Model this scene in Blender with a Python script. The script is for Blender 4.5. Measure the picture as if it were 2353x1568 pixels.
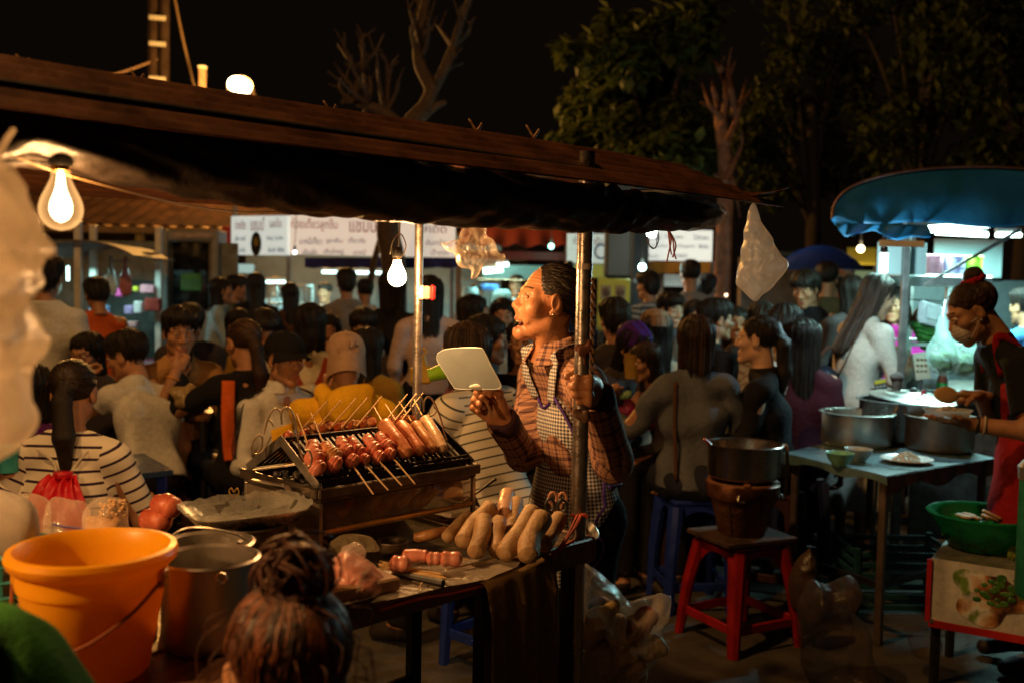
import bpy, math, random
import numpy as np
from mathutils import Vector as V, Matrix
for _o in list(bpy.data.objects): bpy.data.objects.remove(_o)
R = math.radians
rng = random.Random(11)
sc = bpy.context.scene
COL = sc.collection
# ---------------------------------------------------------------- camera
EYE = V((0, 0, 1.52)); FP = 2287.0
_p = math.atan((784-651)/FP); _r = R(1.15)
_f = V((0, math.cos(_p), -math.sin(_p))); _u0 = V((0, math.sin(_p), math.cos(_p))); _r0 = V((1, 0, 0))
CU = _u0*math.cos(_r)-_r0*math.sin(_r); CR = _r0*math.cos(_r)+_u0*math.sin(_r)
cd = bpy.data.cameras.new('camera'); cam = bpy.data.objects.new('camera', cd); COL.objects.link(cam)
cam.matrix_world = Matrix(((CR.x, CU.x, -_f.x, EYE.x), (CR.y, CU.y, -_f.y, EYE.y), (CR.z, CU.z, -_f.z, EYE.z), (0, 0, 0, 1)))
cd.sensor_width = 36; cd.lens = 36*FP/2352; cd.clip_start = .05; cd.clip_end = 400
cd.dof.use_dof = True; cd.dof.focus_distance = 2.55; cd.dof.aperture_fstop = 2.8; cd.dof.aperture_blades = 9
sc.camera = cam
# ---------------------------------------------------------------- world, exposure
w = bpy.data.worlds.new('World'); sc.world = w; w.use_nodes = True
bg = w.node_tree.nodes['Background']; bg.inputs[0].default_value = (.34, .2, .12, 1); bg.inputs[1].default_value = .009
sc.view_settings.view_transform = 'Standard'; sc.view_settings.look = 'None'
sc.view_settings.exposure = 0; sc.view_settings.gamma = 1; sc.view_settings.use_curve_mapping = False
sc.cycles.use_denoising = True; sc.cycles.max_bounces = 8; sc.cycles.transparent_max_bounces = 24
sc.cycles.sample_clamp_indirect = 3; sc.cycles.blur_glossy = 1
sc.cycles.caustics_reflective = False; sc.cycles.caustics_refractive = False
# ---------------------------------------------------------------- lamps of the market (each stands inside the lamp it lights)
WARM = (1, .50, .17); SODIUM = (1, .46, .1); TEAL = (.50, 1, .93)
LIGHTS = []
def lamp(name, loc, col, power, size=.03, kind='POINT', rot=None, sx=None):
    l = bpy.data.lights.new(name, kind); l.color = col; l.energy = power
    if kind == 'AREA':
        l.shape = 'RECTANGLE'; l.size = sx or size; l.size_y = size
    else: l.shadow_soft_size = size
    o = bpy.data.objects.new(name, l); COL.objects.link(o); o.location = loc
    if rot: o.rotation_euler = rot
    return o
def ray(x, y): return (_f*FP+CR*(x-1176)+CU*(784-y))
def at(x, y, Y):
    d = ray(x, y); return EYE+d*(Y/d.y)
def onz(x, y, z):
    d = ray(x, y); return EYE+d*((z-EYE.z)/d.z)
def onpl(x, y, p, n):
    d = ray(x, y); return EYE+d*((p-EYE).dot(n)/d.dot(n))
P0 = V((.172, 2.42, 0)); CUx = V((.70, .714, 0)).normalized(); CVx = V((-CUx.y, CUx.x, 0))
def C(u, v, z=0): return P0+CUx*u+CVx*v+V((0, 0, z))
CANG = math.atan2(CUx.y, CUx.x)
BULB_NEAR = at(140, 482, 1.45); BULB_FAR = at(912, 637, 2.66); FLOOD = at(550, 198, 14)
lamp('bulb_light', BULB_NEAR, WARM, 4.2, .022)
lamp('bulb_light', BULB_FAR, WARM, 20, .02)
BULB_THIRD = C(-1.98, .12, 1.60); lamp('bulb_light', BULB_THIRD, WARM, 60, .022)
lamp('floodlight_light', FLOOD+V((.1, -.3, .05)), SODIUM, 1700, .2)
STREET = V((-2.6, 1.3, 6.8))
lamp('street_lamp_light', STREET-V((0, 0, .12)), (1, .50, .15), 760, .12)
# ---------------------------------------------------------------- helpers: objects
PM = {}
def tag(o, label=None, cat=None, group=None, kind=None):
    for k, v in (('label', label), ('category', cat), ('group', group), ('kind', kind)):
        if v: o[k] = v
    return o
def thing(name, label, cat, loc=(0, 0, 0), rotz=0, group=None):
    o = bpy.data.objects.new(name, None); COL.objects.link(o)
    o.location = loc; o.rotation_euler = (0, 0, rotz); o.empty_display_size = .1
    PM[o.name] = Matrix.Translation(V(loc)) @ Matrix.Rotation(rotz, 4, 'Z')
    return tag(o, label, cat, group)
def mesh_obj(name, verts, faces, mats, parent=None, midx=None, smooth=35, world=False, uv=None):
    me = bpy.data.meshes.new(name)
    verts = np.asarray(verts, np.float32).reshape(-1, 3)
    if world and parent is not None and parent.name in PM:
        m = np.array(PM[parent.name].inverted()); verts = verts @ m[:3, :3].T + m[:3, 3]
    nf = len(faces)
    lens = np.fromiter((len(f) for f in faces), np.int32, nf)
    loops = np.concatenate([np.asarray(f, np.int32) for f in faces]) if nf and not isinstance(faces, np.ndarray) else np.asarray(faces, np.int32).ravel()
    me.vertices.add(len(verts)); me.vertices.foreach_set('co', verts.ravel().astype(np.float32))
    me.loops.add(len(loops)); me.loops.foreach_set('vertex_index', loops)
    me.polygons.add(nf); st = np.zeros(nf, np.int32); st[1:] = np.cumsum(lens)[:-1]
    me.polygons.foreach_set('loop_start', st)
    for m in (mats if isinstance(mats, (list, tuple)) else [mats]): me.materials.append(m)
    if midx is not None: me.polygons.foreach_set('material_index', np.asarray(midx, np.int32))
    if uv is not None:
        l = me.uv_layers.new(name='UVMap'); l.uv.foreach_set('vector', np.asarray(uv, np.float32).ravel())
    me.update(calc_edges=True)
    if smooth is not None:
        me.shade_smooth()
        if smooth < 180: me.set_sharp_from_angle(angle=R(smooth))
    o = bpy.data.objects.new(name, me); COL.objects.link(o)
    if parent is not None: o.parent = parent
    return o
def copy_tree(o, parent=None):
    c = o.copy(); COL.objects.link(c)
    if parent is not None: c.parent = parent
    for ch in list(o.children): copy_tree(ch, c)
    return c
def frame(d, up=V((0, 0, 1))):
    d = V(d).normalized(); x = d.cross(up)
    if x.length < 1e-4: x = V((1, 0, 0))
    x.normalize(); return x, x.cross(d)*-1 if False else x.cross(d)
class MB:
    def __init__(s): s.v = []; s.f = []; s.m = []; s.c = 0
    def add(s, vs, fs):
        b = len(s.v); s.v += [tuple(p) for p in vs]; s.f += [tuple(i+b for i in f) for f in fs]; s.m += [s.c]*len(fs); return s
    def mat(s, i): s.c = i; return s
    def box(s, c, d, M=None, bev=0):
        x, y, z = d[0]/2, d[1]/2, d[2]/2; c = V(c)
        b = min(bev, x*.9, y*.9, z*.9)
        if b <= 0:
            vs = [V((i*x, j*y, k*z)) for k in (-1, 1) for j in (-1, 1) for i in (-1, 1)]
            fs = [(0, 2, 3, 1), (4, 5, 7, 6), (0, 1, 5, 4), (2, 6, 7, 3), (0, 4, 6, 2), (1, 3, 7, 5)]
        else:
            vs = []
            def ring(zz, ins):
                a, e = x-ins, y-ins; q = b if ins == 0 else b*.6
                return [V(p+(zz,)) for p in ((-a+q, -e), (a-q, -e), (a, -e+q), (a, e-q), (a-q, e), (-a+q, e), (-a, e-q), (-a, -e+q))]
            for zz, ins in ((-z, b), (-z+b, 0), (z-b, 0), (z, b)): vs += ring(zz, ins)
            fs = [tuple(range(7, -1, -1)), tuple(range(24, 32))]
            for k in range(3):
                for i in range(8): fs.append((k*8+i, k*8+(i+1) % 8, k*8+8+(i+1) % 8, k*8+8+i))
        if M is not None: vs = [M @ p for p in vs]
        return s.add([p+c for p in vs], fs)
    def bar(s, a, b, w, h=None, up=V((0, 0, 1)), bev=0):
        a, b = V(a), V(b); d = b-a; x, z = frame(d, up); h = h or w
        M = Matrix((x, d.normalized(), z)).transposed()
        return s.box((a+b)/2, (w, d.length, h), M, bev)
    def tube(s, pts, r, n=8, cap=True, flat=1, up=V((0, 0, 1))):
        pts = [V(p) for p in pts]; N = len(pts)
        rs = r if isinstance(r, (list, tuple)) else [r]*N
        vs = []; fs = []; px = None
        for i, p in enumerate(pts):
            d = (pts[min(i+1, N-1)]-pts[max(i-1, 0)])
            if d.length < 1e-7: d = V((0, 0, 1))
            d.normalize()
            if px is None: px, _ = frame(d, up)
            px = px-d*px.dot(d)
            if px.length < 1e-5: px, _ = frame(d, up)
            px.normalize(); pz = px.cross(d)
            for k in range(n):
                a = 2*math.pi*k/n; vs.append(p+(px*math.cos(a)+pz*math.sin(a)*flat)*rs[i])
        for i in range(N-1):
            for k in range(n): fs.append((i*n+k, i*n+n+k, i*n+n+(k+1) % n, i*n+(k+1) % n))
        if cap: fs += [tuple(range(n)), tuple(range(N*n-1, N*n-n-1, -1))]
        return s.add(vs, fs)
    def lathe(s, prof, n=24, c=(0, 0, 0), M=None, sx=1, sy=1, cap=True, wob=0):
        vs = []; fs = []; c = V(c); N = len(prof)
        for j, (r, z) in enumerate(prof):
            for k in range(n):
                a = 2*math.pi*k/n; rr = r*(1+wob*math.sin(3*a+z*20)+wob*.6*math.sin(7*a+1)); p = V((rr*math.cos(a)*sx, rr*math.sin(a)*sy, z))
                vs.append((M @ p if M is not None else p)+c)
        for i in range(N-1):
            for k in range(n): fs.append((i*n+k, i*n+(k+1) % n, i*n+n+(k+1) % n, i*n+n+k))
        if cap: fs += [tuple(range(n-1, -1, -1)), tuple(range(N*n-n, N*n))]
        return s.add(vs, fs)
    def sph(s, c, r, nu=12, nv=8, M=None):
        r = r if isinstance(r, (tuple, list)) else (r, r, r)
        pr = [(max(1e-4, math.sin(math.pi*j/nv)), -math.cos(math.pi*j/nv)) for j in range(nv+1)]
        D = Matrix.Diagonal(V(r)); return s.lathe(pr, nu, c, (M @ D) if M is not None else D, cap=False)
    def grid(s, fn, nu, nv, wrap=False):
        vs = [fn(i/nu, j/nv) for j in range(nv+1) for i in range(nu+(0 if wrap else 1))]; n = nu+(0 if wrap else 1)
        fs = []
        for j in range(nv):
            for i in range(nu): fs.append((j*n+i, j*n+(i+1) % n, j*n+n+(i+1) % n, j*n+n+i))
        return s.add(vs, fs)
    def slab(s, fn, nu, nv, th, nrm):
        """a sheet with thickness: two skins and its rim"""
        b = len(s.v); s.grid(fn, nu, nv); t = V(nrm)*th; n = nu+1
        s.grid(lambda a, c: V(fn(1-a, c))+t, nu, nv); o = len(s.v)-n*(nv+1)
        rim = [(j*n, (j+1)*n, o+(j+1)*n+nu, o+j*n+nu) for j in range(nv)]+[((j+1)*n+nu, j*n+nu, o+j*n, o+(j+1)*n) for j in range(nv)]
        rim += [(i+1, i, o+nu-i, o+nu-i-1) for i in range(nu)]+[(nv*n+i, nv*n+i+1, o+nv*n+nu-i-1, o+nv*n+nu-i) for i in range(nu)]
        base = b; k = len(s.f)
        s.f += [tuple(q if q >= o else q+base for q in f) for f in rim]; s.m += [s.c]*len(rim); return s
    def build(s, name, mats, parent=None, smooth=35, world=False):
        return mesh_obj(name, s.v, s.f, mats, parent, s.m, smooth, world)
def cr(pts, n=6):
    """Catmull-Rom points through pts"""
    pts = [V(p) for p in pts]; out = []
    P = [pts[0]*2-pts[1]]+pts+[pts[-1]*2-pts[-2]]
    for i in range(1, len(P)-2):
        a, b, c, d = P[i-1:i+3]
        for k in range(n):
            t = k/n; out.append(.5*((2*b)+(c-a)*t+(2*a-5*b+4*c-d)*t*t+(3*b-a-3*c+d)*t**3))
    return out+[pts[-1]]
# ---------------------------------------------------------------- helpers: materials
def M(name, col, rough=.55, metal=0, var=.15, vs=25, bump=0, bs=90, trans=0, spec=.5, coat=0, sub=0, stretch=None, col2=None, thr=(.35, .65), rv=.1, ior=1.45, emit=None, es=0, space='Object', transl=0):
    m = bpy.data.materials.new(name); m.use_nodes = True; nt = m.node_tree; N = nt.nodes; L = nt.links
    b = N['Principled BSDF']; tc = N.new('ShaderNodeTexCoord'); mp = N.new('ShaderNodeMapping')
    if stretch: mp.inputs['Scale'].default_value = stretch
    L.new(tc.outputs[space], mp.inputs[0])
    nz = N.new('ShaderNodeTexNoise'); nz.inputs['Scale'].default_value = vs; nz.inputs['Detail'].default_value = 6; nz.inputs['Roughness'].default_value = .62
    L.new(mp.outputs[0], nz.inputs[0])
    rp = N.new('ShaderNodeValToRGB'); L.new(nz.outputs[0], rp.inputs[0])
    rp.color_ramp.elements[0].position, rp.color_ramp.elements[1].position = thr
    c2 = col2 or tuple(min(1, c*(1+var)) for c in col)
    c1 = col if col2 else tuple(c*(1-var) for c in col)
    rp.color_ramp.elements[0].color = (*c1, 1); rp.color_ramp.elements[1].color = (*c2, 1)
    L.new(rp.outputs[0], b.inputs['Base Color'])
    mr = N.new('ShaderNodeMapRange'); L.new(nz.outputs[0], mr.inputs[0]); mr.inputs[1].default_value = .3; mr.inputs[2].default_value = .7
    mr.inputs[3].default_value = max(.03, rough-rv); mr.inputs[4].default_value = min(1, rough+rv); L.new(mr.outputs[0], b.inputs['Roughness'])
    b.inputs['Metallic'].default_value = metal; b.inputs['Specular IOR Level'].default_value = spec
    b.inputs['Transmission Weight'].default_value = trans; b.inputs['Coat Weight'].default_value = coat; b.inputs['IOR'].default_value = ior
    if sub: b.inputs['Subsurface Weight'].default_value = sub; b.inputs['Subsurface Radius'].default_value = (.012, .005, .003)
    if emit: b.inputs['Emission Color'].default_value = (*emit, 1); b.inputs['Emission Strength'].default_value = es
    if bump:
        n2 = N.new('ShaderNodeTexNoise'); n2.inputs['Scale'].default_value = bs; n2.inputs['Detail'].default_value = 5; L.new(mp.outputs[0], n2.inputs[0])
        bp = N.new('ShaderNodeBump'); bp.inputs['Strength'].default_value = bump; bp.inputs['Distance'].default_value = .01
        L.new(n2.outputs[0], bp.inputs['Height']); L.new(bp.outputs[0], b.inputs['Normal'])
    if transl:
        t = N.new('ShaderNodeBsdfTranslucent'); L.new(rp.outputs[0], t.inputs[0]); mx = N.new('ShaderNodeMixShader'); mx.inputs[0].default_value = transl
        L.new(b.outputs[0], mx.inputs[1]); L.new(t.outputs[0], mx.inputs[2]); L.new(mx.outputs[0], N['Material Output'].inputs[0])
    return m
def E(name, col, s):
    m = bpy.data.materials.new(name); m.use_nodes = True; N = m.node_tree.nodes; N.remove(N['Principled BSDF'])
    e = N.new('ShaderNodeEmission'); e.inputs[0].default_value = (*col, 1); e.inputs[1].default_value = s
    m.node_tree.links.new(e.outputs[0], N['Material Output'].inputs[0]); return m
def glow(name, col, s):
    """a glowing translucent body: it shines and lets light pass"""
    m = E(name, col, s); N = m.node_tree.nodes; a = N.new('ShaderNodeAddShader'); t = N.new('ShaderNodeBsdfTransparent'); L = m.node_tree.links
    L.new(N['Emission'].outputs[0], a.inputs[0]); L.new(t.outputs[0], a.inputs[1]); L.new(a.outputs[0], N['Material Output'].inputs[0]); return m
def film(name, tint=(.8, .78, .72), op=.3, rough=.18, bs=60, bump=.5, edge=.5, tl=.5):
    """thin clear plastic: part see-through, part milky and glossy, more so at grazing angles"""
    m = bpy.data.materials.new(name); m.use_nodes = True; nt = m.node_tree; N = nt.nodes; L = nt.links; b = N['Principled BSDF']
    b.inputs['Base Color'].default_value = (*tint, 1); b.inputs['Roughness'].default_value = rough; b.inputs['Specular IOR Level'].default_value = .8
    tc = N.new('ShaderNodeTexCoord'); nz = N.new('ShaderNodeTexNoise'); nz.inputs['Scale'].default_value = bs; nz.inputs['Detail'].default_value = 4; L.new(tc.outputs['Object'], nz.inputs[0])
    bp = N.new('ShaderNodeBump'); bp.inputs['Strength'].default_value = bump; bp.inputs['Distance'].default_value = .012; L.new(nz.outputs[0], bp.inputs['Height']); L.new(bp.outputs[0], b.inputs['Normal'])
    t = N.new('ShaderNodeBsdfTranslucent'); t.inputs[0].default_value = (*tint, 1); L.new(bp.outputs[0], t.inputs[1]); m1 = N.new('ShaderNodeMixShader'); m1.inputs[0].default_value = tl
    L.new(b.outputs[0], m1.inputs[1]); L.new(t.outputs[0], m1.inputs[2])
    tr = N.new('ShaderNodeBsdfTransparent'); lw = N.new('ShaderNodeLayerWeight'); lw.inputs[0].default_value = .35; L.new(bp.outputs[0], lw.inputs[1])
    ma = N.new('ShaderNodeMath'); ma.operation = 'MULTIPLY_ADD'; ma.use_clamp = True; ma.inputs[1].default_value = edge; ma.inputs[2].default_value = op; L.new(lw.outputs[1], ma.inputs[0])
    mx = N.new('ShaderNodeMixShader'); L.new(ma.outputs[0], mx.inputs[0]); L.new(tr.outputs[0], mx.inputs[1]); L.new(m1.outputs[0], mx.inputs[2])
    L.new(mx.outputs[0], N['Material Output'].inputs[0]); return m
def uvpat(name, fn, rough=.8, bump=.15):
    """cloth whose colour comes from the garment's own UV: fn(nt, u, v) returns a colour socket"""
    m = bpy.data.materials.new(name); m.use_nodes = True; nt = m.node_tree; N = nt.nodes; L = nt.links; b = N['Principled BSDF']
    b.inputs['Roughness'].default_value = rough; b.inputs['Specular IOR Level'].default_value = .25
    uv = N.new('ShaderNodeUVMap'); sp = N.new('ShaderNodeSeparateXYZ'); L.new(uv.outputs[0], sp.inputs[0])
    L.new(fn(nt, sp.outputs[0], sp.outputs[1]), b.inputs['Base Color'])
    tc = N.new('ShaderNodeTexCoord'); nz = N.new('ShaderNodeTexNoise'); nz.inputs['Scale'].default_value = 160; L.new(tc.outputs['Object'], nz.inputs[0])
    bp = N.new('ShaderNodeBump'); bp.inputs['Strength'].default_value = bump; bp.inputs['Distance'].default_value = .009; L.new(nz.outputs[0], bp.inputs['Height']); L.new(bp.outputs[0], b.inputs['Normal'])
    return m
def mth(nt, op, a, b=None, c=None):
    n = nt.nodes.new('ShaderNodeMath'); n.operation = op
    for i, x in enumerate((a, b, c)):
        if x is None: continue
        if isinstance(x, (int, float)): n.inputs[i].default_value = x
        else: nt.links.new(x, n.inputs[i])
    return n.outputs[0]
def mixc(nt, f, a, b):
    n = nt.nodes.new('ShaderNodeMix'); n.data_type = 'RGBA'
    for i, x in ((0, f), (6, a), (7, b)):
        if isinstance(x, (int, float)): n.inputs[i].default_value = x
        elif isinstance(x, tuple): n.inputs[i].default_value = (*x, 1)
        else: nt.links.new(x, n.inputs[i])
    return n.outputs[2]
def band(nt, x, period, width, off=0):
    """1 inside a stripe of the given width, else 0"""
    t = mth(nt, 'FRACT', mth(nt, 'DIVIDE', mth(nt, 'ADD', x, off+50*period), period)); return mth(nt, 'LESS_THAN', t, width/period)
def stripes(name, a, b, period, width): return uvpat(name, lambda nt, u, v: mixc(nt, band(nt, v, period, width), a, b))
def plaid(nt, u, v):
    base = (.42, .22, .14); dk = (.05, .022, .03); lt = (.42, .25, .17)
    f = 0
    for x in (u, v):
        t = mth(nt, 'ADD', mth(nt, 'MULTIPLY', band(nt, x, .048, .011), .66), mth(nt, 'ADD', mth(nt, 'MULTIPLY', band(nt, x, .048, .0028, .017), .55), mth(nt, 'MULTIPLY', band(nt, x, .048, .0026, .029), .4)))
        f = mth(nt, 'ADD', f, t)
    c = mixc(nt, mth(nt, 'MINIMUM', f, 1), base, dk)
    l = mth(nt, 'MAXIMUM', band(nt, u, .048, .0018, .023), band(nt, v, .048, .0018, .023)); return mixc(nt, mth(nt, 'MULTIPLY', l, .6), c, lt)
def gingham(nt, u, v):
    f = mth(nt, 'MULTIPLY', mth(nt, 'ADD', band(nt, u, .0105, .0055), band(nt, v, .0105, .0055)), .5); return mixc(nt, f, (.72, .7, .68), (.035, .035, .06))
# ---------------------------------------------------------------- helpers: smooth solids (distance field -> surface net)
def cap(a, b, ra, rb=None, k=.03, op=1, flat=None, end=False, tg=0):
    return ('c', np.array(a, np.float32), np.array(b, np.float32), ra, ra if rb is None else rb, k, op, flat, end, tg)
def ell(c, r, k=.03, op=1, rot=None, tg=0):
    r = (r, r, r) if isinstance(r, (int, float)) else r
    return ('e', np.array(c, np.float32), np.array(r, np.float32), k, op, None if rot is None else np.array(rot, np.float32), tg)
def pd(p, X, Y, Z):
    if p[0] == 'c':
        _, a, b, ra, rb, k, op, flat, end, tg = p
        ab = b-a; L2 = max(float(ab @ ab), 1e-9)
        x, y, z = X-a[0], Y-a[1], Z-a[2]
        tt = (x*ab[0]+y*ab[1]+z*ab[2])/L2; t = np.clip(tt, 0, 1)
        x, y, z = x-t*ab[0], y-t*ab[1], z-t*ab[2]
        if flat is not None:
            n, s = flat; dn = (x*n[0]+y*n[1]+z*n[2])*(1/s-1); x, y, z = x+dn*n[0], y+dn*n[1], z+dn*n[2]
        d = np.sqrt(x*x+y*y+z*z)-(ra+(rb-ra)*t)
        if end: d = np.maximum(d, (tt-1)*math.sqrt(L2))
        return d
    _, c, r, k, op, rot, tg = p
    x, y, z = X-c[0], Y-c[1], Z-c[2]
    if rot is not None: x, y, z = (rot[0, i]*x+rot[1, i]*y+rot[2, i]*z for i in range(3))
    x, y, z = x/r[0], y/r[1], z/r[2]
    k0 = np.sqrt(x*x+y*y+z*z); k1 = np.sqrt((x/r[0])**2+(y/r[1])**2+(z/r[2])**2)+1e-9
    return k0*(k0-1)/k1
def pbox(p):
    if p[0] == 'c': m = max(p[3], p[4]); return np.minimum(p[1], p[2])-m, np.maximum(p[1], p[2])+m
    m = float(p[2].max()) if p[5] is not None else p[2]; return p[1]-m, p[1]+m
def surfnet(F, org, h):
    ins = F < 0; n = np.array(F.shape)-1
    cnt = np.zeros(n, np.int8)
    for i in (0, 1):
        for j in (0, 1):
            for k in (0, 1): cnt += ins[i:n[0]+i, j:n[1]+j, k:n[2]+k]
    I, J, K = np.nonzero((cnt > 0) & (cnt < 8))
    acc = np.zeros((len(I), 3)); num = np.zeros(len(I))
    cs = [(i, j, k) for i in (0, 1) for j in (0, 1) for k in (0, 1)]
    for a in cs:
        for ax in range(3):
            if a[ax]: continue
            b = list(a); b[ax] = 1
            fa = F[I+a[0], J+a[1], K+a[2]]; fb = F[I+b[0], J+b[1], K+b[2]]
            m = (fa < 0) != (fb < 0); t = np.where(m, fa/np.where(m, fa-fb, 1), 0)
            p = np.tile(np.array(a, float), (len(I), 1)); p[:, ax] += t
            acc += p*m[:, None]; num += m
    vs = (acc/num[:, None]+np.stack([I, J, K], 1))*h+org
    idx = -np.ones(n, np.int64); idx[I, J, K] = np.arange(len(I)); fs = []
    for ax in range(3):
        b, c = (ax+1) % 3, (ax+2) % 3
        sa = [slice(None)]*3; sb = [slice(None)]*3; sa[ax] = slice(0, -1); sb[ax] = slice(1, None)
        A, B = ins[tuple(sa)], ins[tuple(sb)]
        q = np.stack(np.nonzero(A != B), 1)
        q = q[(q[:, b] > 0) & (q[:, c] > 0) & (q[:, b] < n[b]) & (q[:, c] < n[c])]
        fl = A[q[:, 0], q[:, 1], q[:, 2]]
        def cell(db, dc):
            z = q.copy(); z[:, b] -= db; z[:, c] -= dc; return idx[z[:, 0], z[:, 1], z[:, 2]]
        Q = np.stack([cell(1, 1), cell(0, 1), cell(0, 0), cell(1, 0)], 1)
        Q[~fl] = Q[~fl][:, ::-1]; fs.append(Q)
    return vs, np.concatenate(fs)
def solid(prims, h, cuts=(), disp=None, post=None, pad=0):
    lo = np.min([pbox(p)[0] for p in prims if p[-4 if p[0] == 'c' else 4] > 0], 0)-2.5*h-pad
    hi = np.max([pbox(p)[1] for p in prims if p[-4 if p[0] == 'c' else 4] > 0], 0)+2.5*h+pad
    n = np.ceil((hi-lo)/h).astype(int)+1
    ax = [(lo[i]+h*np.arange(n[i])).astype(np.float32) for i in range(3)]
    F = np.full(tuple(n), 9, np.float32)
    for p in prims:
        a, b = pbox(p); k, op = (p[5], p[6]) if p[0] == 'c' else (p[3], p[4]); m = k*1.5+2*h+.01
        i0 = np.clip(((a-m-lo)/h).astype(int), 0, n); i1 = np.clip(((b+m-lo)/h).astype(int)+2, 0, n)
        if (i1 <= i0).any(): continue
        s = tuple(slice(i0[i], i1[i]) for i in range(3))
        d = pd(p, ax[0][s[0]][:, None, None], ax[1][s[1]][None, :, None], ax[2][s[2]][None, None, :])
        f = F[s]
        if op > 0:
            g = np.maximum(k-np.abs(f-d), 0)/k; F[s] = np.minimum(f, d)-g*g*k/4
        else:
            g = np.maximum(k-np.abs(f+d), 0)/k; F[s] = np.maximum(f, -d)+g*g*k/4
    X, Y, Z = ax[0][:, None, None], ax[1][None, :, None], ax[2][None, None, :]
    if disp is not None: F = F+disp(X, Y, Z)
    for c, nn in cuts: F = np.maximum(F, (X-c[0])*nn[0]+(Y-c[1])*nn[1]+(Z-c[2])*nn[2])
    if post is not None: F = post(F, X, Y, Z)
    F = F.astype(np.float32)
    F[0], F[-1] = 9, 9; F[:, 0], F[:, -1] = 9, 9; F[:, :, 0], F[:, :, -1] = 9, 9
    return surfnet(F, lo, h)
def folds(seed, amp, fx=30, an=(1, 1, .45)):
    q = random.Random(seed); K = []
    for i in range(4):
        d = V((q.gauss(0, 1)*an[0], q.gauss(0, 1)*an[1], q.gauss(0, 1)*an[2])).normalized()*fx*q.uniform(.6, 1.7)
        e = V((q.gauss(0, 1), q.gauss(0, 1), q.gauss(0, 1))).normalized()*q.uniform(6, 14); K.append((d, e, q.uniform(0, 6)))
    def f(X, Y, Z):
        s = 0
        for d, e, ph in K: s = s+np.sin(d.x*X+d.y*Y+d.z*Z+ph+1.4*np.sin(e.x*X+e.y*Y+e.z*Z+ph))
        return amp*s/2
    return f
def limb_uv(vs, fs, limbs):
    """corner UVs in metres: u round the limb, v along it; limbs = (a, b, r, ref, v offset)"""
    cen = vs[fs].mean(1); best = None; D = []
    for a, b, r, ref, off in limbs:
        a, b = np.array(a, float), np.array(b, float); ab = b-a
        t = np.clip(((cen-a) @ ab)/(ab @ ab), 0, 1); D.append(np.linalg.norm(cen-a-t[:, None]*ab, axis=1)-r)
    who = np.argmin(np.array(D), 0); uv = np.zeros((len(fs), 4, 2))
    for i, (a, b, r, ref, off) in enumerate(limbs):
        m = who == i
        if not m.any(): continue
        a, b, ref = np.array(a, float), np.array(b, float), np.array(ref, float); ab = b-a; L = np.linalg.norm(ab); e = ab/L
        x = ref-e*(ref @ e); x /= np.linalg.norm(x); y = np.cross(e, x)
        p = vs[fs[m]]-a; an = np.arctan2(p @ y, p @ x); c = cen[m]-a; ac = np.arctan2(c @ y, c @ x)[:, None]
        an = ac+(an-ac+math.pi) % (2*math.pi)-math.pi
        uv[m, :, 0] = an*r; uv[m, :, 1] = (p @ e)+off
    return uv
def merge(parts):
    """[(verts, faces, material index or array)] -> one mesh's verts, faces, indices"""
    V_, F_, M_, b = [], [], [], 0
    for vs, fs, mi in parts:
        V_.append(vs); F_.append(np.asarray(fs)+b); b += len(vs)
        M_.append(np.full(len(fs), mi) if np.isscalar(mi) else mi)
    return np.concatenate(V_), np.concatenate(F_), np.concatenate(M_)
def xf(vs, m):
    m = np.array(m); return vs @ m[:3, :3].T + m[:3, 3]
# ---------------------------------------------------------------- people
MSKIN = [M('skin_tan', (.36, .17, .085), .56, var=.12, vs=18, bump=.12, bs=220, sub=.12), M('skin_light', (.50, .29, .18), .58, var=.1, vs=18, bump=.1, bs=220, sub=.12), M('skin_worn', (.40, .175, .08), .40, var=.18, vs=26, bump=.14, bs=160, sub=.1)]
MLIP = M('lips', (.34, .12, .08), .4, var=.1); MBROW = M('eyebrows', (.03, .018, .012), .7); MEYE = M('eye_white', (.62, .57, .5), .2); MIRIS = M('iris', (.015, .01, .008), .1)
MSHOE = M('shoe', (.025, .018, .015), .6); MTEETH = M('teeth', (.62, .52, .38), .3, var=.1); MMOUTH = M('mouth_inside', (.10, .02, .018), .5)
def hairmat(n, c, c2): return M(n, c, .48, col2=c2, vs=9, stretch=(22, 22, 1.6), bump=.5, bs=14, spec=.28, rv=.1)
HB = hairmat('black_hair', (.008, .006, .005), (.022, .014, .009)); HBR = hairmat('brown_hair', (.014, .007, .004), (.052, .024, .012)); HG = M('greying_hair', (.012, .009, .007), .36, col2=(.036, .028, .022), vs=7, stretch=(16, 1.6, 16), bump=.5, bs=9, spec=.35)
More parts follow.
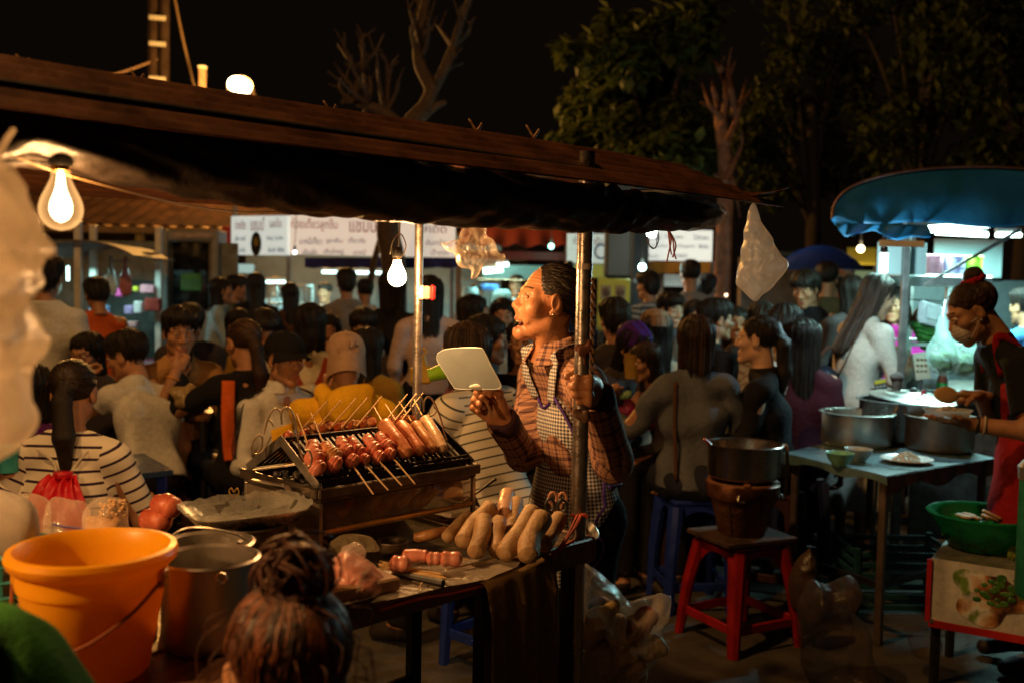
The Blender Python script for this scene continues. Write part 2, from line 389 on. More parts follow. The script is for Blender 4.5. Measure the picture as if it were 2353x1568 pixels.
def head_geo(h, old=False):
    k = .016
    P = [ell((0, -.016, .036), (.073, .092, .078), k), ell((0, .022, -.03), (.058, .062, .085), .03),
         cap((-.044, .0, -.066), (-.012, .066, -.104), .017, .014, .03), cap((.044, .0, -.066), (.012, .066, -.104), .017, .014, .03),
         ell((0, .073, -.103), (.017, .014, .014), .02), ell((-.043, .052, -.022), (.022, .024, .02), .025), ell((.043, .052, -.022), (.022, .024, .02), .025),
         cap((-.014, .08, .026), (-.048, .06, .023), .010, .009, .02), cap((.014, .08, .026), (.048, .06, .023), .010, .009, .02),
         ell((-.031, .094, .004), (.017, .014, .011), .012, -1), ell((.031, .094, .004), (.017, .014, .011), .012, -1),
         cap((0, .08, .010), (0, .1025, -.027), .008, .0115, .014), ell((-.0145, .091, -.031), (.009, .012, .0085), .008), ell((.0145, .091, -.031), (.009, .012, .0085), .008),
         ell((-.0065, .097, -.041), (.004, .006, .004), .004, -1), ell((.0065, .097, -.041), (.004, .006, .004), .004, -1),
         cap((-.018, .081, -.0645), (.018, .081, -.0645), .0075, None, .01), cap((-.015, .081, -.0765), (.015, .081, -.0765), .008, None, .01)]
    if old:
        P = [p for p in P[:13]]
        P[11] = cap((0, .077, .010), (0, .0985, -.025), .0075, .0115, .016); P[7] = cap((-.012, .078, .022), (-.046, .058, .019), .008, .008, .02); P[8] = cap((.012, .078, .022), (.046, .058, .019), .008, .008, .02)
        P += [ell((.0145, .088, -.030), (.010, .0125, .009), .008), ell((-.0065, .094, -.040), (.004, .006, .004), .004, -1), ell((.0065, .094, -.040), (.004, .006, .004), .004, -1),
              ell((0, .074, -.056), (.026, .016, .012), .02), ell((0, .067, -.102), (.017, .017, .015), .02), ell((0, .082, -.0752), (.0320, .036, .0125), .007, -1), ell((-.026, .07, -.0705), (.009, .014, .006), .006, -1), ell((.026, .07, -.0705), (.009, .014, .006), .006, -1)]
        for s in (-1, 1):
            P += [cap((0, .0895, -.0625), (s*.016, .083, -.0625), .0048, .0046, .006), cap((s*.016, .083, -.0625), (s*.034, .061, -.0665), .0046, .0035, .008), cap((0, .0765, -.0895), (s*.014, .0725, -.088), .0048, .0043, .006), cap((s*.014, .0725, -.088), (s*.034, .060, -.0685), .0043, .0033, .008),
                  ell((s*.043, .054, -.030), (.022, .021, .022), .025), cap((s*.019, .085, -.038), (s*.037, .064, -.068), .0045, .004, .016)]
    else: P += [cap((-.021, .093, -.0705), (.021, .093, -.0705), .0022, None, .004, -1)]
    for s in (-1, 1):
        P += [ell((s*.074, -.008, -.004), (.009, .020, .033), .006, 1, Matrix.Rotation(R(-14), 3, 'X') @ Matrix.Rotation(s*R(-18), 3, 'Z')),
              ell((s*.084, -.002, .0), (.006, .010, .018), .006, -1), ell((s*.074, .004, -.03), (.006, .007, .009), .006)]
    P += [cap((0, -.028, -.06), (0, -.045, -.2), .05 if not old else .046, .054 if not old else .05, .03)]
    if old: P += [cap((s*.03, .0, -.09), (s*.012, .012, -.2), .012, .013, .02) for s in (-1, 1)]
    cuts = [((0, 0, -.185), (0, 0, -1))]
    disp = None
    if old:
        def disp(X, Y, Z):
            fh = np.clip((Z-.035)/.02, 0, 1)*np.clip((.085-Z)/.02, 0, 1); ey = np.exp(-(((np.abs(X)-.05)/.016)**2+((Z-.0)/.02)**2))
            nk = np.clip((-.1-Z)/.03, 0, 1)
            return -.0006*fh*np.sin(Z*620+6*np.abs(X)*8)+.0009*ey*np.sin((Z-.3*np.abs(X))*900)+.0009*nk*np.sin(X*260+Z*40)+.0004*np.sin(np.abs(X)*300+Z*160)*np.clip((.02-Z)/.02, 0, 1)*np.clip((np.abs(X)-.02)/.01, 0, 1)
    vs, fs = solid(P, h, cuts, disp)
    c = vs[fs].mean(1); x, y, z = np.abs(c[:, 0]), c[:, 1], c[:, 2]
    mi = np.zeros(len(fs), int)
    if old:
        mi[(y > .076) & (x < .02) & ((np.abs(z+.0625) < .0052) | (np.abs(z+.0898) < .0050))] = 1
        ins = ((x/.0315)**2+((y-.082)/.0365)**2+((z+.0752)/.0122)**2 < 1.0); mi[ins & (y < .077)] = 5
    else: mi[(y > .08) & (x < .024) & (np.abs(z+.0705) < .0105*(1-(x/.025)**2))] = 1
    ar = .031-.24*(x-.03)**2*30
    mi[(y > .055) & (x > .013) & (x < .048) & (np.abs(z-ar-.002) < (.0032 if not old else .0024))] = 2
    b = MB()
    for s in (-1, 1):
        b.mat(3).sph((s*.031, .0735, .004), .0122, 12, 8)
        b.mat(4).sph((s*.031, .0745+.0075, .004), (.0058, .0045, .0058), 10, 6)
        b.mat(0)                                          # upper and lower lids
        for zz, r0, r1 in (((.0100, .0036, .005), (-.0005, .0036, .0045)) if old else ((.0105, .004, .006), (-.0035, .0032, .0045))):
            b.tube([(s*(.031+q*.0145), .0855-abs(q)**2*.009, .004+(zz-.004)*(1-q*q*.75)-(.0015*q if zz > 0 else 0)) for q in (-1, -.6, -.2, .2, .6, 1)], [.002, r0, r0+.0006, r0+.0006, r0, .002], 6)
    if old:
        b.mat(6)
        for i in range(9): b.box(((i-4)*.0050, .0865-abs(i-4)**2*.0010, -.0680), (.0047, .0045, .0088), None, .0015)
        for i in range(6): b.box(((i-2.5)*.0046, .0805-abs(i-2.5)**2*.0009, -.0865), (.0042, .004, .005), None, .0013)
    bv = np.array(b.v); q4 = [f for f in b.f if len(f) == 4]; other = [(f, m) for f, m in zip(b.f, b.m) if len(f) != 4]
    out = [(vs, fs, mi), (bv, np.array(q4), np.array([m for f, m in zip(b.f, b.m) if len(f) == 4]))]
    return out, (bv, other)
_HC = {}
def head_parts(h, old=False):
    if (h, old) not in _HC: _HC[(h, old)] = head_geo(h, old)
    return _HC[(h, old)][0]
_HD = {}
def hand(pose='relax', side=1, h=.0045):
    """wrist at 0, fingers along +Y, palm faces -Z, thumb on the +X*side"""
    key = (pose, side, h)
    if key in _HD: return _HD[key]
    curl = {'relax': (25, 30, 35, 40), 'fist': (85, 88, 90, 92), 'grip': (68, 72, 74, 76), 'flat': (6, 5, 6, 8), 'hold': (45, 50, 55, 60), 'phone': (38, 42, 50, 62), 'pinch': (55, 62, 68, 74)}[pose]
    P = [cap((-.018, .022, 0), (-.024, .078, 0), .021, .018, .02, 1, ((0, 0, 1), .62)), cap((.016, .018, 0), (.024, .08, 0), .021, .017, .02, 1, ((0, 0, 1), .66)),
         cap((0, -.03, 0), (0, .02, 0), .024, .025, .02, 1, ((0, 0, 1), .78)), ell((.022, .035, -.009), (.016, .026, .012), .015)]
    for i, (bx, by, L, r, sp) in enumerate(((.029, .085, .072, .0088, 6), (.010, .090, .080, .0092, 1), (-.010, .086, .074, .0088, -3), (-.028, .078, .058, .0078, -8))):
        p = V((bx, by, 0)); a = 0; pr = p-V((0, .02, 0)); c = curl[i]
        for j, (f, kk) in enumerate(((.45, 1), (.30, 1.15), (.25, .8))):
            a += R(c*kk); d = V((math.sin(R(sp))*math.cos(a), math.cos(R(sp))*math.cos(a), -math.sin(a))); q = p+d*L*f
            P.append(cap(p, q, r*(1-.1*j), r*(.93-.1*j), .006 if j else .012)); P.append(ell(p, r*1.08, .005)); p = q
    t = {'fist': ((.034, .03, -.012), (.046, .058, -.030), (.026, .072, -.050)), 'grip': ((.034, .03, -.014), (.047, .05, -.040), (.034, .066, -.062)), 'hold': ((.034, .03, -.012), (.055, .055, -.026), (.058, .08, -.042)),
         'phone': ((.034, .03, -.01), (.058, .058, -.022), (.058, .088, -.03)), 'pinch': ((.034, .03, -.012), (.05, .058, -.030), (.040, .082, -.044))}.get(pose, ((.034, .03, -.006), (.058, .056, -.014), (.066, .082, -.02)))
    pts = [(.018, .012, -.004)]+list(t)
    for j in range(3): P.append(cap(pts[j], pts[j+1], (.015, .0115, .0098)[j], (.0115, .0098, .0085)[j], .01))
    vs, fs = solid(P, h)
    if side < 0: vs = vs*np.array([-1, 1, 1]); fs = fs[:, ::-1]
    _HD[key] = (vs, fs); return _HD[key]
def ik(s, t, l1, l2, hint):
    d = t-s; L = min(d.length, (l1+l2)*.998); t = s+d.normalized()*L
    a = (l1*l1-l2*l2+L*L)/(2*L); hh = math.sqrt(max(0, l1*l1-a*a)); dn = d.normalized()
    q = hint-dn*hint.dot(dn); q.normalize(); return s+dn*a+q*hh, t
HAIRC = {}
def hair_geo(style, h):
    if (style, h) in HAIRC: return HAIRC[(style, h)]
    P = [ell((0, -.02, .04), (.081, .1, .085), .02)]
    face = [ell((0, .085, -.035), (.068, .062, .09), .02, -1)]; cuts = [((0, 0, -.075), (0, 0, -1))]; gr = 85
    ears = [ell((s*.084, .006, -.02), (.02, .028, .045), .01, -1) for s in (-1, 1)]
    if style == 'short': P += [ell((0, -.01, .075), (.078, .09, .058), .03), ell((0, .05, .085), (.055, .045, .035), .03)]; face += ears+[ell((0, -.06, -.12), (.1, .1, .06), .02, -1)]
    elif style == 'mess': P += [ell((0, 0, .08), (.085, .095, .06), .03), ell((0, .06, .07), (.06, .05, .04), .03), ell((0, -.07, .0), (.075, .05, .08), .03)]; cuts = [((0, 0, -.085), (0, 0, -1))]
    elif style == 'bob':
        P += [cap((s*.044, -.025, .03), (s*.048, -.025, -.12), .042, .036, .03) for s in (-1, 1)]+[cap((0, -.055, .02), (0, -.06, -.13), .062, .056, .03)]; cuts = [((0, 0, -.145), (0, .2, -1))]
    elif style == 'long':
        P += [cap((s*.046, -.03, .03), (s*.052, -.05, -.2), .038, .026, .03) for s in (-1, 1)]+[cap((0, -.055, .02), (0, -.095, -.36), .075, .06, .04, 1, ((0, 1, 0), .6))]; cuts = []
    elif style == 'pony':
        P += [cap((0, -.105, .01), (.0, -.13, -.03), .028, .026, .02), cap((0, -.13, -.03), (.012, -.135, -.16), .034, .036, .02), cap((.012, -.135, -.16), (.02, -.115, -.32), .036, .012, .02)]; face += ears; cuts = []; P[0] = ell((0, -.022, .038), (.078, .097, .083), .02)
        face += [ell((0, -.03, -.16), (.085, .07, .09), .02, -1)]
    elif style == 'bald': P = [ell((0, -.026, .02), (.079, .092, .075), .02)]; face += ears+[ell((0, -.0, .085), (.1, .14, .055), .01, -1), ell((0, -.06, -.12), (.1, .1, .06), .02, -1)]
    elif style in ('bun', 'topbun', 'sleek'):
        face += ears+[ell((0, -.03, -.15), (.085, .075, .08), .02, -1)]; cuts = []; P[0] = ell((0, -.02, .037), (.077, .096, .082), .02)
        if style == 'bun': P += [ell((0, -.07, .125), (.042, .04, .036), .015)]
        elif style == 'topbun': P += [ell((.005, -.045, .115), (.034, .032, .03), .03)]
        else: P += [ell((0, -.115, -.035), (.036, .034, .036), .025)]; face[0] = ell((0, .098, .0), (.082, .072, .125), .012, -1)
    def disp(X, Y, Z):
        a = np.arctan2(X, -(Y+.02)); q = Z+.1*np.abs(a)
        return .0030*np.sin(a*11+1.5*np.sin(Z*13))+.0020*np.sin(a*27+2*np.sin(Z*19))+.0012*np.sin(a*61+3*np.sin(Z*25+a*3))
    if style in ('pony', 'bun', 'topbun', 'sleek'):
        cx, cz = (0, .03) if style in ('pony', 'sleek') else (0, .12)
        def disp(X, Y, Z):
            a = np.arctan2(Z-cz, X+1e-6)+0*Y
            return (.0009*np.sin(a*40+.8*np.sin(Y*14))+.0006*np.sin(a*91+Y*9))*np.clip((Y-.0+.14)/.02, 0, 1)
    HAIRC[(style, h)] = solid(P+face, h, cuts, disp); return HAIRC[(style, h)]
def hat_geo(kind, back=False):
    b = MB()
    def crown(i, j):
        a = 2*math.pi*i; t = j*math.pi/2; r = math.cos(t)**.75
        return V((.092*r*math.cos(a), -.012+.112*r*math.sin(a), .040+.094*math.sin(t)))
    b.slab(crown, 40, 12, .003, (0, 0, -.6))
    s = -1 if back else 1
    def brim(i, j):
        a = math.pi*(.14+.72*i); R0 = .112+.075*j*math.sin((a-.44)/(math.pi-.88)*math.pi)**.5 if 0 < i < 1 else .112
        return V((.094*math.cos(a)*(1+.1*j), s*(-.012*s+(R0-(.04*j if back else 0))*math.sin(a)), .046-(.085 if back else .012)*j-.02*j*(abs(i-.5)*2)**2*2))
    b.slab(brim, 18, 5, .004, (0, 0, -1)); b.sph((0, -.012, .135), .008, 8, 5)
    for q in range(6):
        a = math.pi*2*q/6+.5; b.tube([crown(a/(2*math.pi) % 1, t/9)+V((0, 0, .0012)) for t in range(10)], .0016, 5)
    if back: b.bar((-.05, -.118, .05), (.05, -.118, .05), .002, .02)
    return b
def strands(p, to, n, r, mats, c=(0, -.02, .037), rad=(.0795, .0985, .0845), y0=(-.9, .75), z0=(-.35, .75), seed=1, name='hair_strands'):
    q = random.Random(seed); bs = [MB() for m in mats]; to = V(to).normalized(); c = V(c)
    for k in range(n):
        while 1:
            d = V((q.gauss(0, 1), q.gauss(0, 1), q.gauss(0, 1))).normalized()
            if y0[0] < d.y < y0[1] and z0[0] < d.z < z0[1] and d.z > -.5+.9*max(d.y, 0) and not (abs(d.x) > .8 and -.25 < d.y < .25 and d.z < .1) and d.dot(to) < .8: break
        e = 1+q.uniform(0, .012); w_ = V((q.gauss(0, .05), q.gauss(0, .05), q.gauss(0, .05))); pts = []
        for i in range(9):
            t = i/8*.96; x = (d*(1-t)+to*t+w_*math.sin(t*3.1)).normalized(); pts.append(c+V((x.x*rad[0], x.y*rad[1], x.z*rad[2]))*e)
        bs[k % len(mats)].tube(pts, [r*.4]+[r]*7+[r*.7], 4)
    for b, m in zip(bs, mats): mesh_obj(name, xf(np.array(b.v), p['HM']), b.f, [m], p['o'], None, 180)['kind'] = 'stuff'
def hanging_strands(p, n, r, mats, seed=1):
    q = random.Random(seed); h = [c for c in p['o'].children if c.name.split('.')[0] == 'hair'][0].data; co = np.zeros(len(h.vertices)*3, np.float32); h.vertices.foreach_get('co', co)
    v = xf(co.reshape(-1, 3), p['HM'].inverted()); an = np.arctan2(v[:, 0], v[:, 1]+.02); rd = np.hypot(v[:, 0], v[:, 1]+.02); bs = [MB() for m in mats]
    for k in range(n):
        a = q.uniform(-math.pi, math.pi); z = .10; pts = []; dr = q.gauss(0, .25); e = q.uniform(1.004, 1.03)
        while z > -.42:
            m = (np.abs((an-a+math.pi) % (2*math.pi)-math.pi) < .10) & (np.abs(v[:, 2]-z) < .010)
            if not m.any(): break
            x = rd[m].max()*e; pts.append(V((x*math.sin(a), x*math.cos(a)-.02, z))); z -= .02; a += dr*.02
        if len(pts) > 3:
            pts.append(pts[-1]+V((q.gauss(0, .004), q.gauss(0, .004), -q.uniform(.004, .02)))); bs[k % len(mats)].tube(pts, [r]*(len(pts)-1)+[r*.4], 4)
    for b, m in zip(bs, mats):
        if b.v: mesh_obj('hair_strands', xf(np.array(b.v), p['HM']), b.f, [m], p['o'], None, 180)['kind'] = 'stuff'
def person(label, loc, face, H=1.58, seat=None, lean=0, side=0, hunch=0, twist=0, head=(0, 0, 0), L=None, Rr=None, handL='relax', handR='relax', top=None, sleeve=1, hem=.02, bottom=None,
           hair='short', hairm=None, skin=0, fine=1, shw=1, fat=1, hintL=None, hintR=None, old=False, stripe=0, hat=None, hatm=None, cat='person', palmL=None, palmR=None, legs=None, collar=.014, skirt=False, fold=1.6, group=None, hs=1, foldfx=25, bh=None, world=False, shirtname=None):
    s = H/1.6; o = thing('person', label, cat, loc, R(face), group); m4 = PM[o.name]
    Z = V((0, 0, 1)); X = V((1, 0, 0)); Y = V((0, 1, 0))
    def sd(a, b): return V((math.sin(R(b)), math.sin(R(a))*math.cos(R(b)), math.cos(R(a))*math.cos(R(b))))
    pel = V((0, 0, (seat+.085) if seat is not None else .87*s)); s1 = sd(lean, side); s2 = sd(lean+hunch, side)
    che = pel+s1*.25*s; nek = che+s2*.235*s; sx = Matrix.Rotation(R(twist), 3, 'Z') @ X
    sx = (sx-s2*sx.dot(s2)).normalized(); fw = s2.cross(sx)*-1; fw = Z.cross(sx) if fw.dot(Y) < 0 else fw; w = .158*s*shw
    hm = Matrix.Rotation(R(head[0]), 3, 'Z') @ Matrix.Rotation(R(head[1]), 3, 'X') @ Matrix.Rotation(R(head[2]), 3, 'Y')
    hs = hs*s; hc = nek+(s2*.5+Z*.5).normalized()*.058*s+(hm @ V((0, .035, .105)))*hs
    HM = Matrix.Translation(hc) @ hm.to_4x4() @ Matrix.Diagonal((hs, hs, hs, 1))
    sh = {i: nek-s2*.075*s+sx*i*w for i in (-1, 1)}
    arm = {}
    for i, tgt, hint in ((-1, L, hintL), (1, Rr, hintR)):
        if world and tgt is not None and len(tgt) == 3 and isinstance(tgt, V): tgt = (m4.inverted() @ tgt)-sh[i]
        else: tgt = V(tgt)*s if tgt is not None else V((i*.07, .06, -.48))*s
        if world and isinstance(hint, V): hint = m4.to_3x3().inverted() @ hint
        el, wr = ik(sh[i], sh[i]+tgt, .265*s, .235*s, V(hint) if hint is not None else V((i*.45, -.5, -.75))); arm[i] = (el, wr)
    hip = {i: pel+V((i*.082*s, 0, -.03*s)) for i in (-1, 1)}; leg = {}
    for i in (-1, 1):
        if legs and i in legs: kn, an = V(legs[i][0]), V(legs[i][1])
        elif seat is not None: kn = hip[i]+V((i*.06, .40, -.02))*s; an = V((kn.x*1.05, kn.y+.02, .07*s))
        else: kn = V((i*.088*s, .015, .46*s)); an = V((i*.095*s, -.015, .075*s))
        leg[i] = (kn, an)
    fl = ((fw.x, fw.y, fw.z), .74)
    def torso(of):
        f = of
        P = [cap(pel-s1*.03*s, che, (.122*fat+f)*s, (.128*fat+f)*s, .05, 1, fl), cap(che-sx*.055*s+s2*.03*s, che+sx*.055*s+s2*.03*s, (.098*fat+f)*s, None, .05, 1, ((fw.x, fw.y, fw.z), .9)),
             cap(pel-X*.055*s, pel+X*.055*s, (.108*fat+f)*s, None, .05, 1, (tuple(Y), .95)), cap(sh[-1]*.7+sh[1]*.3-s2*.01, sh[1]*.7+sh[-1]*.3-s2*.01, (.054+f)*s, None, .045, 1),
             cap(sh[-1], nek, (.042+f)*s, (.05+f)*s, .04), cap(sh[1], nek, (.042+f)*s, (.05+f)*s, .04)]
        if seat is not None: P += [ell(pel+V((0, -.04, -.035))*s, ((.155+f)*s, (.13+f)*s, (.1+f)*s), .05)]
        return P
    def arms(of, fr, taper=0):
        P = []
        for i in (-1, 1):
            el, wr = arm[i]; S = sh[i]
            if fr <= .5: P += [cap(S, S.lerp(el, fr*2), (.051+of)*s, (.045+of+taper)*s, .04, 1, None, True)]
            else:
                P += [cap(S, el, (.047+of)*s, (.040+of)*s, .04), cap(el, el.lerp(wr, (fr-.5)*2), (.039+of)*s, (.028+of+taper)*s, .03, 1, None, True)]
        return P
    def lg(of, cut=1, ta=0):
        P = []
        for i in (-1, 1):
            kn, an = leg[i]; P += [cap(hip[i], kn, (.085*fat+of)*s, (.056+of)*s, .05), cap(kn, kn.lerp(an, cut), (.056+of)*s, (.038+of+ta)*s, .03, 1, None, cut < 1 or ta > 0)]
        return P
    # the body: one continuous surface, bare where no garment covers it
    hh = bh or .014/fine
    feet = [cap(leg[i][1], leg[i][1]+V((i*.02, .13, -.035))*s, .036*s, .032*s, .03) for i in (-1, 1)]
    P = torso(-.012)+arms(-.0, 1)+lg(-.012)+feet+[cap(nek-s2*.04*s, hc+(hm @ V((0, -.03, -.08)))*hs, .052*s, .047*s, .03)]
    vs, fs = solid(P, hh); parts = [(vs, fs, 0)]
    for hp in head_parts(.0022 if old else (.0042 if fine > 1 else .0075), old): parts.append((xf(hp[0], HM), hp[1], hp[2]))
    for i, pose, palm in ((-1, handL, palmL), (1, handR, palmR)):
        el, wr = arm[i]; d = (wr-el).normalized(); dd = None
        if world and palm is not None and len(palm) == 2: palm = tuple(m4.to_3x3().inverted() @ V(q) for q in palm)
        if palm is not None and len(palm) == 2: dd = V(palm[1]).normalized(); palm = palm[0]
        pn = V(palm) if palm is not None else V((-i, 0, -.25)); d = dd or d
        z = -(pn-d*pn.dot(d)).normalized(); x = d.cross(z)
        HMx = Matrix.Translation(wr) @ Matrix((x, d, z)).transposed().to_4x4() @ Matrix.Diagonal((s, s, s, 1))
        # thumb side: towards +x when palm faces -z
        hv, hf = hand(pose, -i, .003 if fine > 2 else .005); parts.append((xf(hv, HMx), hf, 0))
    v, f, mi = merge(parts); mi = np.where(v[f].mean(1)[:, 2] < .085*s, 7, mi)
    mesh_obj('body', v, f, [MSKIN[skin], MLIP, MBROW, MEYE, MIRIS, MMOUTH, MTEETH, MSHOE], o, mi, 180)
    seed = int(abs(loc[0]*131+loc[1]*977)) % 9999
    fine_c = min(fine, 2.4)
    if top is not None:
        cuts = [(nek+s2*(.012+collar)*s, s2), (pel-s1*hem*s, -s1)]; pr = torso(.008)+[cap(pel-s1*.05*s, che, .147*fat*s, .136*fat*s, .05, 1, fl)]+(arms(.010, sleeve, .010) if sleeve else [])
        if skirt: pr += [cap(pel, V((0, .02, max(.25, pel.z-.62))), .15*s, .24*s, .06, 1, (tuple(Y), .8))]; cuts[1] = (V((0, 0, max(.28, pel.z-.6))), -Z)
        vs, fs = solid(pr, .012/fine_c, cuts, folds(seed, .0072*fold, foldfx))
        lb = [(pel-s1*.1, nek+s2*.05, .13, tuple(fw), 0)]+[l for i in (-1, 1) for l in ((sh[i], arm[i][0], .05, (0, 0, 1), .3), (arm[i][0], arm[i][1], .04, (0, 0, 1), .56))]
        mesh_obj('shirt' if not skirt else 'dress', vs, fs, [top], o, None, 180, uv=limb_uv(vs, fs, lb))
    if bottom is not None:
        pr = lg(.008, .94, .012)+[cap(pel-X*.055*s, pel+X*.055*s, .112*fat*s, None, .05, 1, (tuple(Y), .95)), cap(pel-s1*.03*s, pel+s1*.05*s, .124*fat*s, .122*fat*s, .05, 1, fl)]
        if seat is not None: pr += [ell(pel+V((0, -.04, -.035))*s, (.155*s, .13*s, .1*s), .05)]
        vs, fs = solid(pr, .016/fine_c, [(pel+s1*.07*s, s1)], folds(seed+1, .005, 32)); mesh_obj('trousers', vs, fs, [bottom], o, None, 180)
    if hair:
        vs, fs = hair_geo(hair, .0075 if fine <= 1 else .0045 if fine <= 2 else .003); mesh_obj('hair', xf(vs, HM), fs, [hairm or HB], o, None, 180)
    if hat:
        if hat == 'scarf': vs, fs = solid([ell((0, -.025, .045), (.087, .105, .088), .02), ell((0, .08, -.05), (.09, .07, .1), .02, -1), cap((0, -.12, .0), (.01, -.13, -.05), .03, .012, .02)], .008, (), folds(3, .004, 60)); mesh_obj('headscarf', xf(vs, HM), fs, [hatm], o, None, 180)
        else: hb = hat_geo(hat, hat == 'back'); mesh_obj('cap', xf(np.array(hb.v), HM), hb.f, [hatm], o, None, 40)
    return dict(o=o, HM=HM, sh=sh, arm=arm, pel=pel, che=che, nek=nek, s1=s1, s2=s2, fw=fw, sx=sx, W=m4, torso=torso, arms=arms, s=s, w=lambda p: m4 @ V(p), hip=hip, hc=hc)
# ---------------------------------------------------------------- ground, sky
def asphalt():
    m = M('asphalt', (.042, .036, .029), .62, col2=(.09, .075, .058), vs=5, bump=.55, bs=140, spec=.4, rv=.22); return m
MG = MB(); MG.grid(lambda i, j: V(((i-.5)*100, 40+(j-.5)*100, 0)), 20, 20)
tag(MG.build('ground', [asphalt()]), 'dark worn asphalt of the market yard under tables and stools', kind='structure')
# painted / metal / cloth materials
blackm = M('black_paint', (.012, .011, .010), .5, vs=40); steel = M('stainless_steel', (.56, .53, .48), .34, .95, var=.10, vs=6)
dullsteel = M('dull_steel', (.34, .31, .27), .42, .8, var=.3, vs=16, bump=.15, bs=70); grime = M('grimy_steel', (.11, .085, .06), .42, .6, var=.5, vs=14, bump=.25, bs=50)
galv = M('pole_steel', (.30, .27, .25), .34, .85, var=.25, vs=30, bump=.12, bs=120); woodm = M('wood', (.25, .12, .05), .6, col2=(.40, .22, .10), vs=6, stretch=(1, 8, 8), bump=.2)
whitem = M('white_paint', (.62, .6, .56), .5, vs=9); greyp = M('grey_paint', (.22, .22, .21), .5, vs=9); redp = M('red_plastic', (.42, .018, .012), .4, vs=14, bump=.05)
bluep = M('blue_plastic', (.012, .03, .28), .33, vs=14); tealp = M('teal_plastic', (.04, .30, .32), .4); purplem = M('purple_cloth', (.07, .015, .10), .85, bump=.2)
brownroof = M('rusty_sheet', (.085, .030, .012), .55, .35, var=.45, vs=9, bump=.2, bs=40); bark = M('bark', (.05, .028, .016), .9, col2=(.12, .078, .05), vs=12, stretch=(5, 5, 1), bump=.8, bs=25)
darkbark = M('dark_bark', (.02, .014, .01), .9, bump=.6, bs=25); leafm = [M('leaves', (.035, .055, .012), .55, col2=(.10, .12, .02), vs=3, transl=.35), M('dark_leaves', (.02, .035, .010), .55, col2=(.06, .07, .015), vs=3, transl=.3)]
cloth = lambda n, c, **k: M(n, c, .9, **{**dict(bump=.55, bs=38, spec=.12, vs=60, var=.10), **k})
def wb(x0, y0, x1, y1, Y):
    a, b = at(x0, y0, Y), at(x1, y1, Y); return V(((a.x+b.x)/2, Y, (a.z+b.z)/2)), abs(b.x-a.x), abs(a.z-b.z)
def board(b, x0, y0, x1, y1, Y, d=.04, bev=.006):
    c, w_, h_ = wb(x0, y0, x1, y1, Y); b.box(c, (w_, d, h_), None, bev); return b
DG = None
def text(s, name, mat, parent, w=None, h=None, M4=None, ext=.002, shear=0):
    cu = bpy.data.curves.new(name, 'FONT'); cu.body = s; cu.extrude = .01; cu.align_x = 'CENTER'; cu.resolution_u = 3; cu.shear = shear
    o = bpy.data.objects.new(name+'_source', cu); COL.objects.link(o)
    bpy.context.view_layer.update(); dg = bpy.context.evaluated_depsgraph_get()
    me = bpy.data.meshes.new_from_object(o.evaluated_get(dg)); bpy.data.objects.remove(o); bpy.data.curves.remove(cu)
    n = len(me.vertices); co = np.zeros(n*3); me.vertices.foreach_get('co', co); co = co.reshape(-1, 3)
    if n:
        lo, hi = co.min(0), co.max(0); co -= (lo+hi)/2; sx = (w/(hi[0]-lo[0])) if w else None; sy = (h/(hi[1]-lo[1])) if h else sx; sx = sx or sy
        co *= np.array([sx, sy, ext/max(hi[2]-lo[2], 1e-6)]); co = xf(co, PM[parent.name].inverted() @ M4 if parent.name in PM else M4); me.vertices.foreach_set('co', co.ravel().astype(np.float32))
    me.materials.clear(); me.materials.append(mat); me.update(); r = bpy.data.objects.new(name, me); COL.objects.link(r); r.parent = parent; return r
def facing(p, ang=0): return Matrix.Translation(p) @ Matrix.Rotation(ang, 4, 'Z') @ Matrix.Rotation(math.pi/2, 4, 'X')
# ---------------------------------------------------------------- long shed behind, left
t = thing('shed', 'long low shed with brown tin roof behind the left stalls', 'shed', (-5, 14, 0))
b = MB()
A = at(-60, 392, 14); Bq = at(905, 470, 14)
def shedroof(i, j):
    return V((-9.5+9.8*i, 12.6+2.6*j, 2.15+.85*j+.02*math.cos(i*2*math.pi*48)))
b.slab(shedroof, 192, 4, .02, (0, 0, -1)); b.build('roof', [M('old_tin', (.012, .006, .004), .95, 0, var=.5, vs=4, spec=.03)], t, world=True)
MB().box((-4.6, 14.6, 1.2), (9.6, .12, 2.4), None).build('wall', [M('shed_wall', (.20, .12, .06), .8, var=.4, vs=3, bump=.2)], t, world=True)
MB().box((-4.6, 12.62, 2.1), (9.7, .05, .10), None, .01).build('fascia', [M('fascia_paint', (.36, .22, .10), .6, var=.3)], t, world=True)
for x in (-8, -6.3, -4.75, -3.9, -2.2, -.6): MB().box((x, 12.7, 1.07), (.1, .1, 2.12), None, .01).build('post', [M('yellow_post', (.38, .24, .07), .6)], t, world=True)
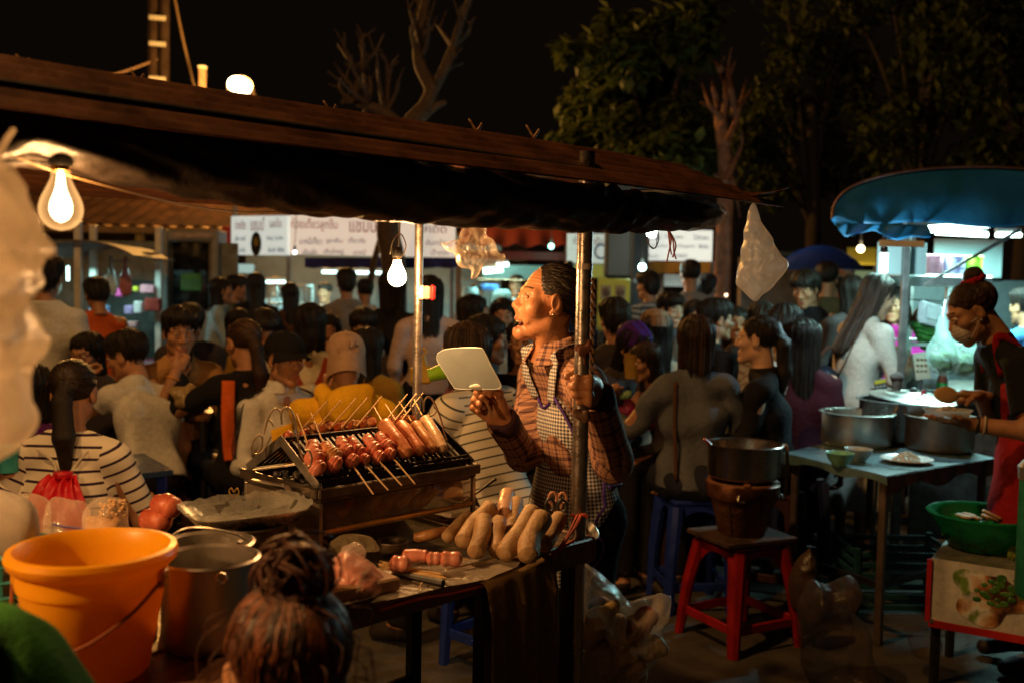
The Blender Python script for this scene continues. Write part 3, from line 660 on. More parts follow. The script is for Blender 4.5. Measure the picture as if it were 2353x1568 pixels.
# ---------------------------------------------------------------- noodle stall with two lit sign boards
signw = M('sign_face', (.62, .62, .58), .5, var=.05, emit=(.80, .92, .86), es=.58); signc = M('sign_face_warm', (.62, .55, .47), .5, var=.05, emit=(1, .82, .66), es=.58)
red_l = M('red_lettering', (.35, .03, .02), .5); blue_l = M('blue_lettering', (.02, .05, .16), .5)
t = thing('noodle_stall', 'noodle stall with two white sign boards lettered in red and dark blue', 'market stall', (-1.4, 10.6, 0))
pc, pw, ph = wb(668, 490, 1045, 592, 10.5)
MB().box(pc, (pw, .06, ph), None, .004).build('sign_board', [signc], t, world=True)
for s_, x, y, w_, h_, m_ in (('ก๋วยเตี๋ยวลูกชิ้น', 722, 517, 106, 30, red_l), ('แชมป์', 834, 517, 62, 34, red_l), ('รสเด็ด', 990, 524, 70, 22, red_l),
        ('บะหมี่เกี๊ยว', 714, 553, 52, 17, blue_l), ('ลูกชิ้น', 768, 554, 38, 15, blue_l), ('เกี๊ยวกุ้ง', 820, 554, 40, 16, blue_l), ('เส้นเล็ก', 712, 578, 34, 14, blue_l), ('เส้นใหญ่', 766, 578, 46, 15, blue_l), ('บะหมี่', 826, 579, 28, 13, blue_l),
        ('เย็นตาโฟ', 1000, 557, 46, 14, blue_l), ('น้ำตก', 1010, 580, 40, 14, blue_l)):
    p = at(x, y, 10.46); text(s_, 'lettering', m_, t, w_*10.46/FP, h_*10.46/FP, facing(p))
ang = R(-24); la = at(535, 543, 10.9); lb = at(664, 540, 10.55); lc = (la+lb)/2; lw = (lb-la).length; ang = math.atan2(lb.y-la.y, lb.x-la.x)
RZ = Matrix.Rotation(ang, 3, 'Z')
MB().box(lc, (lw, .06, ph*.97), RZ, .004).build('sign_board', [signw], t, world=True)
def lp(u, dz): return lc+RZ @ V((u*lw, -.035, 0))+V((0, 0, dz))
for s_, u, dz, w_, h_, m_ in (('ก๋วยเตี๋ยว', -.32, .12, .16, .11, red_l), ('แชมป์', -.02, .12, .19, .14, red_l), ('รสเด็ด', .3, .13, .17, .10, red_l), ('เล็ก', -.38, -.03, .07, .06, blue_l), ('หมี่', -.27, -.03, .06, .06, blue_l), ('ใหญ่', .2, -.03, .08, .06, blue_l), ('วุ้นเส้น', .36, -.03, .12, .06, blue_l),
        ('น้ำ', -.4, -.15, .05, .06, blue_l), ('แห้ง', -.28, -.15, .08, .06, blue_l), ('ต้มยำ', .24, -.15, .11, .06, blue_l), ('พิเศษ', .4, -.15, .09, .06, blue_l)):
    text(s_, 'lettering', m_, t, w_, h_, facing(lp(u, dz), ang))
b = MB(); b.sph(lp(-.04, -.09), (.075, .008, .13), 20, 10, RZ); b.mat(1).sph(lp(-.04, -.07)+V((0, -.008, 0)), (.032, .004, .05), 12, 6, RZ); b.build('emblem', [M('emblem_dark', (.02, .022, .012), .5), M('emblem_gold', (.3, .22, .06), .5)], t, world=True)
valance = cloth('blue_valance', (.03, .03, .12))
def val(x0, x1, y0, y1, Y, n=24, sw=.02):
    a, c = at(x0, y0, Y), at(x1, y0, Y); h_ = (y1-y0)*Y/FP
    return lambda i, j: a.lerp(c, i)+V((0, sw*math.sin(i*n*2.1)*j-.12*(1-j)*0, -h_*j-.012*abs(math.sin(i*n*1.05))*j))
MB().slab(val(700, 1050, 592, 614, 10.35), 90, 4, .004, (0, 1, 0)).build('valance', [valance], t, world=True)
for x, Y in ((540, 10.95), (664, 10.6), (1040, 10.6), (870, 12.2)):
    p = at(x, 560, Y); MB().box((p.x, p.y, 1.15), (.045, .045, 2.3), None, .005).build('post', [greyp], t, world=True)
p = at(790, 0, 12.4); MB().box((-1.75, 12.5, 1.05), (3.2, .05, 2.1), None, .005).build('back_panel', [M('pale_panel', (.36, .44, .44), .5, var=.2, vs=4)], t, world=True)
MB().box((-1.5, 11.0, .45), (2.3, .6, .9), None, .02).build('counter', [M('counter_front', (.38, .42, .42), .4, var=.2, vs=5)], t, world=True)
tubew = E('tube_glow', (.72, 1, .93), 9); tubeb = E('tube_glow_far', (.62, 1, .93), 5)
def tubelamp(parent, a, c, r=.014, m=None, holder=True):
    if holder: MB().bar(V(a)+V((0, .01, r+.018)), V(c)+V((0, .01, r+.018)), .04, .025, bev=.004).build('lamp_batten', [whitem], parent, world=True)
    MB().tube([a, V(a).lerp(c, .5), c], r, 10).build('fluorescent_tube', [m or tubew], parent, world=True)
tubelamp(t, at(740, 625, 11.2), at(905, 628, 11.2), .016, tubeb); tubelamp(t, at(590, 648, 11.3), at(655, 648, 11.3), .014, tubeb)
b = MB()
for x0, y0, x1, y1 in ((618, 655, 700, 742),):                       # glass fronted cabinet
    c, w_, h_ = wb(x0, y0, x1, y1, 10.8)
    for sx in (-.5, .5):
        for sy in (0, .4): b.box(c+V((sx*w_, sy, 0)), (.022, .022, h_), None)
    for sz in (-.5, 0, .5): b.box(c+V((0, .2, sz*h_)), (w_+.022, .42, .02), None)
b.build('glass_cabinet_frame', [M('cabinet_metal', (.5, .55, .55), .3, .4)], t, world=True)
c, w_, h_ = wb(620, 657, 698, 740, 10.79); MB().box(c, (w_, .006, h_)).build('cabinet_pane', [film('cabinet_glass', (.7, .85, .85), .12, .05, 10, .05)], t, world=True)
for x, y, w_, h_, m_ in ((668, 748, 20, 24, M('yellow_tub', (.5, .38, .03), .4)), (700, 752, 30, 34, M('pink_tub', (.45, .12, .16), .4)), (760, 752, 28, 20, whitem), (640, 755, 26, 26, M('cyan_tub', (.2, .5, .5), .4))):
    p = at(x, y, 10.75); pp = thing('food_tub', {20: 'small yellow tub on the noodle stall counter', 30: 'pink tub on the noodle stall counter', 28: 'white tub on the noodle stall counter', 26: 'pale cyan tub on the noodle stall counter'}[w_], 'tub', (p.x, p.y, .9))
    k = 10.75/FP; MB().lathe([(w_*k*.42, 0), (w_*k*.5, h_*k), (w_*k*.53, h_*k), (w_*k*.53, h_*k+.01), (w_*k*.46, h_*k+.01), (w_*k*.4, .01)], 20).build('tub', [m_], pp)
lamp('stall_tube_light', at(820, 640, 11.1), TEAL, 17, .1, 'AREA', (0, 0, 0), 1.0)
lamp('stall_tube_light', at(620, 655, 11.2), TEAL, 8, .1, 'AREA', (0, 0, 0), .5)
# red hoardings left of the signs, small lit box
t = thing('red_hoarding', 'dark red hoarding left of the noodle sign boards', 'hoarding', at(520, 700, 11.4))
board(MB(), 510, 520, 545, 600, 11.4, .05).build('panel', [M('red_board', (.30, .015, .012), .5, vs=3)], t, world=True)
board(MB(), 510, 600, 518, 760, 11.4, .05).build('post', [greyp], t, world=True)
t = thing('light_box', 'small pale lit box below the red hoarding', 'light box', at(545, 640, 11.3))
board(MB(), 512, 606, 582, 628, 11.3, .08).build('lit_face', [E('pale_lit', (.62, .86, .76), .55)], t, world=True); board(MB(), 510, 628, 584, 636, 11.3, .1).build('frame', [greyp], t, world=True)
for x_ in (514, 580): board(MB(), x_-2, 636, x_+2, 930, 11.3, .04).build('post', [greyp], t, world=True)
# ---------------------------------------------------------------- snack stall under a grey parasol, left
t = thing('snack_stall', 'snack stall with white posts under a shallow grey canopy at left', 'market stall', at(240, 700, 8.6))
ca, cb = at(128, 585, 8.6), at(356, 583, 8.6)
def can(i, j):
    x = ca.x+(cb.x-ca.x)*i; return V((x, 8.1+1.0*j, ca.z+.115*math.sin(math.pi*i)**.8-.02*j))
MB().slab(can, 30, 6, .012, (0, 0, -1)).build('canopy', [M('grey_canopy', (.20, .17, .14), .7, var=.2, bump=.1, transl=.2)], t, world=True)
for x, Y in ((180, 8.2), (365, 9.0), (215, 8.9)): p = at(x, 640, Y); MB().box((p.x, p.y, .98), (.055, .055, 1.96), None, .005).build('post', [whitem], t, world=True)
MB().box((-3.55, 9.1, .38), (1.5, .5, .76), None, .02).build('counter', [M('snack_counter', (.20, .06, .09), .5, var=.3, vs=6)], t, world=True)
MB().box((-3.6, 9.6, 1.0), (1.9, .04, 1.7), None, .004).build('back_panel', [M('dim_panel', (.16, .17, .15), .6, var=.4, vs=5)], t, world=True)
c, w_, h_ = wb(152, 612, 160, 645, 8.8); tubelamp(t, c+V((0, 0, h_/2)), c-V((0, 0, h_/2)), .012, tubeb, False)
for x, y, w_, h_, col in ((250, 668, 14, 18, (.5, .04, .12)), (275, 672, 16, 20, (.6, .08, .28)), (340, 664, 30, 20, (.62, .25, .3)), (315, 664, 12, 12, (.55, .48, .05)), (218, 712, 20, 22, (.3, .28, .5)), (240, 712, 18, 20, (.25, .35, .6)), (300, 712, 20, 20, (.38, .25, .45)), (320, 706, 18, 28, (.7, .6, .6)), (305, 745, 24, 14, (.6, .3, .3)), (352, 700, 34, 30, (.3, .04, .03))):
    p, ww, hh = wb(x-w_/2, y-h_/2, x+w_/2, y+h_/2, 8.95)
    cn = {250: 'crimson snack packet', 275: 'bright pink snack packet', 340: 'pink topped white snack box', 315: 'small yellow packet', 218: 'violet printed packet', 240: 'blue printed packet', 300: 'mauve packet', 320: 'pale tall snack packet', 305: 'low salmon packet', 352: 'deep red box'}[x]
    MB().box(p, (ww, .1, hh), Matrix.Rotation(rng.uniform(-.2, .2), 3, 'Z'), .008).build('snack_packet', [M('packet', col, .35, var=.25, vs=14)], t, world=True)['label'] = cn
for x, y in ((255, 640), (290, 640), (125, 640)):
    p = at(x, y, 8.5); tp = thing('plastic_bag', {255: 'white bag hanging from the grey canopy, middle one', 290: 'pinkish twisted bag hanging at the right of the grey canopy', 125: 'pale bag hanging by the leftmost tube under the grey canopy'}[x], 'bag', p)
    v, f = solid([cap((0, 0, .18), (0, 0, .02), .012, .03, .02), ell((0, 0, -.06), (.06, .04, .09), .04)], .012, (), folds(x, .006, 60)); mesh_obj('bag', v, f, [M('pale_bag', (.5, .5, .46) if x != 290 else (.5, .2, .17), .3, transl=.3)], tp, None, 180)
MB().bar(at(250, 600, 8.5), at(300, 600, 8.5), .012).build('hanging_rail', [greyp], t, world=True)
lamp('stall_tube_light', at(230, 615, 8.7), TEAL, 7, .1, 'AREA', (0, 0, 0), .8)
# ---------------------------------------------------------------- framed dark cabinet
t = thing('display_cabinet', 'tall grey framed cabinet with black glass and a green picture', 'cabinet', at(447, 760, 9.6))
b = MB(); board(b, 383, 530, 397, 930, 9.6, .3, .01); board(b, 495, 530, 510, 930, 9.6, .3, .01); board(b, 397, 530, 495, 556, 9.6, .3, .01); board(b, 397, 712, 495, 930, 9.6, .28, .01); b.build('frame', [M('cabinet_grey', (.26, .25, .23), .5, .2, vs=6)], t, world=True)
board(MB(), 397, 556, 478, 712, 9.55, .02).build('dark_pane', [M('black_glass', (.008, .008, .008), .12)], t, world=True)
board(MB(), 415, 628, 462, 668, 9.53, .006).build('green_picture', [M('green_print', (.01, .04, .005), .4, col2=(.04, .16, .01), vs=9, emit=(.06, .2, .01), es=.06)], t, world=True)
board(MB(), 480, 556, 494, 712, 9.52, .02).build('price_strip', [M('strip_print', (.3, .24, .17), .6, col2=(.05, .05, .05), vs=18)], t, world=True)
board(MB(), 398, 534, 490, 548, 9.44, .012).build('top_label', [M('label_print', (.4, .3, .27), .5, var=.3, vs=20)], t, world=True)
# ---------------------------------------------------------------- stalls behind the vendor
t = thing('red_canopy_stall', 'stall with a dark red canopy and a teal lit back wall behind the vendor', 'market stall', at(1180, 700, 11.5))
def rc(i, j):
    a = at(1050, 560, 11).lerp(at(1310, 566, 11), i); return a+V((0, 1.1*j, .28*j-.02*math.cos(i*30)*(1-j)))
MB().slab(rc, 60, 5, .01, (0, 0, -1)).build('canopy', [cloth('red_canopy', (.16, .02, .018), vs=4)], t, world=True)
board(MB(), 1050, 575, 1305, 600, 11, .02).build('fascia_sign', [M('dark_red_sign', (.14, .015, .015), .5, var=.3, vs=5)], t, world=True)
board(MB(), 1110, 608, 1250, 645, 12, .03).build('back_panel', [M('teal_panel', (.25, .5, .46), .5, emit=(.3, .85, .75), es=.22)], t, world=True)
board(MB(), 1050, 640, 1300, 646, 11.2, .1).build('shelf', [M('orange_shelf', (.5, .2, .05), .5)], t, world=True)
board(MB(), 1040, 720, 1310, 900, 11.4, .4).build('counter', [M('stall_counter', (.12, .14, .15), .5, var=.3, vs=4)], t, world=True)
for x in (1052, 1302): board(MB(), x-4, 560, x+4, 930, 11.1, .05).build('post', [M('post_brown', (.2, .1, .05), .6)], t, world=True)
tubelamp(t, at(1111, 623, 11.3), at(1154, 619, 11.3), .03, E('tube_bright', (.5, 1, .85), 16)); tubelamp(t, at(1140, 609, 11.8), at(1168, 608, 11.8), .02, tubew)
lamp('stall_tube_light', at(1150, 635, 11.2), TEAL, 17, .1, 'AREA', (0, 0, 0), .5)
for n_, (x, y, w_, h_, col) in enumerate(((1080, 690, 40, 60, (.35, .5, .5)), (1150, 690, 50, 50, (.3, .45, .42)), (1125, 660, 40, 14, (.05, .15, .4)), (1215, 670, 18, 30, (.55, .3, .08)))):
    p, ww, hh = wb(x-w_/2, y-h_/2, x+w_/2, y+h_/2, 11.35); MB().lathe([(ww*.5, -hh/2), (ww*.5, hh*.3), (ww*.35, hh/2)], 14, p, None, 1, .5).build('goods', [M('goods', col, .4, var=.5, vs=10)], t, world=True)
t = thing('white_sign', 'white sign with a blue ring on it behind the pole', 'sign', at(1350, 620, 11))
board(MB(), 1303, 536, 1392, 606, 11, .05).build('sign_board', [M('sign_pale', (.6, .62, .58), .5, emit=(.8, .95, .88), es=.4)], t, world=True)
b = MB(); c = at(1380, 578, 10.95); b.tube([c+V((.065*math.cos(a), 0, .075*math.sin(a))) for a in np.linspace(0, 2*math.pi, 33)], .012, 6); b.build('blue_ring', [M('ring_blue', (.03, .12, .32), .5)], t, world=True)
text('ก๋วยเตี๋ยวเรือ', 'lettering', M('brown_lettering', (.3, .1, .04), .5), t, .32, .09, facing(at(1350, 553, 10.96)))
board(MB(), 1318, 606, 1396, 640, 11.1, .04).build('yellow_board', [M('yellow_board', (.5, .48, .08), .5, emit=(.8, .8, .2), es=.09)], t, world=True)
board(MB(), 1306, 606, 1314, 960, 11.15, .05).build('post', [greyp], t, world=True)
t = thing('menu_stall', 'stall with a white menu board over an orange valance', 'market stall', at(1560, 700, 11))
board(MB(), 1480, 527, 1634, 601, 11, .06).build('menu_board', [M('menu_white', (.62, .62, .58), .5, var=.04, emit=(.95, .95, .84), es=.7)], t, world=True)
for i, (s_, x, y, w_, h_) in enumerate((('ข้าวมันไก่', 1500, 545, 36, 13), ('ข้าวหมูแดง', 1548, 545, 42, 13), ('ไก่ทอด', 1610, 545, 34, 13), ('ข้าวหมูกรอบ', 1512, 565, 46, 11), ('บะหมี่หมูแดง', 1570, 566, 50, 11), ('พิเศษ', 1616, 566, 22, 11), ('ต้มยำ', 1500, 588, 26, 9), ('เกาเหลา', 1560, 588, 36, 9))):
    text(s_, 'lettering', blue_l, t, w_*11/FP, h_*11/FP, facing(at(x, y, 10.955)))
MB().slab(val(1485, 1632, 602, 626, 10.98, 12), 50, 3, .004, (0, 1, 0)).build('valance', [cloth('orange_valance', (.42, .16, .025))], t, world=True)
for x in (1488, 1628): board(MB(), x-3, 600, x+3, 930, 11.1, .05).build('post', [greyp], t, world=True)
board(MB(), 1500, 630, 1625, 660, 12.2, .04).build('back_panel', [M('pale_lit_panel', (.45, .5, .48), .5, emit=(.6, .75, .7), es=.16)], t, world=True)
board(MB(), 1490, 735, 1630, 940, 11.6, .4).build('counter', [M('menu_counter', (.2, .2, .19), .5)], t, world=True)
p = at(1655, 650, 11.2); tubelamp(t, at(1651, 632, 11.3), at(1651, 700, 11.3), .018, E('pale_tube', (.75, .9, 1), 2.2), False)
lamp('stall_tube_light', at(1560, 640, 11.4), (.9, 1, .9), 14, .1, 'AREA', (0, 0, 0), .8)
t = thing('poster_stand', 'yellow menu stand with two round dish pictures', 'poster stand', at(1410, 760, 9.4))
board(MB(), 1374, 640, 1444, 760, 9.4, .03).build('panel', [M('poster_yellow', (.50, .52, .07), .5, var=.1, emit=(.7, .75, .12), es=.06)], t, world=True)
for x in (1391, 1424):
    board(MB(), x-11, 656, x+12, 688, 9.37, .01).build('dish_picture', [M('dish_back', (.42, .42, .34), .5)], t, world=True)
    MB().sph(at(x+1, 672, 9.36), (.036, .006, .045), 14, 8).build('dish_print', [M('dish_print', (.06, .04, .03), .5, col2=(.3, .24, .18), vs=30)], t, world=True)
for x in (1377, 1441): board(MB(), x-2, 760, x+2, 955, 9.42, .03).build('leg', [greyp], t, world=True)
t = thing('pillar', 'thick dark pillar between the blue ring sign and the menu board', 'pillar', at(1421, 900, 10.2)); board(MB(), 1394, 380, 1447, 640, 10.2, .25, .03).build('upper_shaft', [M('dark_pillar', (.03, .022, .016), .7, bump=.3)], t, world=True); board(MB(), 1400, 640, 1441, 986, 10.2, .2, .03).build('lower_shaft', [M('dark_pillar_base', (.03, .024, .018), .7, bump=.3)], t, world=True)
t = thing('pillar', 'slim dark pillar left of the lit menu board', 'pillar', at(1467, 900, 10.4)); board(MB(), 1456, 400, 1478, 980, 10.4, .1, .02).build('shaft', [M('dark_pillar_slim', (.02, .02, .022), .7)], t, world=True); board(MB(), 1453, 640, 1481, 652, 10.4, .12, .01).build('clamp', [greyp], t, world=True)
def globe(name, label, x, y, Y, r, col, es, power=0, px=None):
    p = at(x, y, Y); t = thing(name, label, 'lamp', p)
    MB().sph((0, 0, 0), r, 14, 10).build('bulb', [E('bulb_glow', col, es)], t); MB().tube([(0, 0, r*.9), (0, 0, r*.9+.05)], .014, 8).build('socket', [blackm], t)
    MB().tube([(0, 0, r*.9+.05), (.01, .02, .35), (0, .03, .8)], .004, 5).build('cord', [blackm], t)
    if power: lamp('lamp_light', p+V((0, -r-.03, 0)), col, power, .05)
globe('hanging_lamp', 'round white green tinted lamp above the striped shirt at the menu stall', 1475, 614, 9.6, .036, (.65, 1, .92), 14, 14)
globe('hanging_lamp', 'small green lamp under the dark red canopy', 1266, 566, 10.6, .03, (.4, 1, .75), 6, 3)
globe('hanging_lamp', 'warm round lamp far right between the dark umbrella and the blue canopy', 1977, 572, 10, .036, (1, .82, .45), 12, 16)
globe('hanging_lamp', 'tiny white lamp at the lower left corner of the noodle sign', 677, 580, 10.2, .018, (.85, .95, 1), 9)
globe('hanging_lamp', 'bright lamp just under the rolled tarp at the menu board corner', 1497, 535, 9.8, .05, (.8, 1, .95), 14, 10)
globe('hanging_lamp', 'small pinkish lamp low beside the pale vertical tube', 1668, 678, 10, .016, (1, .6, .4), 5)
# ---------------------------------------------------------------- far right: dark umbrella, yellow stall, concrete wall
t = thing('market_umbrella', 'dark blue umbrella lit blue underneath, behind the hanging white bag', 'umbrella', at(1885, 800, 9.5))
p = at(1885, 563, 9.5)
MB().lathe([(.005, 0), (.10, -.015), (.22, -.06), (.34, -.14), (.42, -.23)], 10, p, cap=False).build('canopy', [M('dark_blue_cloth', (.012, .02, .06), .7, transl=.25)], t, world=True)
MB().tube([(p.x, p.y, 0), (p.x, p.y, p.z-.01)], .016, 8).build('pole', [greyp], t, world=True)
lamp('stall_tube_light', p+V((-.1, 0, -.2)), (.25, .7, 1), 5, .1)
t = thing('yellow_stall', 'small stall with a bright yellow cloth roof at far right', 'market stall', at(1990, 750, 10.5))
def yr(i, j): return at(1945, 606-4*j, 10.3+.9*j).lerp(at(2012, 607-4*j, 10.3+.9*j), i)+V((0, 0, .16*j))
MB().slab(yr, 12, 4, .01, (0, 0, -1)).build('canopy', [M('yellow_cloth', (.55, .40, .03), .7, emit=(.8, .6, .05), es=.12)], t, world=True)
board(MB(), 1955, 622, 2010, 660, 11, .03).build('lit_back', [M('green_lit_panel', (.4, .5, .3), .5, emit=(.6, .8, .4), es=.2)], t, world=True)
for x in (1948, 2010): board(MB(), x-2, 606, x+2, 960, 10.6, .04).build('post', [greyp], t, world=True)
t = thing('concrete_wall', 'grey brown concrete gable wall behind the hanging white bag', 'wall', at(1790, 900, 12)); board(MB(), 1700, 590, 1880, 930, 12.5, .2).build('wall_face', [M('concrete', (.12, .10, .08), .85, var=.4, vs=4, bump=.4)], t, world=True); board(MB(), 1715, 578, 1840, 592, 12.45, .5).build('coping', [M('coping', (.05, .08, .09), .8)], t, world=True)
# ---------------------------------------------------------------- poles, lamp, wires
t = thing('utility_pole', 'twin post utility pole rising above the roof at left', 'utility pole', at(365, 900, 15))
conc = M('pole_concrete', (.008, .005, .004), .9, col2=(.018, .012, .009), spec=.05, vs=6, bump=.3)
for x in (348, 374): p = at(x, 200, 15); MB().tube([(p.x, 15, 0), (p.x+.03, 15, 7.5)], [.09, .07], 8).build('post', [conc], t, world=True)
for y in (40, 180, 100): a, c = at(343, y, 14.9), at(380, y+3, 14.9); MB().bar(a, c, .03, .06).build('crossbar', [greyp], t, world=True)
MB().tube(cr([at(228, 182, 14.5), at(300, 160, 14.8), at(366, 135, 15)], 6), .016, 6).build('stay_wire', [bark], t, world=True)
MB().tube(cr([at(396, -30, 15), at(420, 90, 15), at(446, 200, 15), at(450, 230, 15)], 6), .018, 6).build('guy_wire', [M('yellowed_wire', (.06, .035, .015), .7)], t, world=True)
for y in (205, 215): MB().tube(cr([at(380, y, 15), at(470, y+1, 15.2), at(640, y+35, 15.4), at(840, y+85, 15.6)], 6), .010, 5).build('cable', [blackm], t, world=True)
t = thing('wooden_post', 'short wooden post left of the floodlight', 'post', at(465, 400, 14.5)); p = at(465, 158, 14.5); MB().box((p.x, p.y, p.z/2), (.09, .09, p.z), None, .01).build('shaft', [bark], t, world=True); MB().box((p.x, p.y, p.z+.02), (.11, .11, .03), None, .008).build('post_cap', [greyp], t, world=True)
t = thing('floodlight', 'sodium floodlight glowing above the cart roof', 'floodlight', (FLOOD.x+.13, 14.1, 0))
b = MB(); b.sph(FLOOD, (.17, .05, .125), 18, 12, Matrix.Rotation(R(22), 3, 'Y')); b.build('lens', [E('sodium_glow', (1, .82, .5), 22)], t, world=True)
b = MB(); b.lathe([(.05, .22), (.13, .16), (.18, .02), (.185, 0), (.17, .0), (.12, .15)], 16, FLOOD+V((0, .01, 0)), Matrix.Rotation(R(-90), 3, 'X'), .98, .76); b.build('housing', [blackm], t, world=True)
MB().tube([(FLOOD.x+.13, 14.15, 0), (FLOOD.x+.13, 14.15, FLOOD.z-.02)], .05, 8).build('post', [conc], t, world=True)
t = thing('street_lamp', 'tall street lamp beside the cart, out of the picture at left', 'street lamp', (STREET.x-.5, STREET.y, 0))
MB().tube([(STREET.x-.5, STREET.y, 0), (STREET.x-.5, STREET.y, 6.9), (STREET.x-.3, STREET.y, 7.12), (STREET.x, STREET.y, 7.14)], [.08, .05, .04, .035], 10).build('pole', [greyp], t, world=True)
MB().lathe([(.17, -.0), (.16, .06), (.06, .14), (.02, .15)], 18, STREET-V((0, 0, .02))).build('lamp_head', [greyp], t, world=True)
MB().sph(STREET-V((0, 0, .02)), (.12, .12, .06), 14, 8).build('lens', [glow('street_glow', (1, .7, .35), 8)], t, world=True)
# ---------------------------------------------------------------- trees
def limb(b, pts, r0, r1, n=7): q = cr(pts, 5); b.tube(q, [r0+(r1-r0)*i/(len(q)-1) for i in range(len(q))], n)
t = thing('bare_tree', 'pollarded bare tree with stubby twigs rising behind the cart roof', 'tree', at(905, 980, 9.5))
b = MB(); Yt = 9.5
def T(x, y, dy=0): return at(x, y, Yt+dy)
base = T(900, 640); base.z = 0; base.x = T(905, 640).x
limb(b, [base, T(905, 640), T(890, 520), T(915, 400), T(935, 300), T(975, 250)], .13, .085)
limb(b, [T(975, 250), T(990, 205), T(965, 150), T(962, 90), T(975, 20), T(990, -60)], .075, .04); limb(b, [T(985, 225), T(1015, 170), T(1040, 110), T(1055, 60), T(1085, -20)], .055, .03)
limb(b, [T(925, 300), T(890, 265), T(850, 245), T(820, 240)], .075, .035); limb(b, [T(960, 275), T(1000, 245), T(1025, 235)], .05, .02)
for (x, y, tips) in ((850, 245, ((800, 140), (780, 190), (830, 90), (820, 180))), (885, 260, ((890, 150), (920, 190), (865, 120), (905, 140))), (830, 165, ((790, 110), (835, 88), (850, 130), (805, 150))), (965, 140, ((945, 60), (990, 40), (940, 20), (975, 10))), (1040, 110, ((1075, 75), (1085, 50), (1060, 20), (1000, 60), (1050, 130))), (965, 90, ((950, 40), (1000, 65), (960, 5))), (1015, 170, ((1040, 150), (1035, 140))), (820, 240, ((780, 235), (775, 200), (790, 175), (830, 130))), (990, 205, ((1005, 180),)), (840, 250, ((815, 290), (850, 170)))):
    for (u, v_) in tips:
        d = rng.uniform(-.35, .35); e = T(u+rng.uniform(-5, 5), v_+rng.uniform(-5, 5), d); limb(b, [T(x, y), T((x+u)/2+rng.uniform(-8, 8), (y+v_)/2+rng.uniform(-8, 8), d/2), e], .028, .012, 5)
        for q in range(2): limb(b, [e, e+V((rng.uniform(-.12, .12), rng.uniform(-.1, .1), rng.uniform(.02, .16)))], .012, .006, 4) if False else b.tube([e.lerp(T(x, y), .15*q), e+V((rng.uniform(-.12, .12), rng.uniform(-.1, .1), rng.uniform(.02, .16)))], [.011, .006], 4)
b.build('trunk', [bark], t, 60, world=True)
b = MB(); limb(b, [T(838, 720, .3), T(860, 600, .2), T(885, 515, .1)], .035, .03); b.build('prop_stake', [bark], t, world=True)
t = thing('bare_tree', 'reddish bare tree at the right edge of the leafy tree', 'tree', at(1690, 900, 11)); b = MB(); Yt = 11
base = T(1660, 640); base.z = 0
limb(b, [base, T(1665, 500), T(1668, 400), T(1658, 300), T(1655, 260)], .10, .07)
for pts in ([(1655, 270), (1630, 240), (1612, 190)], [(1655, 262), (1640, 210), (1635, 185)], [(1668, 330), (1690, 280), (1700, 240), (1715, 180)], [(1660, 290), (1668, 210), (1655, 160), (1665, 130)], [(1690, 280), (1680, 210), (1672, 160), (1680, 110)], [(1665, 420), (1700, 340), (1705, 300)], [(1700, 240), (1725, 205)], [(1668, 430), (1640, 400)], [(1655, 160), (1640, 140)], [(1670, 180), (1690, 140)], [(1640, 250), (1610, 235)], [(1668, 400), (1685, 420), (1700, 500)]): limb(b, [T(x, y, rng.uniform(-.3, .3)) for x, y in pts], .042, .007, 6)
b.build('trunk', [M('red_bark', (.09, .035, .02), .85, col2=(.2, .085, .045), vs=12, bump=.7, bs=25)], t, 60, world=True)
def leafcloud(name, parent, mats, clumps, n, size, seed):
    q = random.Random(seed); vs = []; fs = []; mi = []
    tot = sum(c[3]**2 for c in clumps)
    for cx, cy, cz, r in clumps:
        for i in range(int(n*r*r/tot)):
            d = V((q.gauss(0, 1), q.gauss(0, 1), q.gauss(0, .8))).normalized()*r*q.random()**.45
            p = V((cx, cy, cz))+d; dr = V((q.gauss(0, 1), q.gauss(0, 1), q.gauss(-.7, .7))).normalized(); s_ = size*q.uniform(.6, 1.4)
            x, z = frame(dr); w_ = s_*.28; bb = len(vs)
            vs += [p, p+dr*s_*.5+x*w_+z*w_*.3, p+dr*s_, p+dr*s_*.5-x*w_+z*w_*.3]; fs.append((bb, bb+1, bb+2, bb+3)); mi.append(0)
    return mesh_obj(name, [tuple(v) for v in vs], fs, mats, parent, None, None, world=True)
def leafy(label, px, Y, clumps, n, size, mat, seed, tr=.12):
    p = at(px, 640, Y); t = thing('leafy_tree', label, 'tree', (p.x, Y, 0)); cl = []; b = MB()
    top = None
    for x, y, r in clumps:
        c = at(x, y, Y+random.Random(x*7+y).uniform(-.8, .8)); cl.append((c.x, c.y, c.z, r*Y/FP))
    zc = sum(c[2] for c in cl)/len(cl); bark_ = bark if n > 6000 else darkbark; limb(b, [(p.x, Y, 0), (p.x+.1, Y, zc*.5), (p.x, Y, zc)], tr, tr*.5)
    for c in cl[:14]: limb(b, [(p.x+.03, Y, min(zc*.6, c[2])), V((p.x, Y, zc*.7)).lerp(V(c[:3]), .5)+V((0, 0, .1)), c[:3]], tr*.35, .012, 5)
    b.build('trunk', [bark_], t, 60, world=True); leafcloud('crown', t, [mat], cl, n, size, seed)
q = random.Random(3)
leafy('olive green leafy tree lit from the left behind the cart roof', 1490, 12, [(1440, 130, 60), (1400, 200, 75), (1480, 210, 80), (1350, 250, 70), (1560, 280, 75), (1430, 300, 80), (1320, 330, 60), (1540, 370, 75), (1420, 60, 45), (1530, 150, 60), (1590, 90, 60), (1600, 30, 50), (1380, 120, 45), (1520, 60, 50), (1600, 360, 60), (1360, 360, 60), (1480, 390, 70), (1310, 115, 30)], 9000, .17, leafm[0], 5)
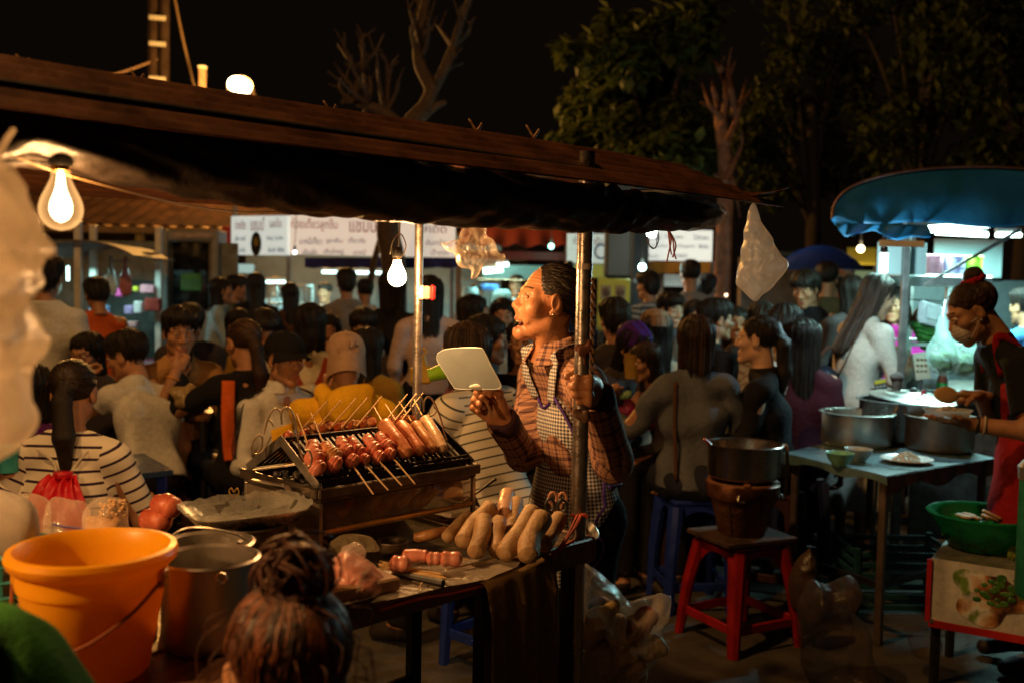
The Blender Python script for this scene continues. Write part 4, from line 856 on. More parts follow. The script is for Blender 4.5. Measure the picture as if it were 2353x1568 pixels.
for lab, px, Y, x0, x1, n, sd_ in (('tall dark tree filling the sky right of the reddish bare tree', 1850, 15, 1720, 1980, 4200, 21), ('dark tree above the blue canopy with a few lit leaves', 2100, 14, 1960, 2230, 3800, 22), ('dark tree at the upper right corner with scattered amber leaves', 2330, 13, 2210, 2440, 3600, 23)):
    leafy(lab, px, Y, [(q.uniform(x0, x1), q.uniform(-60, 430), q.uniform(45, 85)) for i in range(18)], n, .17, leafm[1], sd_, .16)
# ---------------------------------------------------------------- the sausage cart
ROT = Matrix.Rotation(CANG, 3, 'Z')
def cbox(b, u0, u1, v0, v1, z0, z1, bev=.004): return b.box(C((u0+u1)/2, (v0+v1)/2, (z0+z1)/2), (abs(u1-u0), abs(v1-v0), z1-z0), ROT, bev)
cart = thing('food_cart', 'sausage vendor\'s cart with rusty tin roof, steel posts and a cluttered counter', 'food cart', C(-.5, .3))
b = MB(); cbox(b, -1.75, .02, -.02, .62, .862, .898, .006); b.build('counter_top', [M('counter_metal', (.20, .15, .10), .38, .5, var=.45, vs=10, bump=.2, bs=40)], cart, world=True)
b = MB(); cbox(b, -1.75, .02, -.034, -.0205, .842, .902, .004); cbox(b, .0205, .034, -.034, .62, .842, .902, .004); b.build('counter_edge', [M('worn_edge', (.16, .08, .045), .5, .2, var=.5, vs=16, bump=.3)], cart, world=True)
for u, v in ((-.015, .01), (-1.7, .01), (-.015, .6), (-1.7, .6), (-.30, .02), (-.80, .02)): b = MB(); cbox(b, u-.018, u+.018, v-.018, v+.018, 0, .862); b.build('leg', [blackm], cart, world=True)
b = MB(); cbox(b, -1.7, 0, .02, .6, .20, .225); b.build('lower_shelf', [blackm], cart, world=True)
b = MB(); cbox(b, -1.72, 0, .0, .02, .36, .385); cbox(b, -1.72, 0, .59, .61, .36, .385); b.build('lower_rail', [blackm], cart, world=True)
b = MB(); pb = C(0, 0); b.tube([pb, pb+V((.0, 0, .9)), pb+V((.0, 0, 1.84))], .0192, 18); b.build('post', [galv], cart, world=True)
b = MB(); c1 = C(0, 0, at(1340, 606, 2.42).z); d1 = c1-V((0, 0, .014)); b.tube([c1, d1], .0204, 16, False); b.build('tape_band', [M('clear_tape', (.4, .33, .28), .25, var=.1)], cart, world=True)
q0 = C(0, .62); b = MB(); b.tube([q0, q0+V((0, 0, .9)), q0+V((0, 0, 1.86))], .0128, 14); b.build('post', [galv], cart, world=True)
b = MB(); cbox(b, -1.75, -1.0, -.30, -.0355, .876, .8995, .006); b.build('side_shelf', [M('shelf_board', (.13, .06, .03), .3, var=.5, vs=8, bump=.15, coat=.2)], cart, world=True)
for u in (-1.7,):
    for v in (0, .62): b = MB(); b.tube([C(u, v), C(u, v, 1.84)], .0128, 12); b.build('post', [galv], cart, world=True)
# roof: corrugated tin, ribs along the cart
NR = 7
def rf(i, j):
    u = -2.3+(3.02-.075*(j*NR))*i if j < .62 else -2.3+2.6*i; s_ = j*1.15-.13
    z = (1.760+.46*(s_+.1)) if s_ < .14 else (1.870-.16*(s_-.14))
    return C(u, s_, z+.0042*math.cos(s_*2*math.pi/.045)+.006*math.sin(u*2.1+1))
MB().slab(rf, 40, 150, .0016, (0, 0, -1)).build('tin_roof', [brownroof], cart, world=True)
b = MB(); fl = [at(1733, 446, 2.80), at(1765, 443, 2.84), at(1795, 437, 2.86), at(1808, 432, 2.87)]
b.tube(fl, [.016, .010, .006, .004], 8, True, .25); b.tube([at(1700, 452, 2.77), at(1770, 450, 2.83), at(1806, 433, 2.87)], .003, 6); b.build('loose_strip', [brownroof], cart, world=True)
for x, y, Y in ((760, 262, 2.05), (1094, 304, 2.4), (1225, 318, 2.55), (55, 155, 1.62), (318, 192, 1.8)):
    p = at(x, y, Y+.05); b = MB(); k = Y/FP
    b.tube(cr([p, p+V((-8*k, 0, 14*k)), p+V((-18*k, 0, 30*k))], 4), [7*k]*4+[6*k]*4+[3*k], 7, True, .5)
    b.tube(cr([p, p+V((8*k, 0, 12*k)), p+V((13*k, 0, 22*k))], 4), [7*k]*4+[6*k]*4+[3*k], 7, True, .5)
    o = b.build('ridge_clip', [M('ridge_clip', (.42, .22, .10), .6, var=.3, bump=.2)], cart, world=True)
b = MB(); cbox(b, -2.25, .60, -.03, 0, 1.775, 1.80); cbox(b, -2.25, .55, .60, .63, 1.78, 1.81); b.build('roof_rail', [blackm], cart, world=True)
for u in (-1.7, -.9, -.02, .5): b = MB(); cbox(b, u-.012, u+.012, 0, .62, 1.782, 1.80); b.build('rafter', [blackm], cart, world=True)
# rolled plastic tarpaulin hung under the eave
tarpm = M('black_tarp', (.022, .016, .012), .42, var=.4, vs=20, bump=.6, bs=26, spec=.45)
clearm = film('clear_sheet', (.75, .72, .68), .16, .12, 45, .8, .35, .3)
E0 = [(-40, 330, 395), (60, 345, 372), (150, 350, 388), (350, 395, 433), (560, 432, 467), (700, 455, 493), (880, 470, 508), (1050, 470, 518), (1200, 475, 525), (1345, 478, 530), (1500, 482, 532), (1600, 478, 527), (1640, 470, 520)]
def eave(x):                                            # u along the cart whose eave projects to column x
    lo_, hi_ = -2.3, .7
    for _ in range(30):
        m_ = (lo_+hi_)/2; p = C(m_, -.07, 1.7)-EYE; xx = 1176+FP*p.dot(CR)/p.dot(_f)
        lo_, hi_ = (m_, hi_) if xx < x else (lo_, m_)
    return lo_
TU = [(eave(x), at(x, y1, C(eave(x), -.07).y).z) for x, y0, y1 in E0]
def tz(u): return float(np.interp(u, [a for a, _ in TU], [z for _, z in TU]))
UR = TU[-1][0]
def tarp(i, j):
    u = -1.95+(UR+1.95)*j; a = 2*math.pi*i; zb = tz(u); zt = 1.757-.004*math.cos(u*3); h_ = (zt-zb)/2
    wr = .003*math.sin(a*5+u*9+2*math.sin(u*13))+.002*math.sin(u*61+3*math.sin(a*2+u*5))*abs(math.sin(a))+.0018*math.sin(a*9-u*31)
    gather = .007*math.exp(-((u-.02)/.09)**2)*math.sin(a*3+u*90)
    r = 1+(.0+wr+gather)/h_; e = (1-.35*max(0, j-.96)/.04)
    return C(u, -.055+.062*math.cos(a)*r*e, (zt+zb)/2+h_*math.sin(a)*r*e)
b = MB(); b.grid(tarp, 44, 220, True); b.build('rolled_tarp', [tarpm], cart, 180, world=True)
b = MB()
def sheet_end(i, j):
    u = UR-.12+.15*j; a = 2*math.pi*i; zb = tz(min(u, UR)); h_ = (1.75-zb)/2; r = 1.04+.05*math.sin(a*7+u*80)+.04*math.sin(a*13+j*5)
    r *= 1-.55*max(0, j-.7)/.3; return C(u, -.055+.064*math.cos(a)*r, (1.745+zb)/2+h_*math.sin(a)*r*.98)
b.grid(sheet_end, 60, 14, True); b.build('clear_sheet_end', [clearm], cart, 180, world=True)
def ctube(name, mats, pts, r, n=7, parent=cart, flat=1): return MB().tube(cr(pts, 6), r, n, True, flat).build(name, mats, parent, world=True)
# wires under the eave
tanw = M('tan_wire', (.35, .22, .1), .5)
ctube('lamp_wire', [tanw], [at(40, 362, 1.40), at(140, 398, 1.46), at(300, 442, 1.62), at(420, 470, 1.8), at(560, 488, 2.0), at(700, 482, 2.15)], .0018, 5)
ctube('lamp_wire', [blackm], [at(-30, 372, 1.38), at(120, 376, 1.45), at(260, 405, 1.6)], .0025, 5)
# strings that tie the tarp
redstr = M('pink_string', (.34, .10, .11), .7)
for k, (pts, m_) in enumerate((([(1533, 528), (1541, 552), (1536, 580), (1531, 604)], redstr), ([(1536, 528), (1546, 556), (1548, 580), (1553, 596)], redstr), ([(1534, 526), (1538, 560), (1542, 585)], redstr), ([(1537, 530), (1552, 562), (1545, 592)], redstr), ([(1500, 532), (1486, 552), (1500, 572), (1512, 556), (1512, 532)], M('dark_string', (.06, .03, .03), .7)), ([(1496, 534), (1490, 560), (1506, 570), (1510, 536)], M('dark_string', (.07, .03, .03), .7)))):
    ctube('tie_string', [m_], [at(x, y, 2.62+.004*k) for x, y in pts], .0022 if k < 4 else .0014, 5)
# rope and cloth knot on the front post
b = MB(); ps = [at(1362-.020*(y-640), y, 2.405) for y in range(640, 880, 6)]
for ph in (0, math.pi): b.tube([p+V((.004*math.cos(i*.9+ph), .004*math.sin(i*.9+ph)-.012, 0)) for i, p in enumerate(ps)], .0035, 6)
b.build('rope', [M('brown_rope', (.16, .09, .05), .85, bump=.3, bs=200)], cart, world=True)
v, f = solid([ell(at(1340, 800, 2.405), (.021, .02, .012), .008), ell(at(1354, 790, 2.395), (.010, .010, .018), .008), ell(at(1334, 808, 2.395), (.009, .009, .012), .008), cap(at(1342, 806, 2.395), at(1344, 836, 2.397), .006, .004, .008)], .004, (), folds(4, .004, 160)); mesh_obj('cloth_knot', v, f, [cloth('knot_cloth', (.10, .04, .025))], cart, None, 180, world=True)
v, f = solid([ell(at(1334, 955, 2.4), (.020, .02, .010), .01), cap(at(1326, 942, 2.395), at(1342, 968, 2.39), .008, .007, .008), cap(at(1346, 944, 2.395), at(1326, 966, 2.395), .006, .006, .008)], .004, (), folds(9, .004, 170)); mesh_obj('rope_knot', v, f, [M('rope_knot', (.12, .06, .03), .85, bump=.4, bs=200)], cart, None, 180, world=True)
orangest = M('orange_string', (.50, .07, .015), .6)
b = MB()
for pts in ([(1335, 1182), (1325, 1205), (1290, 1250), (1262, 1278)], [(1333, 1184), (1310, 1225), (1282, 1262), (1258, 1280)], [(1326, 1182), (1300, 1235), (1268, 1276)], [(1308, 1245), (1280, 1265), (1256, 1279)], [(1318, 1240), (1290, 1258), (1262, 1281)]): b.tube(cr([at(x, y, 2.36-.0009*(y-1180)) for x, y in pts], 6), .0034, 6)
b.tube(cr([at(x, y, 2.39) for x, y in ((1312, 1180), (1326, 1186), (1342, 1181), (1350, 1186))], 5), .0045, 6)
b.build('orange_string', [orangest], cart, world=True)
ctube('lit_edge_line', [M('edge_light_red', (.5, .06, .02), .4)], [onpl(x, y, C(0, -.037), CVx) for x, y in ((870, 1402), (960, 1376), (1040, 1362), (1110, 1345))], .0035, 6)  # red line painted in for the light along the counter's front edge
# reflector on the back post
t = thing('tail_light', 'red and clear bicycle tail light clamped to the thinner steel post', 'reflector', at(972, 672, 2.84))
p = at(974, 672, 2.84)
MB().box(p+V((-.008, 0, 0)), (.020, .03, .040), None, .003).build('bracket', [M('cream_plastic', (.6, .42, .25), .4)], t, world=True)
MB().box(p+V((.010, -.002, 0)), (.018, .034, .038), None, .003).build('lamp_housing', [M('clear_lens', (.25, .19, .14), .2)], t, world=True)
MB().box(p+V((.026, -.002, 0)), (.014, .036, .046), None, .005).build('red_lens', [M('red_lens', (.45, .02, .02), .2)], t, world=True)
# ---------------------------------------------------------------- bulbs
glassm = glow('bulb_glass', (1, .5, .16), .5)
_n = glassm.node_tree; _l = _n.nodes.new('ShaderNodeLayerWeight'); _l.inputs[0].default_value = .45; _mm = _n.nodes.new('ShaderNodeMapRange'); _mm.inputs[3].default_value = .12; _mm.inputs[4].default_value = .85
_n.links.new(_l.outputs[1], _mm.inputs[0]); _n.links.new(_mm.outputs[0], _n.nodes['Emission'].inputs[1])
def bulb(label, p, r, clear, top):
    t = thing('light_bulb', label, 'light bulb', p); L = r*2.45
    prof = [(.001, -r), (r*.5, -r*.87), (r*.87, -r*.5), (r, 0), (r*.9, r*.5), (r*.66, r*1.02), (r*.45, r*1.5), (r*.41, r*1.85)]
    pr = [(a.x, a.z) for a in cr([V((a, 0, z)) for a, z in prof], 4)]
    if clear:
        MB().lathe(pr, 28, cap=False).build('glass', [glassm], t, 180)
        pg = [(.001, -r*.62)]+[(a*.52, z*.66+.002) for a, z in pr[4:-5]]+[(r*.2, r*1.3), (r*.16, r*1.75)]
        MB().lathe(pg, 20, cap=False).build('glowing_core', [glow('bulb_core', (1, .78, .46), 3)], t, 180)
    else: MB().lathe(pr, 28, cap=False).build('glass', [glow('bulb_white', (1, .82, .55), 12)], t, 180)
    b = MB(); b.lathe([(r*.40, r*1.8), (r*.46, r*1.85), (r*.46, r*1.95), (r*.43, r*2), (r*.46, r*2.08), (r*.43, r*2.15), (r*.46, r*2.22), (r*.42, r*2.4)], 16); b.build('screw_base', [M('brass', (.5, .3, .1), .35, .9)], t)
    b = MB(); b.lathe([(r*.50, r*2.1), (r*.56, r*2.2), (r*.54, r*2.9), (r*.3, r*3.2)], 14); b.build('socket', [blackm], t)
    MB().tube(cr([V((0, 0, r*3.1)), V((.003, .004, r*3.5)), V(top)-V(p)], 5), .0025, 6).build('cord', [M('grey_cord', (.3, .27, .22), .5)], t)
    if not clear: MB().tube(cr([V((r*.6, 0, r*2.3)), V((r*.9, 0, r*3.4)), V((r*.3, 0, r*4.6)), V((-r*.5, 0, r*3.8)), V((-r*.8, 0, r*2.4))], 6), .0018, 5).build('hook_wire', [steel], t)
bulb('large clear bulb glowing at the left end of the cart roof', BULB_NEAR, .030, True, C(eave(150), -.05, 1.74))
bulb('clear bulb at the far left end of the cart, beyond the picture edge', BULB_THIRD, .030, True, BULB_THIRD+V((0, 0, .17)))
bulb('small bright bulb glowing beside the thinner steel post', BULB_FAR, .025, False, BULB_FAR+V((.004, .03, .24)))
# ---------------------------------------------------------------- the grill
GU0, GU1, GV0, GV1, GZ = -.63, -.167, .19, .50, 1.07
gr = thing('charcoal_grill', 'long steel charcoal grill with a roof shaped rack on a display box', 'grill', C((GU0+GU1)/2, .345, .9))
b = MB(); cbox(b, GU0, GU1, GV0, GV0+.012, GZ-.028, GZ, .003); cbox(b, GU0, GU1, GV1-.012, GV1, GZ-.028, GZ, .003); cbox(b, GU0, GU0+.012, GV0+.0125, GV1-.0125, GZ-.028, GZ, .003); cbox(b, GU1-.012, GU1, GV0+.0125, GV1-.0125, GZ-.028, GZ, .003)
cbox(b, GU0-.006, GU1+.006, GV0-.010, GV0-.0005, GZ-.018, GZ+.006, .003); cbox(b, GU0-.010, GU0-.0005, GV0, GV1, GZ-.018, GZ+.006, .003); cbox(b, GU1+.0005, GU1+.010, GV0, GV1, GZ-.018, GZ+.006, .003); b.build('tray_rim', [grime], gr, world=True)
b = MB(); cbox(b, GU0+.013, GU1-.013, GV0+.013, GV1-.013, GZ-.034, GZ-.028, .001); b.build('tray_floor', [M('soot', (.012, .01, .009), .7, bump=.5)], gr, world=True)
charm = [M('charcoal', (.018, .016, .015), .5, var=.6, bump=.6, bs=60), M('ash', (.16, .13, .10), .8, bump=.4)]
b = MB()
for i in range(150):
    c = C(rng.uniform(GU0+.03, GU1-.03), rng.uniform(GV0+.03, GV1-.03), GZ-.018+rng.uniform(0, .012)); b.mat(1 if rng.random() < .14 else 0).box(c, (rng.uniform(.012, .03), rng.uniform(.01, .022), rng.uniform(.008, .018)), Matrix.Rotation(rng.uniform(0, 6), 3, 'Z') @ Matrix.Rotation(rng.uniform(-.6, .6), 3, 'X'), .003)
o = b.build('charcoal', charm, gr, world=True); o['kind'] = 'stuff'
RV, RZ_, BV, BZ = .345, 1.159, .212, 1.082
def slope(u, t, off=0):
    n = V((0, RZ_-BZ, RV-BV)); nn = (CVx*-(RZ_-BZ)+V((0, 0, RV-BV))).normalized(); return C(u, RV+(BV-RV)*t, RZ_+(BZ-RZ_)*t)+nn*off
SN = (CVx*-(RZ_-BZ)+V((0, 0, RV-BV))).normalized()
def slopeb(u, t): return C(u, RV+(2*RV-BV-RV)*t, RZ_+(BZ-RZ_)*t)
slatm = M('sooty_steel', (.016, .012, .010), .5, .3, var=.5, vs=40, bump=.2)
for sd_ in (slope, slopeb):
    for k in range(28):
        u = GU0+.03+(GU1-GU0-.06)*k/27; MB().bar(sd_(u, .03), sd_(u, .97), .006, .004).build('slat', [slatm], gr, world=True)
for p in ((lambda u: slope(u, 0, .004)), (lambda u: slope(u, 1, .004)), (lambda u: slopeb(u, 1)), (lambda u: slope(u, .93, .006))): MB().tube([p(GU0+.01), p(GU1-.01)], .004, 7).build('rack_rail', [slatm], gr, world=True)
MB().bar(slope(GU0+.02, 1.02, .002)-V((0, 0, .004)), slope(GU1-.02, 1.02, .002)-V((0, 0, .004)), .003, .022).build('rack_foot', [slatm], gr, world=True)
b = MB()
for k in range(17):
    u = GU0+.03+(GU1-GU0-.06)*k/16; b.box(C(u, GV0+.018, GZ-.006), (.012, .010, .003), ROT @ Matrix.Rotation(R(-35+rng.uniform(-12, 12)), 3, 'X'), .001)
o = b.build('vent_tabs', [M('bright_tab', (.5, .42, .32), .3, .8)], gr, world=True)
for u in (GU0+.004, GU1-.004):
    for t0, t1 in ((slope(u, -.05), slope(u, 1.08)), (slopeb(u, -.05), slopeb(u, 1.08))): MB().bar(t0, t1, .004, .022, bev=.001).build('end_plate', [dullsteel if u < -.4 else slatm], gr, world=True)
wirem = M('bent_wire', (.45, .36, .26), .35, .8)
def CP(cx, cy, Y): return at((560+cx/3.92)*.9484, (940+cy/3.92)*.9484, Y)
for pts, Y in (([(310, 430), (345, 300), (395, 205), (440, 195), (470, 230), (480, 340)], 2.2), ([(480, 340), (475, 240), (500, 185), (550, 185), (590, 260), (625, 420), (650, 580), (690, 700)], 2.17), ([(355, 300), (375, 310), (405, 360)], 2.19), ([(380, 450), (300, 590), (220, 620), (195, 560), (220, 480), (265, 440), (295, 470), (285, 560), (240, 610)], 2.22), ([(700, 585), (740, 590), (765, 660), (750, 730), (720, 740)], 2.08),
             ([(1700, 170), (1730, 90), (1780, 60), (1815, 100), (1830, 220)], 2.40), ([(1830, 220), (1835, 120), (1870, 80), (1920, 120), (1980, 260), (2020, 400), (2050, 490)], 2.40), ([(1705, 165), (1745, 240), (1775, 225)], 2.40), ([(1880, 265), (1925, 245), (1950, 205)], 2.40)):
    MB().tube(cr([CP(x, y, Y) for x, y in pts], 6), .0024, 6).build('wire_handle', [wirem], gr, world=True)
MB().bar(CP(200, 865, 2.16), CP(520, 925, 2.11), .010, .004).build('side_rod', [dullsteel], gr, world=True); MB().bar(CP(520, 925, 2.11), CP(545, 970, 2.09), .010, .004).build('side_rod', [dullsteel], gr, world=True)
# display box below the tray
acr = film('dirty_acrylic', (.50, .32, .17), .17, .16, 16, .10, .35, .35)
steels = M('side_steel', (.30, .24, .18), .45, .7, var=.45, vs=9, bump=.18, bs=50)
b = MB(); cbox(b, GU0+.012, GU1-.012, GV0+.004, GV0+.007, .985, GZ-.029, .0005); b.build('front_pane', [acr], gr, world=True)
b = MB(); cbox(b, GU0+.002, GU0+.006, GV0+.012, GV1-.012, .905, GZ-.029, .001); b.build('side_panel', [steels], gr, world=True)
b = MB(); cbox(b, GU1-.006, GU1-.002, GV0+.012, GV1-.012, .905, GZ-.029, .001); b.build('side_pane', [acr], gr, world=True)
b = MB(); cbox(b, GU0+.012, GU1-.012, GV1-.008, GV1-.004, .905, GZ-.029, .001); b.build('back_panel', [steels], gr, world=True)
for u in (GU0+.001, GU1-.011):
    for v in (GV0+.001, GV1-.012): b = MB(); cbox(b, u, u+.010, v, v+.010, .8985, GZ-.029, .001); b.build('corner_post', [dullsteel], gr, world=True)
b = MB(); cbox(b, GU0+.012, GU1-.012, GV0-.001, GV0+.007, .974, .984, .002); b.build('pane_rail', [M('brass_rail', (.55, .34, .12), .3, .8)], gr, world=True)
b = MB(); cbox(b, GU0+.013, GU1-.013, GV0+.008, GV1-.013, .968, .973, .001); b.build('shelf', [dullsteel], gr, world=True)
# ---------------------------------------------------------------- sausages
def sausm(n, c, c2, tr=.35, rough=.34): return M(n, c, rough, col2=c2, vs=22, bump=.22, bs=70, spec=.6, coat=.25, sub=.25, rv=.12)
SG = sausm('grilled_sausage', (.42, .12, .045), (.74, .32, .14)); SB = sausm('browned_sausage', (.38, .15, .05), (.62, .33, .13)); SP = sausm('pale_sausage', (.48, .29, .15), (.64, .45, .27)); SR = sausm('pink_sausage', (.62, .17, .10), (.78, .34, .24)); SRED = sausm('red_sausage', (.40, .07, .04), (.58, .16, .08))
PALE = M('raw_pale_sausage', (.36, .20, .09), .56, col2=(.56, .38, .20), vs=28, bump=.35, bs=90, spec=.35, sub=.15, rv=.12, thr=(.3, .62))
def sausage(name, label, pts, r, mat, group=None, parent=None, taper=.55, n=14, lumps=0, cat='sausage'):
    q = cr(pts, 8); N = len(q); L = [0]
    for i in range(1, N): L.append(L[-1]+(q[i]-q[i-1]).length)
    T = L[-1]; rs = []; ps = []
    ext = r*.55; d0 = (q[0]-q[1]).normalized(); d1 = (q[-1]-q[-2]).normalized(); sd_ = rng.uniform(0, 6)
    for k, a in enumerate((1, .8, .5, .2)): ps.append(q[0]+d0*ext*(a)); rs.append(r*(.12, .5, .78, .94)[k])
    for i in range(N): ps.append(q[i]); rs.append(r*(1+.05*math.sin(L[i]/T*9+sd_)+.018*math.sin(L[i]*95+sd_*2)-(lumps*abs(math.sin(L[i]/T*math.pi*3+.4))**8 if lumps else 0)))
    for k, a in enumerate((.2, .5, .8, 1)): ps.append(q[-1]+d1*ext*a); rs.append(r*(.94, .78, .5, .12)[k])
    b = MB(); b.tube(ps, rs, n)
    c = sum(q, V())/N
    if parent is None:
        o = b.build(name, [mat], None, 180); o.data.transform(Matrix.Translation(-c)); o.location = c; tag(o, label, cat, group); return o
    return b.build(name, [mat], parent, 180, world=True)
stickm = M('bamboo', (.50, .30, .11), .5, col2=(.66, .44, .20), vs=20)
def SL(cx, cy, off): return onpl((560+cx/3.92)*.9484, (940+cy/3.92)*.9484, slope(-.4, .5, off), SN)
PXM = 2.2/FP*.9484/3.92
GRP = 'skewers laid on the front slope of the grill'
def skewer_thing(label, pts_stick, pieces, group, mat):
    c = pieces[0][0][0]; t = thing('skewer', label, 'skewer', c, 0, group)
    for a, d in pts_stick: MB().tube([a, d], [.0021, .0016], 6).build('stick', [stickm], t, world=True)
    for pts, r, m_ in pieces: sausage('meat_piece', None, pts, r, m_ or mat, parent=t)
    return t
KN = [((775, 555), (815, 775), 76, None, ((620, 240), (735, 550))), ((905, 570), (1000, 735), 80, None, ((755, 230), (885, 545))), ((1045, 515), (1145, 705), 70, ((1170, 750), (1350, 1005)), None), ((1150, 505), (1272, 690), 56, ((1280, 730), (1490, 965)), None), ((1290, 490), (1395, 665), 66, ((1425, 710), (1620, 920)), None), ((1412, 470), (1522, 640), 66, ((1560, 685), (1745, 905)), None)]
KL = ['leftmost skewer of twisted pink sausage chunks by the grill end plate', 'darkest browned skewer of chunks, second from the left on the grill', 'skewer of three pink chunks, right of the browned one, stick hanging over the rim', 'thin skewer of pink chunks, second of those with a stick over the rim', 'skewer of pink chunks, third of those with a stick over the rim', 'skewer of chunks against the long glossy sausages']
for (a, c, r, lo_, up), lab in zip(KN, KL):
    R0 = r*PXM*1.28; pc_ = []
    for k, (f0, f1, s_) in enumerate(((.04, .16, .66), (.40, .58, 1.0), (.86, .98, .88))):
        def lerp(t_, dx=0): return SL(a[0]+(c[0]-a[0])*t_+dx, a[1]+(c[1]-a[1])*t_, R0*.95)
        dx = rng.uniform(-14, 14)
        if k == 0: pc_.append(([lerp(f0-.16, dx), lerp(f0, dx), lerp(f1, dx)], R0*s_, SG if lab.startswith('dark') else None))
        else: pc_.append(([lerp(f0, dx-12), lerp((f0+f1)/2, dx), lerp(f1, dx+12)], R0*s_, SB if lab.startswith('dark') and k == 1 else None))
    st = []
    if lo_: st.append((SL(*c, R0), SL(*lo_[0], R0*.9))); st.append((SL(*lo_[0], R0*.9), SL(*lo_[1], R0*.9)))
    if up: st.append((SL(*up[1], R0*1.2), CP(*up[0], SL(*up[1], 0).y+.07))); st.append((SL(*up[1], R0*1.2), SL(*c, R0)))
    skewer_thing(lab, st, pc_, GRP, SR)
for (a, c, r, st), m_, lab in ((((1455, 345), (1660, 620), 70, ((1350, 165), (1425, 300))), SG, 'long glossy red brown sausage, leftmost of the four long ones'), (((1610, 350), (1790, 600), 64, ((1465, 150), (1560, 300))), SG, 'second long browned sausage on the grill'), (((1745, 350), (1910, 585), 57, ((1595, 125), (1710, 310))), SB, 'third long sausage, golden brown, next to the palest one'), (((1845, 300), (2000, 575), 62, ((1725, 85), (1810, 250))), SP, 'palest long sausage at the right end of the grill')):
    R0 = r*PXM*1.16; m1 = ((a[0]+c[0])/2+6, (a[1]+c[1])/2-4)
    skewer_thing(lab, [(SL(*st[1], R0), CP(*st[0], SL(*st[1], 0).y+.05))], [([SL(*a, R0), SL(*m1, R0*1.12), SL(*c, R0)], R0, m_)], 'long sausages on the front slope of the grill', m_)
NB = [(775, 410, 66, (520, 405), (590, 320)), (915, 400, 66, (640, 450), (760, 300)), (1055, 380, 60, (840, 395), (955, 285)), (1170, 372, 55, (955, 380), (1095, 230)), (1310, 355, 65, (1095, 390), (1245, 290)), (1560, 305, 52, (1330, 355), (1465, 230)), (1650, 285, 55, (1500, 300), (1590, 200)), (1715, 270, 40, (1600, 290), (1705, 180))]
for i, (x, y, r, s0, s1) in enumerate(NB):
    lo_, hi_ = GU0, GU1+.05
    for _ in range(24):
        m_ = (lo_+hi_)/2; pp = C(m_, RV+.022, 1.19)-EYE; lo_, hi_ = (m_, hi_) if 1176+FP*pp.dot(CR)/pp.dot(_f) < (560+x/3.92)*.9484 else (lo_, m_)
    p = C(lo_, RV+.024, RZ_+.012); Y = p.y; R0 = r*PXM*.98*Y/2.2
    t = skewer_thing(('leftmost', 'second', 'third', 'fourth', 'fifth', 'sixth', 'seventh', 'rightmost')[i]+' of the round sausages behind the rack ridge', [(p+CVx*-.02+CUx*-.05+V((0, 0, .002)), p+CUx*.055+CVx*.02+V((0, 0, .062)))], [([p+CVx*-.004+V((0, 0, .004)), p, p+CVx*.05+V((0, 0, -.03))], R0, SG if i % 3 else SB)], 'round sausages along the rack ridge', SG)
for k, (a, c, r, m_) in enumerate((((300, 700), (470, 510), 46, SRED), ((350, 750), (520, 560), 40, SRED))):
    sausage('sausage', ('outer', 'inner')[k]+' red sausage on the far slope seen past the left end plate', [slopeb(GU0+.035+.045*k, .85)+V((0, 0, .018)), slopeb(GU0+.04+.045*k, .5)+V((0, 0, .02)), slopeb(GU0+.035+.045*k, .12)+V((0, 0, .018))], r*PXM, m_, 'red sausages on the far slope of the grill')
# sausages in the display box
for k, (x0, y0, x1, y1, r) in enumerate(((1390, 1010, 1290, 1090, 60), (1560, 960, 1440, 1110, 62), (1720, 930, 1570, 1110, 66), (1900, 960, 1720, 1160, 82), (1500, 1120, 1330, 1180, 55), (1130, 1060, 1030, 1190, 50))):
    a = onpl((560+x0/3.92)*.9484, (940+y0/3.92)*.9484, C(0, GV0+.05+.02*(k % 2)), CVx); c = onpl((560+x1/3.92)*.9484, (940+y1/3.92)*.9484, C(0, GV0+.045), CVx); c.z = max(c.z, .973+r*PXM)
    sausage('sausage', 'pale raw sausage behind the dirty front pane, '+('leftmost of the upper row', 'second of the upper row', 'third of the upper row', 'largest at the right', 'low one lying below the row', 'lone dim one toward the left')[k], [a, (a+c)/2+V((0, 0, -.006)), c], r*PXM*.95, PALE if k < 5 else SR, 'sausages in the display box')
# pale sausages heaped on the counter
def SCc(cx, cy, Y): return at((900+cx/3.057)*.9484, (1140+cy/3.057)*.9484, Y)
PX7 = 2.25/FP*.9484/3.057
HEAP = [((1160, 620), (1175, 500), (1262, 345), 87, 2.16, 'foremost pale sausage next to the orange string'), ((985, 610), (1090, 470), (1195, 300), 80, 2.18, 'curved pale sausage, second from the string'), ((1275, 590), (1330, 460), (1392, 345), 68, 2.27, 'shaded sausage between the foremost one and the string'), ((928, 590), (915, 480), (945, 375), 66, 2.2, 'short bent sausage in the middle of the heap'), ((770, 600), (812, 480), (830, 360), 70, 2.17, 'upright sausage with a knuckle at its foot'), ((678, 520), (740, 420), (880, 270), 74, 2.24, 'long sausage leaning behind the knuckled one'), ((560, 490), (640, 400), (715, 335), 52, 2.26, 'leftmost leaning sausage of the heap'), ((985, 310), (990, 240), (1005, 175), 66, 2.36, 'pinkish sausage standing highest at the back of the heap'), ((1030, 440), (1050, 330), (1075, 225), 60, 2.32, 'narrow sausage behind the curved one'), ((330, 495), (430, 470), (540, 445), 44, 2.27, 'olive tinted sausage lying flat by the display box')]
